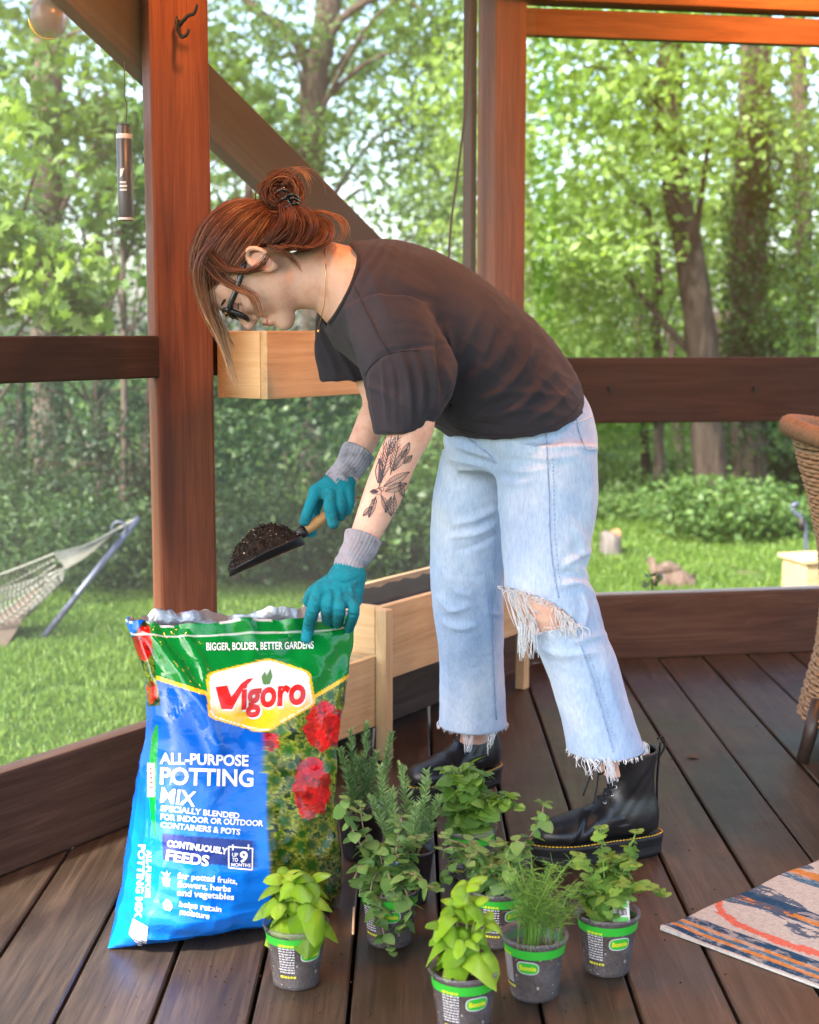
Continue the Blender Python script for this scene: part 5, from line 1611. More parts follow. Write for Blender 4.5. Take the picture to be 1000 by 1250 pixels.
g = np.random.default_rng(31)
def rand_stems(n, rmax, h0, h1, g, droop=0.0, bias=(0, 0)):
    out = []
    for k in range(n):
        a = 2 * math.pi * k / n + g.normal(0, .35); r = rmax * g.uniform(.45, 1.0); hh = g.uniform(h0, h1)
        dx, dy = r * math.cos(a) + bias[0], r * math.sin(a) + bias[1]
        out.append([(dx * .45, dy * .45, hh * .6), (dx * .85, dy * .85, hh), (dx * 1.15, dy * 1.15, hh - droop * g.random())])
    return out
o1, s = sprawl('oregano_pot', 476, 1150, 'round leaved oregano trailing over its pot beside the bag', 41,
               [[(-.04, 0, .07), (-.065, .0, .12), (-.075, .0, .165)], [(-.03, .02, .06), (-.045, .02, .11), (-.05, .02, .15)], [(.02, .02, .06), (.03, .02, .09), (.055, .01, .095)],
                [(-.01, -.04, .03), (-.015, -.062, .0), (-.008, -.068, -.045), (.004, -.07, -.07)], [(.02, -.035, .03), (.035, -.055, .0), (.02, -.062, -.035)], [(.03, -.03, .05), (.06, -.045, .035), (.08, -.05, .03)],
                [(-.035, -.02, .05), (-.05, -.03, .06), (-.06, -.03, .03)], [(.0, -.03, .05), (.0, -.05, .045), (.01, -.06, .02)], [(.01, .0, .07), (.015, .0, .11), (.02, .0, .135)], [(-.02, -.03, .05), (-.03, -.045, .03), (-.03, -.05, .0)]] + rand_stems(9, .045, .04, .085, np.random.default_rng(77), .03),
               OREG, .035, .0130, R(-20), M_stem_br)
V, Fc = box_vf((0, 0, 0), (.022, .001, .035), 0, .0003); tgc = link('plant_tag', mesh_data('plant_tag', V, Fc, M_pwhite), o1, (.004, -.012, .125), (R(-12), 0, R(10)))
V, Fc = box_vf((0, 0, 0), (.02, .0005, .010), 0); link('tag_stripe', mesh_data('tag_stripe', V, Fc, plain('tag_blue', (.10, .25, .55), .5)), tgc, (0, -.001, .010))
o2, s = sprawl('oregano_pot', 606, 1150, 'small leaved oregano crowded between the basil and the dill', 43,
               rand_stems(12, .080, .05, .10, g, .03) + [[(-.04, .01, .07), (-.075, .01, .09), (-.09, .01, .10)], [(.05, .02, .08), (.075, .03, .12), (.08, .03, .15)], [(-.03, .02, .06), (-.07, .02, .05), (-.085, .0, .03)]], OREG, .031, .0120, R(15), M_stem_br)
m1, s = sprawl('mint_pot', 573, 1071, 'leafy lemon balm in the pot behind the others by the far boot', 45,
               rand_stems(11, .050, .06, .125, g, .01, (-.005, .02)) + [[(.03, -.01, .06), (.065, -.015, .075), (.085, -.015, .06)], [(.02, -.02, .06), (.045, -.02, .07), (.07, -.02, .085)]], MINT, .043, .0145, R(-8), M_stem)
c1, s = sprawl('cilantro_pot', 741, 1184, 'cilantro with lobed leaves and long stems in the right hand pot', 47,
               [[(-.005, .0, .05), (-.01, .0, .11), (-.015, .0, .155)], [(.02, .02, .06), (.035, .03, .10), (.05, .04, .135)], [(.03, -.01, .05), (.06, -.015, .062), (.085, -.02, .052)], [(.02, -.005, .04), (.05, -.01, .07), (.06, -.01, .06)],
                [(-.03, -.01, .05), (-.045, -.015, .07), (-.06, -.015, .06)], [(-.02, .01, .05), (-.03, .02, .08), (-.045, .03, .1)], [(.0, .01, .05), (.01, .02, .085), (.02, .02, .10)], [(-.01, -.02, .04), (-.02, -.03, .05), (-.03, -.035, .03)]] + rand_stems(6, .05, .05, .10, np.random.default_rng(4), .02),
               CIL, .0225, .0165, R(-4), M_stem, pair=True)
V, Fc = box_vf((0, 0, 0), (.026, .001, .032), 0, .0003); tgc = link('plant_tag', mesh_data('plant_tag', V, Fc, M_pwhite), c1, (.018, -.022, .106), (R(-14), R(-6), R(-14)))
V, Fc = box_vf((0, 0, 0), (.022, .0005, .007), 0); link('tag_stripe', mesh_data('tag_stripe', V, Fc, M_band), tgc, (0, -.001, .010)); link('tag_stripe', tgc.children[0].data, tgc, (0, -.001, -.012))
bars = []
for k in range(8): bars.append(box_vf((-.009 + k * .0024, -.001, -.001), (.0008 + .0007 * (k % 3), .0005, .010)))
V, Fc = join(bars); link('barcode', mesh_data('barcode', V, Fc, M_iron), tgc)['kind'] = 'stuff'
leaf_obj(CIL[0], c1, s + Vector((-.004, -.034, .03)), R(200), R(50), 0, .012)

# dill: a cloud of threads
def threads(root, s, seed, n, Hh, spread, mat, name='feathery_leaves'):
    g = np.random.default_rng(seed); ps = []; rn = []
    for k in range(n):
        a = g.uniform(0, 2 * math.pi); r = spread * math.sqrt(g.random()); hh = Hh * g.uniform(.55, 1.0)
        b = np.array([s.x + g.normal(0, .008), s.y + g.normal(0, .006), s.z - .003]); e = np.array([s.x + r * math.cos(a), s.y + r * math.sin(a) * .8, s.z + hh])
        P = spline([b, b * .5 + e * .5 + np.array([-.25 * (e[0] - b[0]), -.25 * (e[1] - b[1]), .01]), e], 8)
        v, f = tube_vf(P, np.linspace(.0009, .0004, 8), 4, caps=False); ps.append((v, f)); rn += [g.random()] * len(f)
        for q in range(30):
            p = P[g.integers(3, 8)]; d = g.normal(0, 1, 3); d[2] = abs(d[2]) * .7; d /= np.linalg.norm(d); L = g.uniform(.012, .026)
            v, f = tube_vf([p, p + d * L * .6, p + d * L + np.array([0, 0, -.003])], [.0004, .0004, .00025], 3, caps=False); ps.append((v, f)); rn += [g.random()] * len(f)
    V, Fc = join(ps); o = mobj(name, V, Fc, mat, root, attr={'rnd': ('FACE', 'FLOAT', rn)}); o['kind'] = 'stuff'; return o
d1, s = make_pot('dill_pot', 652, 1214, 'feathery dill in a clear pot of dark soil between basil and cilantro', R(-40), 1)
threads(d1, s + Vector((-.004, .004, 0)), 3, 46, .145, .066, M_dill)
threads(d1, s + Vector((.03, .012, 0)), 4, 12, .10, .05, M_dill)

# rosemary
def rosemary(root, stems, seed, mat, nl=.018):
    g = np.random.default_rng(seed); ps, rn, sp = [], [], []
    for b, e in stems:
        b, e = np.array(b), np.array(e); mid = (b + e) / 2 + g.normal(0, .004, 3)
        P = spline([b, mid, e], 40); sp.append(tube_vf(P, np.linspace(.0016, .0008, 40), 5))
        for i in range(6, 40):
            for q in range(6):
                a = g.uniform(0, 2 * math.pi); up = .55 + .5 * i / 40 + g.normal(0, .15)
                d = np.array([math.cos(a), math.sin(a), up]); d /= np.linalg.norm(d); L = nl * g.uniform(.7, 1.15) * (1.15 - .5 * (i / 40) ** 3)
                v, f = tube_vf([P[i], P[i] + d * L * .5, P[i] + d * L], [.0012, .0015, .0004], 4, caps=False, flat=.6); ps.append((v, f)); rn += [g.random()] * len(f)
    V, Fc = join(ps); o = mobj('needles', V, Fc, mat, root, attr={'rnd': ('FACE', 'FLOAT', rn)}); o['kind'] = 'stuff'
    V, Fc = join(sp); mobj('stem', V, Fc, M_stem, root, True)
r1, s = make_pot('rosemary_pot', 497, 1098, 'upright rosemary sprigs in a black pot in the middle of the herbs', 0, 0, True)
def tip(px, py, Y): return at(px, py, Y)
Yr = s.y
rosemary(r1, [(s + Vector((-.02, 0, 0)), tip(464, 937, Yr)), (s + Vector((0, .01, 0)), tip(490, 936, Yr + .02)), (s + Vector((.02, 0, 0)), tip(521, 943, Yr)), (s + Vector((.02, .01, 0)), tip(536, 975, Yr + .01)),
              (s + Vector((-.01, -.01, 0)), tip(452, 975, Yr - .02)), (s + Vector((.01, -.01, 0)), tip(508, 985, Yr - .02)), (s + Vector((-.01, .0, 0)), tip(478, 965, Yr))], 5, M_rose)
r2, s = make_pot('rosemary_pot', 442, 1045, 'shaded rosemary in a black pot between the bag and the planter leg', 0, 0, True)
Yr = s.y
rosemary(r2, [(s + Vector((-.02, 0, 0)), tip(428, 893, Yr)), (s + Vector((0, .01, 0)), tip(448, 885, Yr)), (s + Vector((.02, 0, 0)), tip(478, 895, Yr)), (s + Vector((-.02, 0, 0)), tip(415, 915, Yr)), (s + Vector((.0, 0, 0)), tip(460, 920, Yr)), (s + Vector((-.01, -.01, 0)), tip(438, 925, Yr))], 6, M_rose)
# ------------------------------------------------------------------ implicit-surface tools for cloth and skin
class Field:
    def __init__(s, lo, hi, h):
        s.lo = np.asarray(lo, float); s.h = h
        s.n = np.ceil((np.asarray(hi, float) - s.lo) / h).astype(int) + 1
        s.v = np.full(tuple(s.n), 1.0, np.float32)
    def sub(s, a, b):
        i0 = np.clip(np.floor((np.asarray(a) - s.lo) / s.h).astype(int), 0, s.n - 1)
        i1 = np.clip(np.ceil((np.asarray(b) - s.lo) / s.h).astype(int) + 1, 1, s.n)
        sl = tuple(slice(p, q) for p, q in zip(i0, i1))
        ax = [(s.lo[k] + s.h * np.arange(i0[k], i1[k])).astype(np.float32) for k in range(3)]
        return sl, np.meshgrid(*ax, indexing='ij', sparse=True)
    def blend(s, sl, d, k, mode='add'):
        a = s.v[sl]
        if mode == 'add':
            if k > 0:
                hh = np.clip(.5 + .5 * (a - d) / k, 0, 1); s.v[sl] = a + (d - a) * hh - k * hh * (1 - hh)
            else: s.v[sl] = np.minimum(a, d)
        else:                                   # cut away d<0
            d = -d
            if k > 0:
                hh = np.clip(.5 - .5 * (a - d) / k, 0, 1); s.v[sl] = a + (d - a) * hh + k * hh * (1 - hh)
            else: s.v[sl] = np.maximum(a, d)
    def cone(s, p, q, ra, rb, k=.01, mode='add'):
        p, q = np.asarray(p, float), np.asarray(q, float); m = max(ra, rb) + .03 + k
        sl, (X, Y, Z) = s.sub(np.minimum(p, q) - m, np.maximum(p, q) + m)
        d = q - p; L2 = max(d @ d, 1e-12)
        t = np.clip(((X - p[0]) * d[0] + (Y - p[1]) * d[1] + (Z - p[2]) * d[2]) / L2, 0, 1)
        dist = np.sqrt((X - p[0] - t * d[0]) ** 2 + (Y - p[1] - t * d[1]) ** 2 + (Z - p[2] - t * d[2]) ** 2) - (ra + (rb - ra) * t)
        s.blend(sl, dist, k, mode)
    def chain(s, pts, k=.01, mode='add', dens=4):
        """tapered limb through (point, radius) stations, one smooth union for the whole limb"""
        P = spline([[*a[0], a[1]] for a in pts], (len(pts) - 1) * dens + 1) if len(pts) > 2 else np.array([[*a[0], a[1]] for a in pts], float)
        m = P[:, 3].max() + .03 + k
        sl, (X, Y, Z) = s.sub(P[:, :3].min(0) - m, P[:, :3].max(0) + m)
        D = None
        for a, b in zip(P[:-1], P[1:]):
            p, q = a[:3], b[:3]; d = q - p; L2 = max(d @ d, 1e-12)
            t = np.clip(((X - p[0]) * d[0] + (Y - p[1]) * d[1] + (Z - p[2]) * d[2]) / L2, 0, 1)
            dist = np.sqrt((X - p[0] - t * d[0]) ** 2 + (Y - p[1] - t * d[1]) ** 2 + (Z - p[2] - t * d[2]) ** 2) - (a[3] + (b[3] - a[3]) * t)
            D = dist if D is None else np.minimum(D, dist)
        s.blend(sl, D, k, mode)
    def ellipsoid(s, c, axes, k=.01, mode='add'):
        """axes: three half-axis vectors"""
        c = np.asarray(c, float); A = np.asarray(axes, float); r = np.linalg.norm(A, axis=1); m = r.max() + .02 + k
        sl, (X, Y, Z) = s.sub(c - m, c + m)
        q = 0
        for a, rr in zip(A, r): q = q + (((X - c[0]) * a[0] + (Y - c[1]) * a[1] + (Z - c[2]) * a[2]) / rr ** 2) ** 2
        s.blend(sl, (np.sqrt(q) - 1) * r.min(), k, mode)
    def loft(s, st, k=.02, mode='add', power=2.0, dens=4):
        """st: list of (centre, A half-axis vector, b half depth); depth axis is +Y"""
        Q = np.array([[*c, *A, b] for c, A, b in st], float)
        Q = spline(Q, (len(Q) - 1) * dens + 1) if len(Q) > 2 else Q
        m = max(np.linalg.norm(Q[:, 3:6], axis=1).max(), Q[:, 6].max()) + .02 + k
        lo_, hi_ = Q[:, :3].min(0) - m, Q[:, :3].max(0) + m
        sl, _g = s.sub(lo_, hi_); shp = s.v[sl].shape; org_ = np.array([q.start for q in sl])
        D = np.full(shp, 1.0, np.float32); K = np.full(shp, 9.0, np.float32); nseg = len(Q) - 1
        for si, (a, b) in enumerate(zip(Q[:-1], Q[1:])):
            c0, c1, A0_, A1_, b0, b1 = a[:3], b[:3], a[3:6], b[3:6], a[6], b[6]
            d = c1 - c0; L = np.linalg.norm(d); d = d / L
            ra0, ra1 = np.linalg.norm(A0_), np.linalg.norm(A1_)
            Ah = A0_ / ra0 + A1_ / ra1; Ah /= np.linalg.norm(Ah)
            # sections are planes spanned by A and the depth axis: walk along the axis measured square to A
            nrm_ = d - Ah * (d @ Ah); nl = nrm_ @ d; nrm_ = nrm_ / max(nl, .2)
            e_ = np.abs(Ah) * max(ra0, ra1) + np.array([.04, max(b0, b1) + .04, .04]) + k
            s2, (X, Y, Z) = s.sub(np.maximum(np.minimum(c0, c1) - e_, lo_), np.minimum(np.maximum(c0, c1) + e_, hi_))
            rel = tuple(slice(q.start - o_, q.stop - o_) for q, o_ in zip(s2, org_))
            f32 = lambda q: q.astype(np.float32)
            X, Y, Z = f32(X - c0[0]), f32(Y - c0[1]), f32(Z - c0[2])
            s0 = X * f32(nrm_)[0] + Y * f32(nrm_)[1] + Z * f32(nrm_)[2]
            t = np.clip(s0 / np.float32(L), 0, 1); over = np.maximum(np.maximum(-s0, s0 - np.float32(L)), 0)
            ra = np.float32(ra0) + np.float32(ra1 - ra0) * t; rb = np.float32(b0) + np.float32(b1 - b0) * t
            cd = f32(c1 - c0); Af = f32(Ah)
            dy = Y - t * cd[1]; al = (X - t * cd[0]) * Af[0] + dy * Af[1] + (Z - t * cd[2]) * Af[2]
            q = np.sqrt((al / ra) ** 2 + ((dy - al * Af[1]) / rb) ** 2)
            dist = (q - 1) * np.minimum(ra, rb)
            if si == 0 or si == nseg - 1:
                end = np.maximum(-s0, 0) if si == 0 else np.maximum(s0 - np.float32(L), 0)
                if nseg == 1: end = over
                dist = np.where(end > 0, np.where(dist > 0, np.sqrt(np.maximum(dist, 0) ** 2 + end ** 2), np.maximum(dist, end)), dist)
            Dk, Kk = D[rel], K[rel]
            up = (over < Kk - 1e-6) | ((over <= 0) & (Kk <= 0) & (dist < Dk)); D[rel] = np.where(up, dist, Dk); K[rel] = np.where(up, over, Kk)
        s.blend(sl, D, np.float32(k), mode)
    def pts(s):
        ax = [(s.lo[k] + s.h * np.arange(s.n[k])).astype(np.float32) for k in range(3)]
        return np.meshgrid(*ax, indexing='ij', sparse=True)
    def mesh(s, smooth=3):
        v = s.v; S = v < 0
        c = np.zeros(tuple(s.n - 1), np.int8)
        for i in (0, 1):
            for j in (0, 1):
                for k in (0, 1): c += S[i:s.n[0] - 1 + i, j:s.n[1] - 1 + j, k:s.n[2] - 1 + k]
        act = (c > 0) & (c < 8); I = np.argwhere(act); idx = np.full(act.shape, -1, np.int32); idx[act] = np.arange(len(I))
        acc = np.zeros((len(I), 3)); cnt = np.zeros(len(I))
        cor = [(i, j, k) for i in (0, 1) for j in (0, 1) for k in (0, 1)]
        val = {q: v[I[:, 0] + q[0], I[:, 1] + q[1], I[:, 2] + q[2]].astype(float) for q in cor}
        for q in cor:
            for ax in range(3):
                if q[ax] == 0:
                    r = list(q); r[ax] = 1; r = tuple(r); a, b = val[q], val[r]; m = (a < 0) != (b < 0)
                    t = np.where(m, a / np.where(m, a - b, 1), 0); P = np.array(q, float)[None].repeat(len(I), 0); P[:, ax] += t
                    acc[m] += P[m]; cnt[m] += 1
        V = s.lo + s.h * (I + acc / cnt[:, None])
        Fs = []
        for ax in range(3):
            o1, o2 = [(1, 2), (2, 0), (0, 1)][ax]
            a = [slice(None)] * 3; b = [slice(None)] * 3; a[ax] = slice(0, -1); b[ax] = slice(1, None)
            for q in (a, b): q[o1] = slice(1, -1); q[o2] = slice(1, -1)
            sa, sb = S[tuple(a)], S[tuple(b)]
            E = np.argwhere(sa != sb); inside = sa[tuple(E.T)]
            E[:, o1] += 1; E[:, o2] += 1
            def cell(d1, d2):
                C = E.copy(); C[:, o1] -= d1; C[:, o2] -= d2; return idx[C[:, 0], C[:, 1], C[:, 2]]
            q = np.stack([cell(1, 1), cell(0, 1), cell(0, 0), cell(1, 0)], 1); q[~inside] = q[~inside][:, ::-1]; Fs.append(q)
        Fq = np.concatenate(Fs); Fq = Fq[(Fq >= 0).all(1)]
        return smooth_mesh(V, Fq, smooth), Fq

def edges_of(Fq):
    E = np.concatenate([Fq[:, [i, (i + 1) % Fq.shape[1]]] for i in range(Fq.shape[1])]); E.sort(1); return np.unique(E, axis=0)
def smooth_mesh(V, Fq, it, lam=.5, mu=-.52):
    E = edges_of(Fq); deg = np.bincount(E.ravel(), minlength=len(V)).astype(float)[:, None]; deg[deg == 0] = 1
    V = V.copy()
    for k in range(it * 2):
        S = np.zeros_like(V)
        for ax in range(3):
            S[:, ax] = np.bincount(E[:, 0], V[E[:, 1], ax], len(V)) + np.bincount(E[:, 1], V[E[:, 0], ax], len(V))
        V += (lam if k % 2 == 0 else mu) * (S / deg - V)
    return V
def normals_of(V, Fq):
    n = np.cross(V[Fq[:, 2]] - V[Fq[:, 0]], V[Fq[:, 3]] - V[Fq[:, 1]])
    N = np.zeros_like(V)
    for i in range(4):
        for ax in range(3): N[:, ax] += np.bincount(Fq[:, i], n[:, ax], len(V))
    return N / (np.linalg.norm(N, axis=1)[:, None] + 1e-12)
def keep_faces(V, Fq, m):
    Fq = Fq[m]; u, inv = np.unique(Fq, return_inverse=True); return V[u], inv.reshape(Fq.shape), u
def biggest(V, Fq, minsize=200):
    """drop loose crumbs"""
    E = edges_of(Fq); lab = np.arange(len(V))
    while True:
        m = np.minimum(lab[E[:, 0]], lab[E[:, 1]]); new = lab.copy()
        np.minimum.at(new, E[:, 0], m); np.minimum.at(new, E[:, 1], m); new = new[new]
        if (new == lab).all(): break
        lab = new
    c = np.bincount(lab, minlength=len(V)); return keep_faces(V, Fq, c[lab[Fq[:, 0]]] > minsize)[:2]

def crease(V, N, strokes):
    """fold strokes: (pixel polyline, width px, height m); a ridge flanked by shallow valleys"""
    P = project(V); D = np.zeros(len(V))
    for pts, w, a in strokes:
        q = spline(np.asarray(pts, float), max(6, 5 * len(pts))); lo, hi = q.min(0) - 4 * w, q.max(0) + 4 * w
        m = np.where((P > lo).all(1) & (P < hi).all(1))[0]
        if len(m) == 0: continue
        best = np.full(len(m), 1e9); tb_ = np.zeros(len(m)); n = len(q) - 1
        for i in range(n):
            d = q[i + 1] - q[i]; t = np.clip(((P[m] - q[i]) @ d) / (d @ d + 1e-9), 0, 1); dist = np.linalg.norm(P[m] - q[i] - t[:, None] * d, axis=1)
            b = dist < best; best[b] = dist[b]; tb_[b] = (i + t[b]) / n
        x = best / w; taper = np.sin(np.pi * np.clip(tb_ * .86 + .07, 0, 1)) ** .7
        D[m] += 1.05 * a * taper * (.55 * (1 - .9 * x * x) * np.exp(-x * x * .9) + .45 * np.exp(-2.2 * x) - .12 * np.exp(-(x - 1.8) ** 2))
    return V + N * D[:, None]

def W(px, py, Y): return np.array(at(px, py, Y))
def st(back, front, Y, b, s=1.0):
    """loft station from two outline pixels, centre depth and half depth"""
    p, q = W(*back, Y), W(*front, Y); return ((p + q) / 2, (p - q) / 2 * s, b)
def hz(px, py, hw, Y, b):
    c = W(px, py, Y); return (c, np.array([hw * Y / F, 0, 0]), b)

# ------------------------------------------------------------------ the person
foot_n = atz(725, 1050)
person = empty('person', (foot_n.x, foot_n.y, 0))
tag(person, 'person in a dark tee, ripped jeans and black boots bending over the potting mix bag', 'person')

def skin_mat():
    t = NT('skin', .55, .35)
    v = t.obj(); n1 = t.noise(v, 26, 4, .6); n2 = t.noise(v, 160, 3, .6)
    c = t.ramp(n1, [(.25, (.56, .285, .205)), (.5, (.66, .40, .305)), (.75, (.70, .46, .37))])
    c = t.mix(.35, c, t.ramp(n2, [(.3, (.82, .76, .74)), (.7, (1.1, 1.08, 1.06))]), 'MULTIPLY')
    t.col(c); t.b.inputs['Subsurface Weight'].default_value = .12; t.b.inputs['Subsurface Radius'].default_value = (.012, .005, .003); t.b.inputs['Subsurface Scale'].default_value = 1
    t.bump(n2, .22, .002); return t.m
M_skin = skin_mat()

# head frame (photograph plane): forward = down the sight of the face, up = towards the crown, left = towards the camera
HY = 2.80; hk_ = HY / F / math.cos(0.0)
CH = W(352, 404, HY)
def hv(dx, dy): return (W(352 + dx, 404 + dy, HY) - CH) / math.hypot(dx, dy) / hk_
Hf = hv(-34, 94); Hf /= np.linalg.norm(Hf); Hu = hv(-94, -34); Hu -= Hf * (Hu @ Hf); Hu /= np.linalg.norm(Hu)
Hl = np.cross(Hf, Hu); Hl = Hl if Hl[1] < 0 else -Hl
_ya = R(6)                       # the face turns slightly to the camera
Hf, Hl = Hf * math.cos(_ya) + Hl * math.sin(_ya), Hl * math.cos(_ya) - Hf * math.sin(_ya)
def H(f, u, l=0.0): return CH + Hf * f + Hu * u + Hl * l

ARM_N = [(W(472, 395, 2.67), .050), (W(497, 468, 2.63), .044), (W(504, 518, 2.60), .0385), (W(485, 560, 2.575), .0345), (W(467, 605, 2.55), .0335), (W(448, 648, 2.525), .0262), (W(437, 672, 2.51), .0215)]
ARM_F = [(W(432, 392, 2.98), .046), (W(452, 448, 2.97), .040), (W(464, 488, 2.95), .035), (W(453, 517, 2.92), .030), (W(438, 550, 2.89), .0265), (W(424, 580, 2.87), .024)]
LEG_N = [hz(665, 560, 50, 2.78, .078), hz(667, 650, 46, 2.765, .072), hz(667, 715, 40, 2.748, .064), hz(668, 745, 38, 2.742, .062), hz(688, 780, 32, 2.755, .05), hz(715, 840, 32, 2.775, .052), hz(742, 910, 20, 2.79, .034), hz(752, 945, 18, 2.79, .030)]
LEG_F = [hz(590, 560, 42, 3.0, .075), hz(574, 650, 38, 3.01, .066), hz(570, 730, 27, 3.035, .046), hz(574, 800, 25, 3.085, .042), hz(577, 880, 19, 3.165, .032), hz(579, 925, 16, 3.18, .03)]
def tors(s):
    return [st((714, 500), (560, 530), 2.885, .175 * s, s), st((690, 435), (535, 520), 2.875, .17 * s, s), st((645, 388), (505, 497), 2.86, .165 * s, s), st((590, 345), (470, 470), 2.845, .17 * s, s), st((530, 312), (440, 440), 2.83, .165 * s, s), st((475, 302), (412, 410), 2.82, .13 * s, s)]
bf = Field((-.44, 2.44, .12), (.46, 3.24, 1.26), .0034)
bf.loft(tors(.74), .03)
bf.cone(W(470, 385, 2.70), W(432, 382, 2.96), .062, .060, .03)
bf.loft(LEG_N, .02); bf.loft(LEG_F, .02)
bf.ellipsoid(W(640, 530, 2.885), [(.115, 0, 0), (0, .15, 0), (0, 0, .09)], .03)
bf.chain(ARM_N, .012); bf.chain(ARM_F, .012)
# neck
bf.chain([(H(-.075, .055), .050), (W(378, 342, 2.81), .0545), (W(405, 345, 2.815), .060), (W(440, 358, 2.825), .085)], .025)
bf.cone(W(395, 326, 2.82), W(465, 345, 2.74), .04, .05, .03); bf.cone(W(395, 326, 2.83), W(440, 345, 2.93), .04, .05, .03)
# skull and face
bf.ellipsoid(H(-.098, .132), [Hf * .092, Hu * .080, Hl * .072], .02)
bf.ellipsoid(H(-.062, .085), [Hf * .060, Hu * .070, Hl * .060], .02)
bf.ellipsoid(H(-.050, .135), [Hf * .054, Hu * .052, Hl * .060], .02)
bf.cone(H(-.015, .013), H(-.020, .022), .0135, .0165, .012)
for s_l in (-1, 1):
    bf.cone(H(-.020, .016, .008 * s_l), H(-.080, .046, .048 * s_l), .0125, .016, .022)
    bf.ellipsoid(H(-.030, .082, .036 * s_l), [Hf * .022, Hu * .018, Hl * .022], .018)
    bf.ellipsoid(H(-.0085, .1035, .031 * s_l), [Hf * .013, Hu * .011, Hl * .016], .012, 'cut')
    bf.ellipsoid(H(-.0235, .1025, .031 * s_l), [Hf * .0125, Hu * .0115, Hl * .014], .003)
    bf.cone(H(.000, .068, .0095 * s_l), H(-.004, .070, .010 * s_l), .0072, .007, .005)
    # ear
    e0 = H(-.098, .088, .073 * s_l)
    for a in np.linspace(-.2, 5.0, 16):
        p = e0 - Hf * (.016 * math.cos(a) + .004 * math.sin(a)) + Hu * (.027 * math.sin(a)) + Hl * s_l * (.007 + .004 * math.cos(a))
        bf.cone(p, p + Hl * .001 * s_l, .0048, .0048, .003)
    bf.ellipsoid(e0 + Hl * s_l * .002, [Hf * .014, Hu * .024, Hl * .005], .004)
    bf.ellipsoid(e0 - Hu * .026 + Hf * .002 + Hl * s_l * .004, [Hf * .008, Hu * .010, Hl * .005], .004)
bf.cone(H(-.006, .112), H(.0155, .0735), .0075, .0088, .010)
bf.cone(H(.0155, .0735), H(.006, .067), .0085, .0065, .006)
bf.cone(H(-.006, .125, -.02), H(-.006, .125, .02), .010, .010, .015)
bf.cone(H(-.001, .0475, -.013), H(-.001, .0475, .013), .0055, .0055, .005); bf.cone(H(.0015, .048, -.004), H(.0015, .048, .004), .0055, .0055, .004)
bf.cone(H(-.003, .0370, -.011), H(-.003, .0370, .011), .0068, .0068, .006)
bf.cone(H(.0055, .0425, -.02), H(.0055, .0425, .02), .0009, .0009, .002, 'cut')
SKV, SKF = bf.mesh(3); SKV, SKF = biggest(SKV, SKF, 3000)
del bf
t_ = time_ = None
body = mobj('body', SKV, SKF, M_skin, person, True)
body_bvh = BVHTree.FromPolygons([Vector(v) for v in SKV], [tuple(f) for f in SKF])
# lips tint as a thin second skin
M_lip = plain('lip', (.46, .14, .12), .35, .5)
hd = (SKV - CH); lf, lu, ll = hd @ Hf, hd @ Hu, hd @ Hl
q = (np.abs(lu - .042) < .0105 * (1 - (np.abs(ll) / .021) ** 2).clip(0)) & (lf > -.006) & (np.abs(ll) < .021)
m = q[SKF].all(1)
if m.any():
    v_, f_, u_ = keep_faces(SKV + normals_of(SKV, SKF) * .0006, SKF, m); mobj('lips', v_, f_, M_lip, body, True)
# brows and lashes
M_brow = plain('brow_hair', (.05, .025, .014), .8)
for s_l in (-1, 1):
    for nm, pts, r_ in (('eyebrow', [(-.001, .126, .012), (.001, .130, .028), (-.010, .126, .046)], .0026), ('eyelash', [(-.006, .1005, .019), (-.003, .099, .031), (-.012, .101, .044)], .0012)):
        V, Fc = tube_vf(spline([H(a, b, c_ * s_l) for a, b, c_ in pts], 10), [r_ * .5] + [r_] * 8 + [r_ * .4], 6); mobj(nm, V, Fc, M_brow, body, True)

# ---- tee shirt
def cloth_mat(name, dark, light, weave=900, rough=.85, spec=.15):
    t = NT(name, rough, spec)
    v = t.obj(); n1 = t.noise(v, 7, 4, .6); n2 = t.noise(v, 420, 2, .6)
    c = t.ramp(n1, [(.3, dark), (.7, light)]); c = t.mix(.35, c, t.ramp(n2, [(.3, (.7, .7, .7)), (.7, (1.3, 1.3, 1.3))]), 'MULTIPLY'); t.col(c)
    t.b.inputs['Sheen Weight'].default_value = .05; t.b.inputs['Sheen Roughness'].default_value = .5
    t.bump(n2, .25, .0015); return t.m
M_tee = cloth_mat('charcoal_jersey', (.026, .0225, .029), (.040, .0345, .043))
sf = Field((-.24, 2.50, .70), (.44, 3.10, 1.25), .0036)
sf.loft([st((713, 497), (562, 532), 2.885, .190), st((707, 465), (545, 528), 2.88, .190), st((683, 426), (527, 517), 2.872, .185), st((646, 385), (502, 499), 2.86, .178), st((606, 351), (474, 477), 2.85, .178), st((566, 324), (449, 457), 2.84, .184), st((525, 304), (428, 437), 2.83, .188), st((485, 294), (409, 416), 2.82, .172), st((448, 293), (396, 402), 2.82, .13), st((418, 296), (386, 395), 2.82, .11)], .02)
sf.cone(W(474, 384, 2.70), W(430, 384, 2.97), .078, .070, .03)
SLN = [(475, 382, 50, 2.672, .074), (489, 425, 57, 2.645, .078), (499, 465, 55, 2.625, .078), (497, 498, 48, 2.61, .068), (490, 524, 34, 2.60, .053), (488, 536, 32, 2.597, .051)]
sf.loft([hz(*q) for q in SLN], .012)
SLF = [(432, 392, 44, 2.97, .070), (426, 430, 42, 2.975, .070), (425, 466, 33, 2.97, .055), (425, 472, 33, 2.97, .055)]
sf.loft([hz(*q) for q in SLF], .02)
full = sf.v.copy()
X, Y_, Z = sf.pts()
dep = Y_ * CP - (Z - CAM_H) * SP; PXg = 500 + F * X / dep; PYg = 625 - F * (Y_ * SP + (Z - CAM_H) * CP) / dep
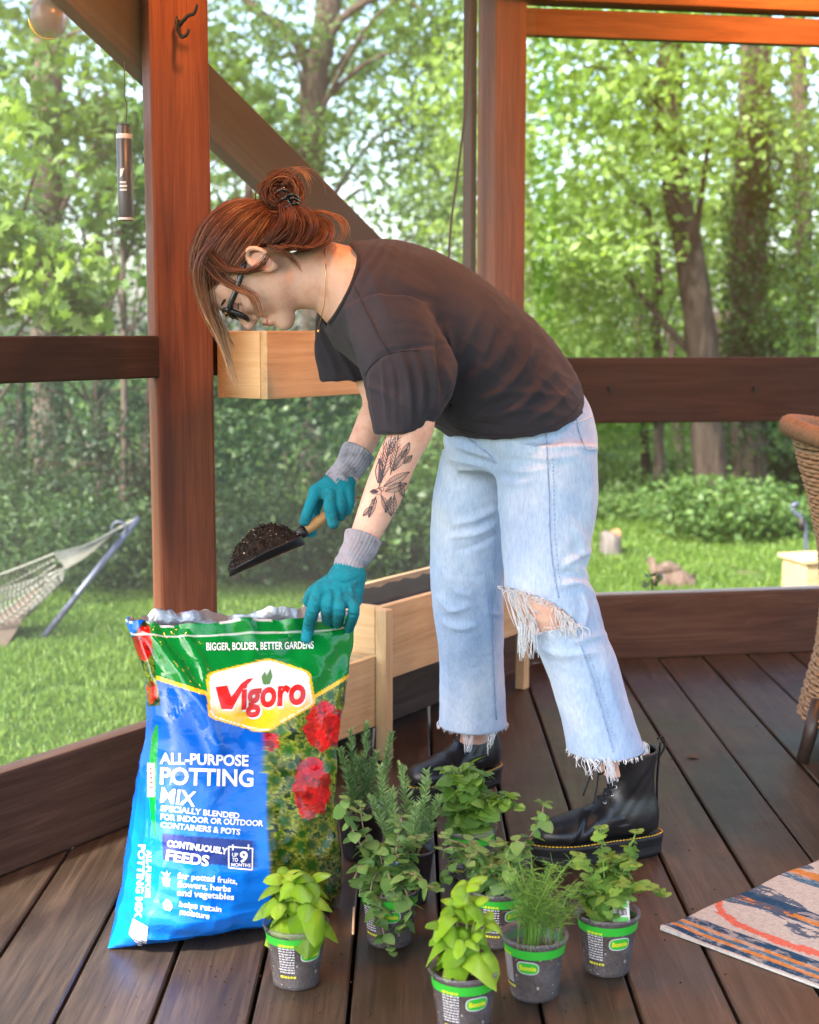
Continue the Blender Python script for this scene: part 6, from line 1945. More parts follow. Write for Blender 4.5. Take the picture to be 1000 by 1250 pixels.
# neckline
nline = np.interp(PYg, [285, 297, 312, 335, 358, 382, 396, 420, 470], [424, 427, 437, 433, 424, 410, 400, 392, 380]).astype(np.float32)
farb = smoothstep(2.80, 2.98, Y_) * np.interp(PYg, [300, 340, 385, 470], [0, 8, 32, 60])
cutd = (nline - farb - PXg) * .00155
sf.v = np.maximum(sf.v, cutd.astype(np.float32))
# hem line of the body and cuffs (only the parts of each tube)
hemy = np.interp(PXg, [520, 540, 552, 565, 600, 650, 680, 700, 714, 740], [640, 545, 532, 532, 537, 532, 525, 515, 502, 484])
hemc = ((PYg - hemy) * .0016); body_side = (PXg > 553) | (Y_ > 2.735)
sf.v = np.where(body_side, np.maximum(sf.v, hemc), sf.v).astype(np.float32)
cuffl = np.interp(PXg, [440, 458, 490, 517, 530, 545, 552], [520, 529, 531, 525, 515, 497, 490])
cuffc = (PYg - cuffl) * .0015
near = (Y_ < 2.73) & (PXg < 553)
sf.v = np.where(near, np.maximum(sf.v, cuffc), sf.v).astype(np.float32)
farc = (PYg - 465) * .0016
sf.v = np.where((Y_ > 2.86) & (PXg < 470), np.maximum(sf.v, farc), sf.v).astype(np.float32)
# hollow where one can look in
hollow = (cutd > -.06) | (near & (cuffc > -.07)) | ((Y_ > 2.86) & (PXg < 470) & (farc > -.05)) | (body_side & (hemc > -.03))
sf.v = np.where(hollow, np.maximum(sf.v, -(full + .010)), sf.v).astype(np.float32)
V, Fq = sf.mesh(2); V, Fq = biggest(V, Fq, 800)
N = normals_of(V, Fq)
tee_folds = [
    # torso: drag lines from the shoulder to the hem
    ([(545, 400), (552, 440), (550, 485)], 7, .009), ([(533, 395), (537, 430), (536, 470)], 6, -.006), ([(560, 470), (600, 445), (625, 405)], 8, .005), ([(575, 500), (620, 470), (655, 425)], 8, .006), ([(600, 515), (645, 488), (680, 450)], 7, .006),
    ([(640, 518), (675, 497), (700, 470)], 6, .005), ([(560, 520), (600, 505), (640, 500), (690, 508)], 6, .005), ([(585, 380), (572, 415), (558, 450)], 6, .005), ([(605, 385), (597, 420), (580, 455)], 6, .004), ([(630, 395), (618, 430), (600, 460)], 6, .004),
    ([(650, 410), (642, 440), (625, 470)], 5, .004), ([(672, 432), (662, 462), (640, 490)], 5, .004), ([(570, 490), (610, 480), (660, 480), (700, 488)], 6, .004), ([(545, 505), (580, 516), (620, 522)], 5, -.004),
    ([(470, 330), (500, 350), (540, 365)], 12, .003), ([(440, 310), (460, 350), (475, 390)], 8, .003),
    # sleeve: gathers under the dropped shoulder seam
    ([(452, 455), (455, 485), (462, 520)], 4, .005), ([(466, 438), (470, 475), (474, 522)], 4, .005), ([(478, 432), (486, 470), (488, 520)], 4, -.004), ([(490, 428), (500, 470), (502, 515)], 5, .006), ([(505, 428), (516, 470), (514, 515)], 5, .005), ([(522, 425), (532, 465), (528, 505)], 6, .007), ([(540, 440), (546, 470), (535, 500)], 5, .006), ([(447, 470), (470, 480), (500, 500)], 5, .003), ([(520, 515), (540, 495), (549, 475)], 5, -.006),
    ([(432, 350), (455, 395), (476, 430)], 3, .0035), ([(448, 456), (470, 432), (500, 425), (545, 420)], 3.5, -.003),
    ([(400, 400), (420, 440), (445, 485)], 5, .004), ([(390, 405), (405, 440), (412, 463)], 5, .004),
]
V = crease(V, N, tee_folds)
# fine cross wrinkles that run from armpit to hip
ff1 = np.array([.62, 0, .78]); ff2 = np.array([.78, 0, -.62])
Qf = np.stack([V @ ff1 * 34, V[:, 1] * 14, V @ ff2 * 11], 1); rdg = np.array([1 - 2 * abs(noise.noise(Vector(q))) for q in Qf])
pq = project(V); reg = smoothstep(520, 600, pq[:, 0]) * smoothstep(360, 430, pq[:, 1] - .0 * pq[:, 0]) + .35
V = V + N * (.0022 * perlin(V, 16, 2.0) + .0009 * perlin(V, 45, 5.0) + .0013 * reg * np.clip(rdg, 0, 1) ** 2)[:, None]
TEE_V, TEE_F = V, Fq
tee = mobj('t_shirt', V, Fq, M_tee, person, True)
tee_bvh = BVHTree.FromPolygons([Vector(v) for v in V], [tuple(f) for f in Fq])
def strip_on(bvh, pts, r, mat, parent, name, lift=.001, n=40, sides=6, flat=.6, rad=None):
    q = spline(np.asarray(pts, float), n); P = []
    for x, y in q:
        h_ = on_surface(bvh, x, y, lift)
        if h_ is not None and (not P or (Vector(P[-1]) - h_).length < .03): P.append(h_)
    if len(P) < 3: return None
    V, Fc = tube_vf([tuple(p) for p in P], r if rad is None else np.interp(np.linspace(0, 1, len(P)), np.linspace(0, 1, len(rad)), rad), sides, flat=flat)
    return mobj(name, V, Fc, mat, parent, True)
M_tee_d = cloth_mat('charcoal_jersey_band', (.020, .017, .019), (.030, .026, .028))
strip_on(tee_bvh, [(429, 299), (438.5, 312), (434.5, 335), (425.5, 358), (412, 382), (402, 395.5)], .0045, M_tee_d, tee, 'collar_band', .0005, 50)
strip_on(tee_bvh, [(432, 348), (445, 375), (460, 405), (476, 432)], .0012, M_tee_d, tee, 'shoulder_seam', .0004)
strip_on(tee_bvh, [(446, 458), (455, 444), (470, 434), (490, 429), (512, 428)], .0013, M_tee_d, tee, 'sleeve_seam', .0004)
strip_on(tee_bvh, [(460, 524), (475, 527.5), (490, 527), (505, 524), (515, 521)], .0012, M_tee_d, tee, 'cuff_stitch', .0004)
strip_on(tee_bvh, [(556, 522), (580, 528), (605, 531), (640, 528), (675, 519), (697, 506), (708, 492)], .0011, M_tee_d, tee, 'hem_stitch', .0004)

# ---- jeans
def denim_mat():
    t = NT('washed_denim', .85, .2)
    v = t.obj()
    n1 = t.noise(v, 5.5, 5, .6); n2 = t.noise(t.obj((1, 1, .22)), 260, 3, .7); n3 = t.noise(v, 34, 5, .7)
    c = t.ramp(n1, [(.28, (.27, .40, .63)), (.5, (.39, .51, .70)), (.72, (.55, .63, .74))])
    c = t.mix(.55, c, t.ramp(n2, [(.32, (.70, .74, .82)), (.68, (1.2, 1.18, 1.14))]), 'MULTIPLY')
    c = t.mix(.4, c, t.ramp(n3, [(.35, (.82, .84, .88)), (.65, (1.12, 1.1, 1.08))]), 'MULTIPLY')
    t.col(c); t.bump(n2, .35, .0016); t.b.inputs['Sheen Weight'].default_value = .15
    return t.m
M_denim = denim_mat()
M_denim_d = plain('denim_seam', (.28, .38, .58), .85, .2, var=.3, vs=90)
M_thread = plain('frayed_white_thread', (.70, .72, .76), .9, .1)
jf = Field((.02, 2.60, .08), (.50, 3.26, 1.02), .0036)
JN = [hz(668, 545, 61, 2.785, .092), hz(668, 580, 62, 2.78, .092), hz(668.5, 612, 61, 2.775, .09), hz(668, 650, 57, 2.768, .086), hz(667, 700, 52.5, 2.76, .082), hz(674, 735, 57, 2.755, .080), hz(691, 770, 48, 2.76, .078), hz(705, 800, 47, 2.768, .076), hz(722, 850, 45.5, 2.778, .075), hz(737, 905, 48, 2.79, .077), hz(741, 935, 49, 2.795, .078)]
JF = [hz(592, 548, 52, 2.99, .088), hz(580, 600, 51, 2.995, .086), hz(574, 640, 49, 3.0, .082), hz(570, 690, 46, 3.01, .078), hz(571, 740, 44, 3.035, .075), hz(575, 790, 41, 3.07, .072), hz(577, 850, 41, 3.11, .073), hz(577, 900, 44, 3.145, .075)]
jf.loft(JN, .012); jf.loft(JF, .012)
hip = [hz(655, 462, 44, 2.90, .125), hz(634, 488, 80, 2.895, .155), hz(634, 513, 91, 2.89, .168), hz(636, 545, 94, 2.885, .165), hz(640, 575, 82, 2.88, .13)]
jf.loft(hip, .03)
full = jf.v.copy()
X, Y_, Z = jf.pts(); dep = Y_ * CP - (Z - CAM_H) * SP; PXg = 500 + F * X / dep; PYg = 625 - F * (Y_ * SP + (Z - CAM_H) * CP) / dep
nearl = PXg > 632
hemN = np.interp(PXg, [685, 693, 710, 730, 755, 775, 787], [911, 913, 921, 927, 924, 914, 902]); hemF = np.interp(PXg, [530, 545, 565, 590, 620], [876, 881, 888, 888, 884])
# a hem is a horizontal ring in the place: cut by height
zN = W(738, 916, 2.79)[2]; zF = W(577, 883, 3.145)[2]
hemd = np.where(nearl, (zN - Z) + .012 * (X - .37) / .07 * 0, zF - Z)
jf.v = np.maximum(jf.v, hemd).astype(np.float32)
hollow = hemd > -.07
jf.v = np.where(hollow, np.maximum(jf.v, -(full + .0075)), jf.v).astype(np.float32)
# torn knee: open the cloth and hollow it out behind
knee_poly = [(600, 717), (622, 718), (640, 724), (660, 730), (676, 737), (692, 749), (705, 764), (694, 768), (676, 768), (660, 771), (645, 776), (600, 776)]
kx, ky = np.broadcast_arrays(PXg, PYg)
kn_in = in_poly(kx.ravel(), ky.ravel(), knee_poly).reshape(kx.shape) & (np.broadcast_to(Y_, kx.shape) < 2.80)
band = (ky > 695) & (ky < 800) & (kx > 600) & (np.broadcast_to(Y_, kx.shape) < 2.9)
jf.v = np.where(band, np.maximum(jf.v, -(full + .0075)), jf.v)
jf.v = np.where(kn_in, np.maximum(jf.v, .004), jf.v).astype(np.float32)
V, Fq = jf.mesh(5); V, Fq = biggest(V, Fq, 600); N = normals_of(V, Fq)
jean_folds = [([(612, 552), (640, 556), (668, 560), (700, 556)], 6, .004), ([(608, 570), (640, 575), (670, 572)], 6, .004), ([(610, 590), (635, 590), (655, 585)], 5, .003), ([(560, 545), (580, 552), (603, 560)], 5, .005), ([(548, 560), (575, 565), (602, 572)], 6, .004),
              ([(555, 640), (580, 634), (606, 622)], 6, .006), ([(550, 655), (580, 652), (606, 640)], 5, .005), ([(560, 672), (585, 664), (608, 652)], 5, -.004), ([(700, 670), (712, 685), (722, 700)], 6, -.006), ([(690, 690), (705, 680), (722, 672)], 5, .006), ([(686, 715), (705, 712), (725, 725)], 6, .007), ([(680, 700), (700, 700), (722, 710)], 5, -.005),
              ([(712, 725), (716, 745), (712, 770)], 5, .006), ([(700, 640), (712, 660), (708, 690)], 7, .005), ([(535, 730), (550, 745), (570, 742)], 6, .005), ([(590, 735), (600, 748), (612, 750)], 5, .004), ([(540, 760), (560, 768), (580, 764)], 6, .004), ([(545, 700), (556, 720), (575, 728)], 6, .004), ([(600, 690), (604, 720), (610, 745)], 4, .004),
              ([(545, 600), (552, 660), (550, 700)], 12, .004), ([(592, 700), (598, 780), (602, 870)], 8, .004), ([(545, 800), (548, 840), (547, 875)], 8, .003), ([(690, 800), (705, 860), (718, 910)], 10, .003), ([(735, 800), (748, 850), (765, 900)], 8, .004), ([(720, 560), (722, 600), (718, 640)], 10, .005), ([(655, 790), (690, 800), (735, 795)], 6, .003), ([(700, 785), (722, 778), (738, 775)], 5, .004),
              ([(680, 545), (700, 540), (726, 548)], 5, .003)]
V = crease(V, N, jean_folds); V = V + N * (.0022 * perlin(V, 14, 9.0) + .0007 * perlin(V, 50, 3.0))[:, None]
jeans = mobj('jeans', V, Fq, M_denim, person, True)
jean_bvh = BVHTree.FromPolygons([Vector(v) for v in V], [tuple(f) for f in Fq])
# outseam, fly, pocket and stitches
strip_on(jean_bvh, [(667, 530), (668, 560), (670, 600), (671, 650), (676, 700), (682, 730)], .0028, M_denim_d, jeans, 'outseam', .0002, 50, flat=.4)
strip_on(jean_bvh, [(708, 786), (720, 820), (732, 860), (743, 900), (748, 918)], .0028, M_denim_d, jeans, 'outseam', .0004, 40, flat=.45)
strip_on(jean_bvh, [(604, 640), (603, 700), (602, 760), (603, 820), (606, 878)], .003, M_denim_d, jeans, 'inseam', .0004, 40, flat=.45)
strip_on(jean_bvh, [(570, 533), (585, 545), (598, 555), (605, 565)], .0026, M_denim_d, jeans, 'fly_seam', .0005, 20)
def dashes(pts, n, r, ln, mat, parent, bvh, name, lift=.0016):
    q = spline(np.asarray(pts, float), n * 3); ps = []
    for i in range(0, len(q) - 2, 3):
        a, b = on_surface(bvh, *q[i], lift), on_surface(bvh, *(q[i] + (q[i + 2] - q[i]) * ln), lift)
        if a is not None and b is not None and (a - b).length < .02: ps.append(tube_vf([tuple(a), tuple(b)], r, 5))
    if ps:
        V, Fc = join(ps); o = mobj(name, V, Fc, mat, parent); o['kind'] = 'stuff'
dashes([(674, 560), (676, 600), (677, 650), (682, 700), (688, 730)], 34, .0008, .7, M_denim_d, jeans, jean_bvh, 'stitching')
dashes([(714, 786), (726, 820), (738, 860), (749, 900)], 26, .0008, .7, M_denim_d, jeans, jean_bvh, 'stitching')
pk = [(703, 508), (706, 525), (712, 542), (716, 549), (724, 549), (729, 548)]
strip_on(jean_bvh, pk, .0014, M_denim_d, jeans, 'pocket_edge', .0012, 30)
strip_on(jean_bvh, [(700, 516), (712, 513), (722, 508)], .0012, M_thread, jeans, 'pocket_stitch', .001, 16)

# frayed threads
gt_ = np.random.default_rng(91)
def thread_bunch(starts, name, parent, r=.00055, n=2, jit=.004):
    """starts: (pixel start, pixel end, depth start, sag) for each thread"""
    ps = []
    for (a, b, Y0, Y1, sag) in starts:
        for k in range(n):
            p, q = W(*a, Y0) + gt_.normal(0, jit, 3) * [1, .5, .4], W(*b, Y1) + gt_.normal(0, jit, 3) * [1, .8, 1]
            mid = (p + q) / 2 + gt_.normal(0, .003, 3) + np.array([0, 0, -sag])
            ps.append(tube_vf(spline([p, p * .6 + mid * .4 + gt_.normal(0, .002, 3), mid, q], 9), r * gt_.uniform(.7, 1.4), 4))
    V, Fc = join(ps); o = mobj(name, V, Fc, M_thread, parent, True); o['kind'] = 'stuff'; return o
kn = []
for k in range(13):
    x = gt_.uniform(612, 640); y0 = np.interp(x, [612, 645], [719, 726]); kn.append(((x, y0), (x + gt_.uniform(8, 22), y0 + gt_.uniform(30, 62)), 2.69, 2.675, .004))
for k in range(22):
    x = gt_.uniform(634, 652); kn.append(((x, gt_.uniform(752, 768)), (x + gt_.uniform(-2, 6), gt_.uniform(780, 808)), 2.675, 2.672, 0))
for k in range(6):
    x = gt_.uniform(625, 668); kn.append(((x, np.interp(x, [625, 668], [722, 735])), (x + gt_.uniform(10, 30), gt_.uniform(738, 768)), 2.68, 2.675, .006))
for k in range(30):
    x = gt_.uniform(676, 706); y0 = np.interp(x, [672, 704], [737, 762]); kn.append(((x, y0), (x + gt_.uniform(-2, 12), y0 + gt_.uniform(10, 26)), 2.67, 2.668, 0))
for k in range(30):
    x = gt_.uniform(614, 676); y0 = np.interp(x, [614, 640, 676], [719, 725, 738]); kn.append(((x, y0), (x + gt_.uniform(-5, 5), y0 + gt_.uniform(-3, 6)), 2.672, 2.668, 0))
for k in range(26):
    x = gt_.uniform(650, 704); y0 = np.interp(x, [650, 704], [773, 766]); kn.append(((x, y0), (x + gt_.uniform(-4, 4), y0 + gt_.uniform(-5, 4)), 2.672, 2.668, 0))
thread_bunch(kn, 'knee_fringe', jeans)
hm = []
for k in range(150):      # furry cut edge all round both hems
    a = gt_.uniform(0, 2 * math.pi)
    c0, A_, b_ = hz(740, 919, 48.5, 2.793, .0775); p = c0 + np.array([A_[0] * math.cos(a), b_ * math.sin(a), 0]); p[2] = zN + .002
    hm.append((p, p + np.array([math.cos(a) * .003, math.sin(a) * .003, -gt_.uniform(.002, .010)])))
    c0, A_, b_ = hz(577, 886, 43.5, 3.142, .0745); p = c0 + np.array([A_[0] * math.cos(a), b_ * math.sin(a), 0]); p[2] = zF + .002
    hm.append((p, p + np.array([math.cos(a) * .003, math.sin(a) * .003, -gt_.uniform(.002, .010)])))
ps = [tube_vf([a, (a + b) / 2 + gt_.normal(0, .001, 3), b], .0006, 4) for a, b in hm]
V, Fc = join(ps); o = mobj('hem_fringe', V, Fc, M_thread, jeans, True); o['kind'] = 'stuff'
hm = []
for k in range(16): hm.append(((gt_.uniform(736, 748), 926), (gt_.uniform(742, 752), gt_.uniform(938, 960)), 2.712, 2.71, 0))
for k in range(10): hm.append(((gt_.uniform(718, 730), 926), (gt_.uniform(718, 734), gt_.uniform(934, 950)), 2.715, 2.70, .0))
for k in range(12): hm.append(((gt_.uniform(780, 788), 906), (gt_.uniform(786, 796), gt_.uniform(920, 950)), 2.78, 2.775, 0))
for k in range(14): hm.append(((gt_.uniform(597, 606), 888), (gt_.uniform(596, 602), gt_.uniform(900, 922)), 3.07, 3.067, 0))
hm += [((566, 890), (578, 890), 3.067, 3.065, .05)] * 3
hm += [((705, 922), (708, 936), 2.72, 2.70, .01), ((712, 924), (716, 945), 2.72, 2.70, .01)]
thread_bunch(hm, 'hem_threads', jeans, jit=.002)
# ---- gloves
def knit_mat(name, c, sc=260, dirt=True):
    t = NT(name, .9, .15); v = t.obj(); n2 = t.noise(v, sc, 2, .6); n1 = t.noise(v, 30, 3, .6)
    t.col(t.mix(.5, t.ramp(n1, [(.3, tuple(q * .85 for q in c)), (.7, tuple(q * 1.12 for q in c))]), t.ramp(n2, [(.3, (.75,) * 3), (.7, (1.2,) * 3)]), 'MULTIPLY'))
    if dirt: t.col(t.mix(t.math('MULTIPLY', t.ramp(t.noise(v, 38, 5, .7), [(.52, (0, 0, 0)), (.68, (1, 1, 1))]), .55), t.b.inputs['Base Color'].links[0].from_socket, (.03, .03, .03)))
    t.bump(n2, .45, .0018); return t.m
M_teal = knit_mat('teal_latex_glove', (.010, .185, .245), 300); M_cuff = knit_mat('grey_knit_cuff', (.27, .27, .32), 420)
def bagY(px, py, off):
    h_ = on_surface(bag_bvh, px, py, 0.0); return (h_.y if h_ is not None else 2.52) - off
def sub_mesh(field, name, mat, parent, smooth=2):
    V, Fq = field.mesh(smooth); V, Fq = biggest(V, Fq, 60); return mobj(name, V, Fq, mat, parent, True), V, Fq

gf = Field((-.24, 2.36, .38), (.02, 2.64, .72), .0022)
fk = .0028
# palm: back of the hand faces the camera
for a, b, ra, rb in (((424, 703), (402, 728), .0215, .0135), ((424, 703), (414, 731), .0215, .0135), ((428, 703), (426, 733), .0205, .0130), ((433, 702), (434, 733), .018, .0115), ((416, 704), (390, 722), .018, .0125)):
    gf.cone(W(*a, 2.492), W(*b, 2.478), ra, rb, .012)
fing = [[((390, 720), 2.476, .0125), ((383, 742), 2.470, .0118), ((377, 765), None, .0108), ((374, 779), None, .0098)],
        [((402, 728), 2.476, .0118), ((400, 742), 2.466, .0112), ((400, 757), None, .0104)],
        [((415, 731), 2.476, .0115), ((414, 746), 2.466, .0110), ((412, 761), None, .0102)],
        [((430, 732), 2.478, .0105), ((432, 748), 2.470, .0100), ((426, 767), None, .0090)]]
for fg in fing:
    gf.chain([(W(*p, (bagY(p[0], p[1], .012) if y is None else y)), r) for p, y, r in fg], fk)
gf.chain([(W(400, 712, 2.50), .014), (W(384, 722, 2.535), .0125), (W(377, 734, 2.56), .011)], .006)
CUFF_N = [(W(421, 703, 2.494), .0245), (W(430, 684, 2.503), .0265), (W(439, 668, 2.513), .0300), (W(444, 655, 2.521), .0330)]
gf.chain([(W(420, 703, 2.494), .0225), (W(428, 684, 2.503), .0215)], .01)
GV, GF = gf.mesh(2); GV, GF = biggest(GV, GF, 60); GN = normals_of(GV, GF)
GV = crease(GV, GN, [([(376, 748), (386, 752)], 2.2, -.0016), ([(373, 764), (384, 768)], 2.0, -.0014), ([(393, 743), (407, 744)], 2.2, -.0016), ([(408, 746), (421, 748)], 2.2, -.0016), ([(425, 750), (438, 753)], 2.2, -.0014), ([(395, 715), (402, 722), (404, 730)], 3, .0022), ([(412, 715), (415, 724), (416, 732)], 3, .0022), ([(428, 715), (430, 724), (432, 732)], 3, .002), ([(405, 708), (420, 712), (438, 706)], 2.5, -.002), ([(383, 716), (392, 712), (402, 708)], 2.5, .002)])
GV = GV + GN * (.0007 * perlin(GV, 120, 3.0))[:, None]
glove_n = mobj('glove', GV, GF, M_teal, person, True); glove_n['label'] = 'teal coated glove gripping the rim of the bag'
def cuff(stations, name, parent, folds, boundary):
    P = spline([[*p, r] for p, r in stations], 40); T = P[:, :3]
    Pc, Tn, Nn, Bn = frames(T); a = np.arange(112) * 2 * math.pi / 112; rings = []
    for i in range(40):
        f = i / 39; fold_ = math.exp(-((f - .22 - .05 * 0) / .05) ** 2) * .09 + math.exp(-((f - .42) / .04) ** 2) * .05
        w = P[i, 3] * (1 + .03 * np.sin(a * 3 + 9 * f) * math.sin(f * math.pi) + .018 * np.sin(a * 28) + fold_ * (.5 + .5 * np.sin(a * 2 + 5 * f)) - .03 * math.exp(-((f - .32) / .04) ** 2))
        rings.append(Pc[i] + (w * np.cos(a))[:, None] * Nn[i] + (w * np.sin(a))[:, None] * Bn[i])
    inn = rings[-1] + (Pc[-1] - rings[-1]) * .10; inn2 = rings[-4] + (Pc[-4] - rings[-4]) * .12
    V, Fc = loft_vf(rings + [inn, inn2], caps=False); return mobj(name, V, Fc, M_cuff, parent, True)
cuff(CUFF_N, 'knit_cuff', glove_n, None, None)

# right hand on the trowel
gf = Field((-.28, 2.74, .62), (-.04, 2.98, .92), .0022)
TA, TB = W(433, 607, 2.872), W(371, 648, 2.842)         # handle ends
for a, b, ra, rb in (((412, 586), (386, 600), .021, .0145), ((414, 587), (400, 603), .021, .016), ((420, 588), (416, 601), .019, .015), ((424, 585), (424, 598), .016, .013)):
    gf.cone(W(*a, 2.862), W(*b, 2.856), ra, rb, .012)
gf.chain([(W(386, 600, 2.852), .0125), (W(379, 617, 2.846), .0118), (W(372, 636, 2.838), .0105)], .005)          # index laid along the handle
gf.chain([(W(404, 604, 2.842), .0128), (W(403, 620, 2.830), .0125), (W(407, 639, 2.826), .0110)], .005)          # finger in front of the handle
gf.chain([(W(416, 602, 2.846), .012), (W(417, 617, 2.838), .0112), (W(416, 630, 2.846), .0098)], .004)
gf.chain([(W(426, 599, 2.850), .011), (W(427, 612, 2.846), .0102), (W(424, 624, 2.852), .0090)], .004)
gf.chain([(W(392, 602, 2.875), .0125), (W(384, 625, 2.885), .0112), (W(380, 650, 2.872), .0100), (W(376, 657, 2.862), .0085)], .005)  # thumb behind
CUFF_F = [(W(408, 590, 2.862), .0250), (W(420, 578, 2.868), .0275), (W(430, 565, 2.878), .0305), (W(438, 551, 2.889), .0340)]
glove_f, _, _ = sub_mesh(gf, 'glove', M_teal, person); glove_f['label'] = 'teal coated glove closed round the trowel handle'
cuff(CUFF_F, 'knit_cuff', glove_f, None, None)

# ---- trowel and the soil on it
M_hand = wood_mat('varnished_beech', (.42, .22, .08), (.55, .32, .13), (.66, .43, .20), 'X', rough=.35, gscale=6)
M_steel = plain('dark_steel', (.035, .038, .042), .35, .5, .6)
tro = empty('garden_trowel', TB); tag(tro, 'hand trowel with a wooden handle held over the bag', 'trowel')
ax = TB - TA; prof = np.interp(np.linspace(0, 1, 24), [0, .06, .3, .6, .85, 1], [.007, .0125, .0128, .0105, .0115, .0105])
V, Fc = tube_vf([TA + ax * (i / 23) for i in range(24)], prof, 16); mobj('handle', V, Fc, M_hand, tro, True)
V, Fc = tube_vf([TB - ax * .03, TB + ax * .04, TB + ax * .22], [.0125, .0125, .009], 16); mobj('ferrule', V, Fc, plain('black_ferrule', (.01, .01, .011), .4), tro, True)
V, Fc = tube_vf([TA - ax * .0, TA - ax * .10 + np.array([.004, 0, -.006]), TA - ax * .16 + np.array([.004, 0, -.02])], .0015, 6); mobj('hanging_loop', V, Fc, plain('leather_cord', (.30, .14, .07), .8), tro, True)
b0_, b1_ = W(368, 655, 2.838), W(276, 691, 2.80)
axb = b1_ - b0_; Lb = np.linalg.norm(axb); axb /= Lb; side = np.array([-axb[1] * .3, 1.0, 0]); side -= axb * (side @ axb); side /= np.linalg.norm(side); upb = np.cross(axb, side); upb = upb if upb[2] > 0 else -upb
def blade(u, v): # u along 0..1, v across -1..1
    hw = .040 * np.interp(u, [0, .08, .3, .7, .9, 1], [.35, .75, 1, .95, .62, .10]); return b0_ + axb * Lb * u + side * hw * v + upb * (-.016 + .020 * v * v * np.interp(u, [0, .5, 1], [1, 1, .55]) - .004 * u)
nu, nv = 24, 12
V = [blade(i / nu, 2 * j / nv - 1) for i in range(nu + 1) for j in range(nv + 1)]; V += [p - upb * .0018 for p in V]
k_ = (nu + 1) * (nv + 1)
Fc = [(i * (nv + 1) + j, i * (nv + 1) + j + 1, (i + 1) * (nv + 1) + j + 1, (i + 1) * (nv + 1) + j) for i in range(nu) for j in range(nv)]
Fc += [tuple(k_ + q for q in f[::-1]) for f in Fc]
rim_ = [i * (nv + 1) for i in range(nu + 1)] + [nu * (nv + 1) + j for j in range(1, nv + 1)] + [i * (nv + 1) + nv for i in range(nu - 1, -1, -1)] + [j for j in range(nv - 1, 0, -1)]
Fc += [(rim_[i], rim_[(i + 1) % len(rim_)], k_ + rim_[(i + 1) % len(rim_)], k_ + rim_[i]) for i in range(len(rim_))]
mobj('blade', V, Fc, M_steel, tro, True)
# heap
nu, nv = 70, 44; V = []
for i in range(nu + 1):
    for j in range(nv + 1):
        u, v = i / nu, 2 * j / nv - 1
        p = blade(.03 + .95 * u, v * .93)
        top = np.interp(u, [0, .12, .35, .6, .85, 1], [.016, .044, .064, .060, .040, .010]) * (1 - abs(v) ** 2.4)
        q = p + upb * (.001 + top) + np.array([0, 0, 0])
        nn = noise.noise(Vector(q) * 70) * .004 + noise.noise(Vector(q) * 190) * .003
        V.append(q + upb * nn * (1 - abs(v) ** 6))
Fc = [(i * (nv + 1) + j, i * (nv + 1) + j + 1, (i + 1) * (nv + 1) + j + 1, (i + 1) * (nv + 1) + j) for i in range(nu) for j in range(nv)]
heap_o = blade(.5, 0)
heap = empty('soil_heap', heap_o); tag(heap, 'heap of dark potting soil with white specks piled on the trowel', 'soil')
mobj('soil_mound', V, Fc, M_soil, heap, True)
gs_ = np.random.default_rng(17); ico = np.array([(1, 0, 0), (-1, 0, 0), (0, 1, 0), (0, -1, 0), (0, 0, 1), (0, 0, -1)], float) * [1, .8, .6]; icf = [(0, 2, 4), (2, 1, 4), (1, 3, 4), (3, 0, 4), (2, 0, 5), (1, 2, 5), (3, 1, 5), (0, 3, 5)]
cr_ = [V[gs_.integers(len(V))] + upb * gs_.uniform(-.001, .003) for _ in range(900)]
v_, f_, r_ = scatter(ico, icf, cr_, rot_rand(900, 1.0, gs_), gs_.uniform(.0012, .0034, 900), gs_.random(900))
o = mobj('soil_crumbs', v_, f_, M_soil, heap); o['kind'] = 'stuff'
cr_ = [V[gs_.integers(len(V))] + upb * .002 for _ in range(70)]
v_, f_, r_ = scatter(ico, icf, cr_, rot_rand(70, 1.0, gs_), gs_.uniform(.0006, .0014, 70), gs_.random(70))
o = mobj('perlite_specks', v_, f_, plain('perlite', (.6, .58, .55), .8), heap); o['kind'] = 'stuff'

# ---- boots
def leather():
    t = NT('black_leather', .34, .5); v = t.obj(); n1 = t.noise(v, 18, 4, .6); n2 = t.noise(v, 210, 3, .6)
    t.col(t.ramp(n1, [(.3, (.006, .006, .007)), (.7, (.013, .013, .014))])); t.l(t.ramp(n1, [(.3, (.26,) * 3), (.7, (.42,) * 3)]), t.b.inputs['Roughness'])
    t.bump(t.math('ADD', t.math('MULTIPLY', n2, .35), n1), .28, .004); return t.m
M_leather = leather(); M_sole = plain('black_rubber_sole', (.010, .010, .011), .55, .4, bump=.2); M_yel = plain('yellow_welt_stitch', (.62, .36, .03), .5); M_lace = plain('black_lace', (.008, .008, .009), .8); M_eye = plain('eyelet_metal', (.5, .5, .52), .3, .5, 1.0)
BL_ = .268
ft = Field((-.03, -.08, .03), (.31, .08, .27), .0026)
def fs(x, zc, hh, hw): return (np.array([x, 0, zc]), hh, hw)
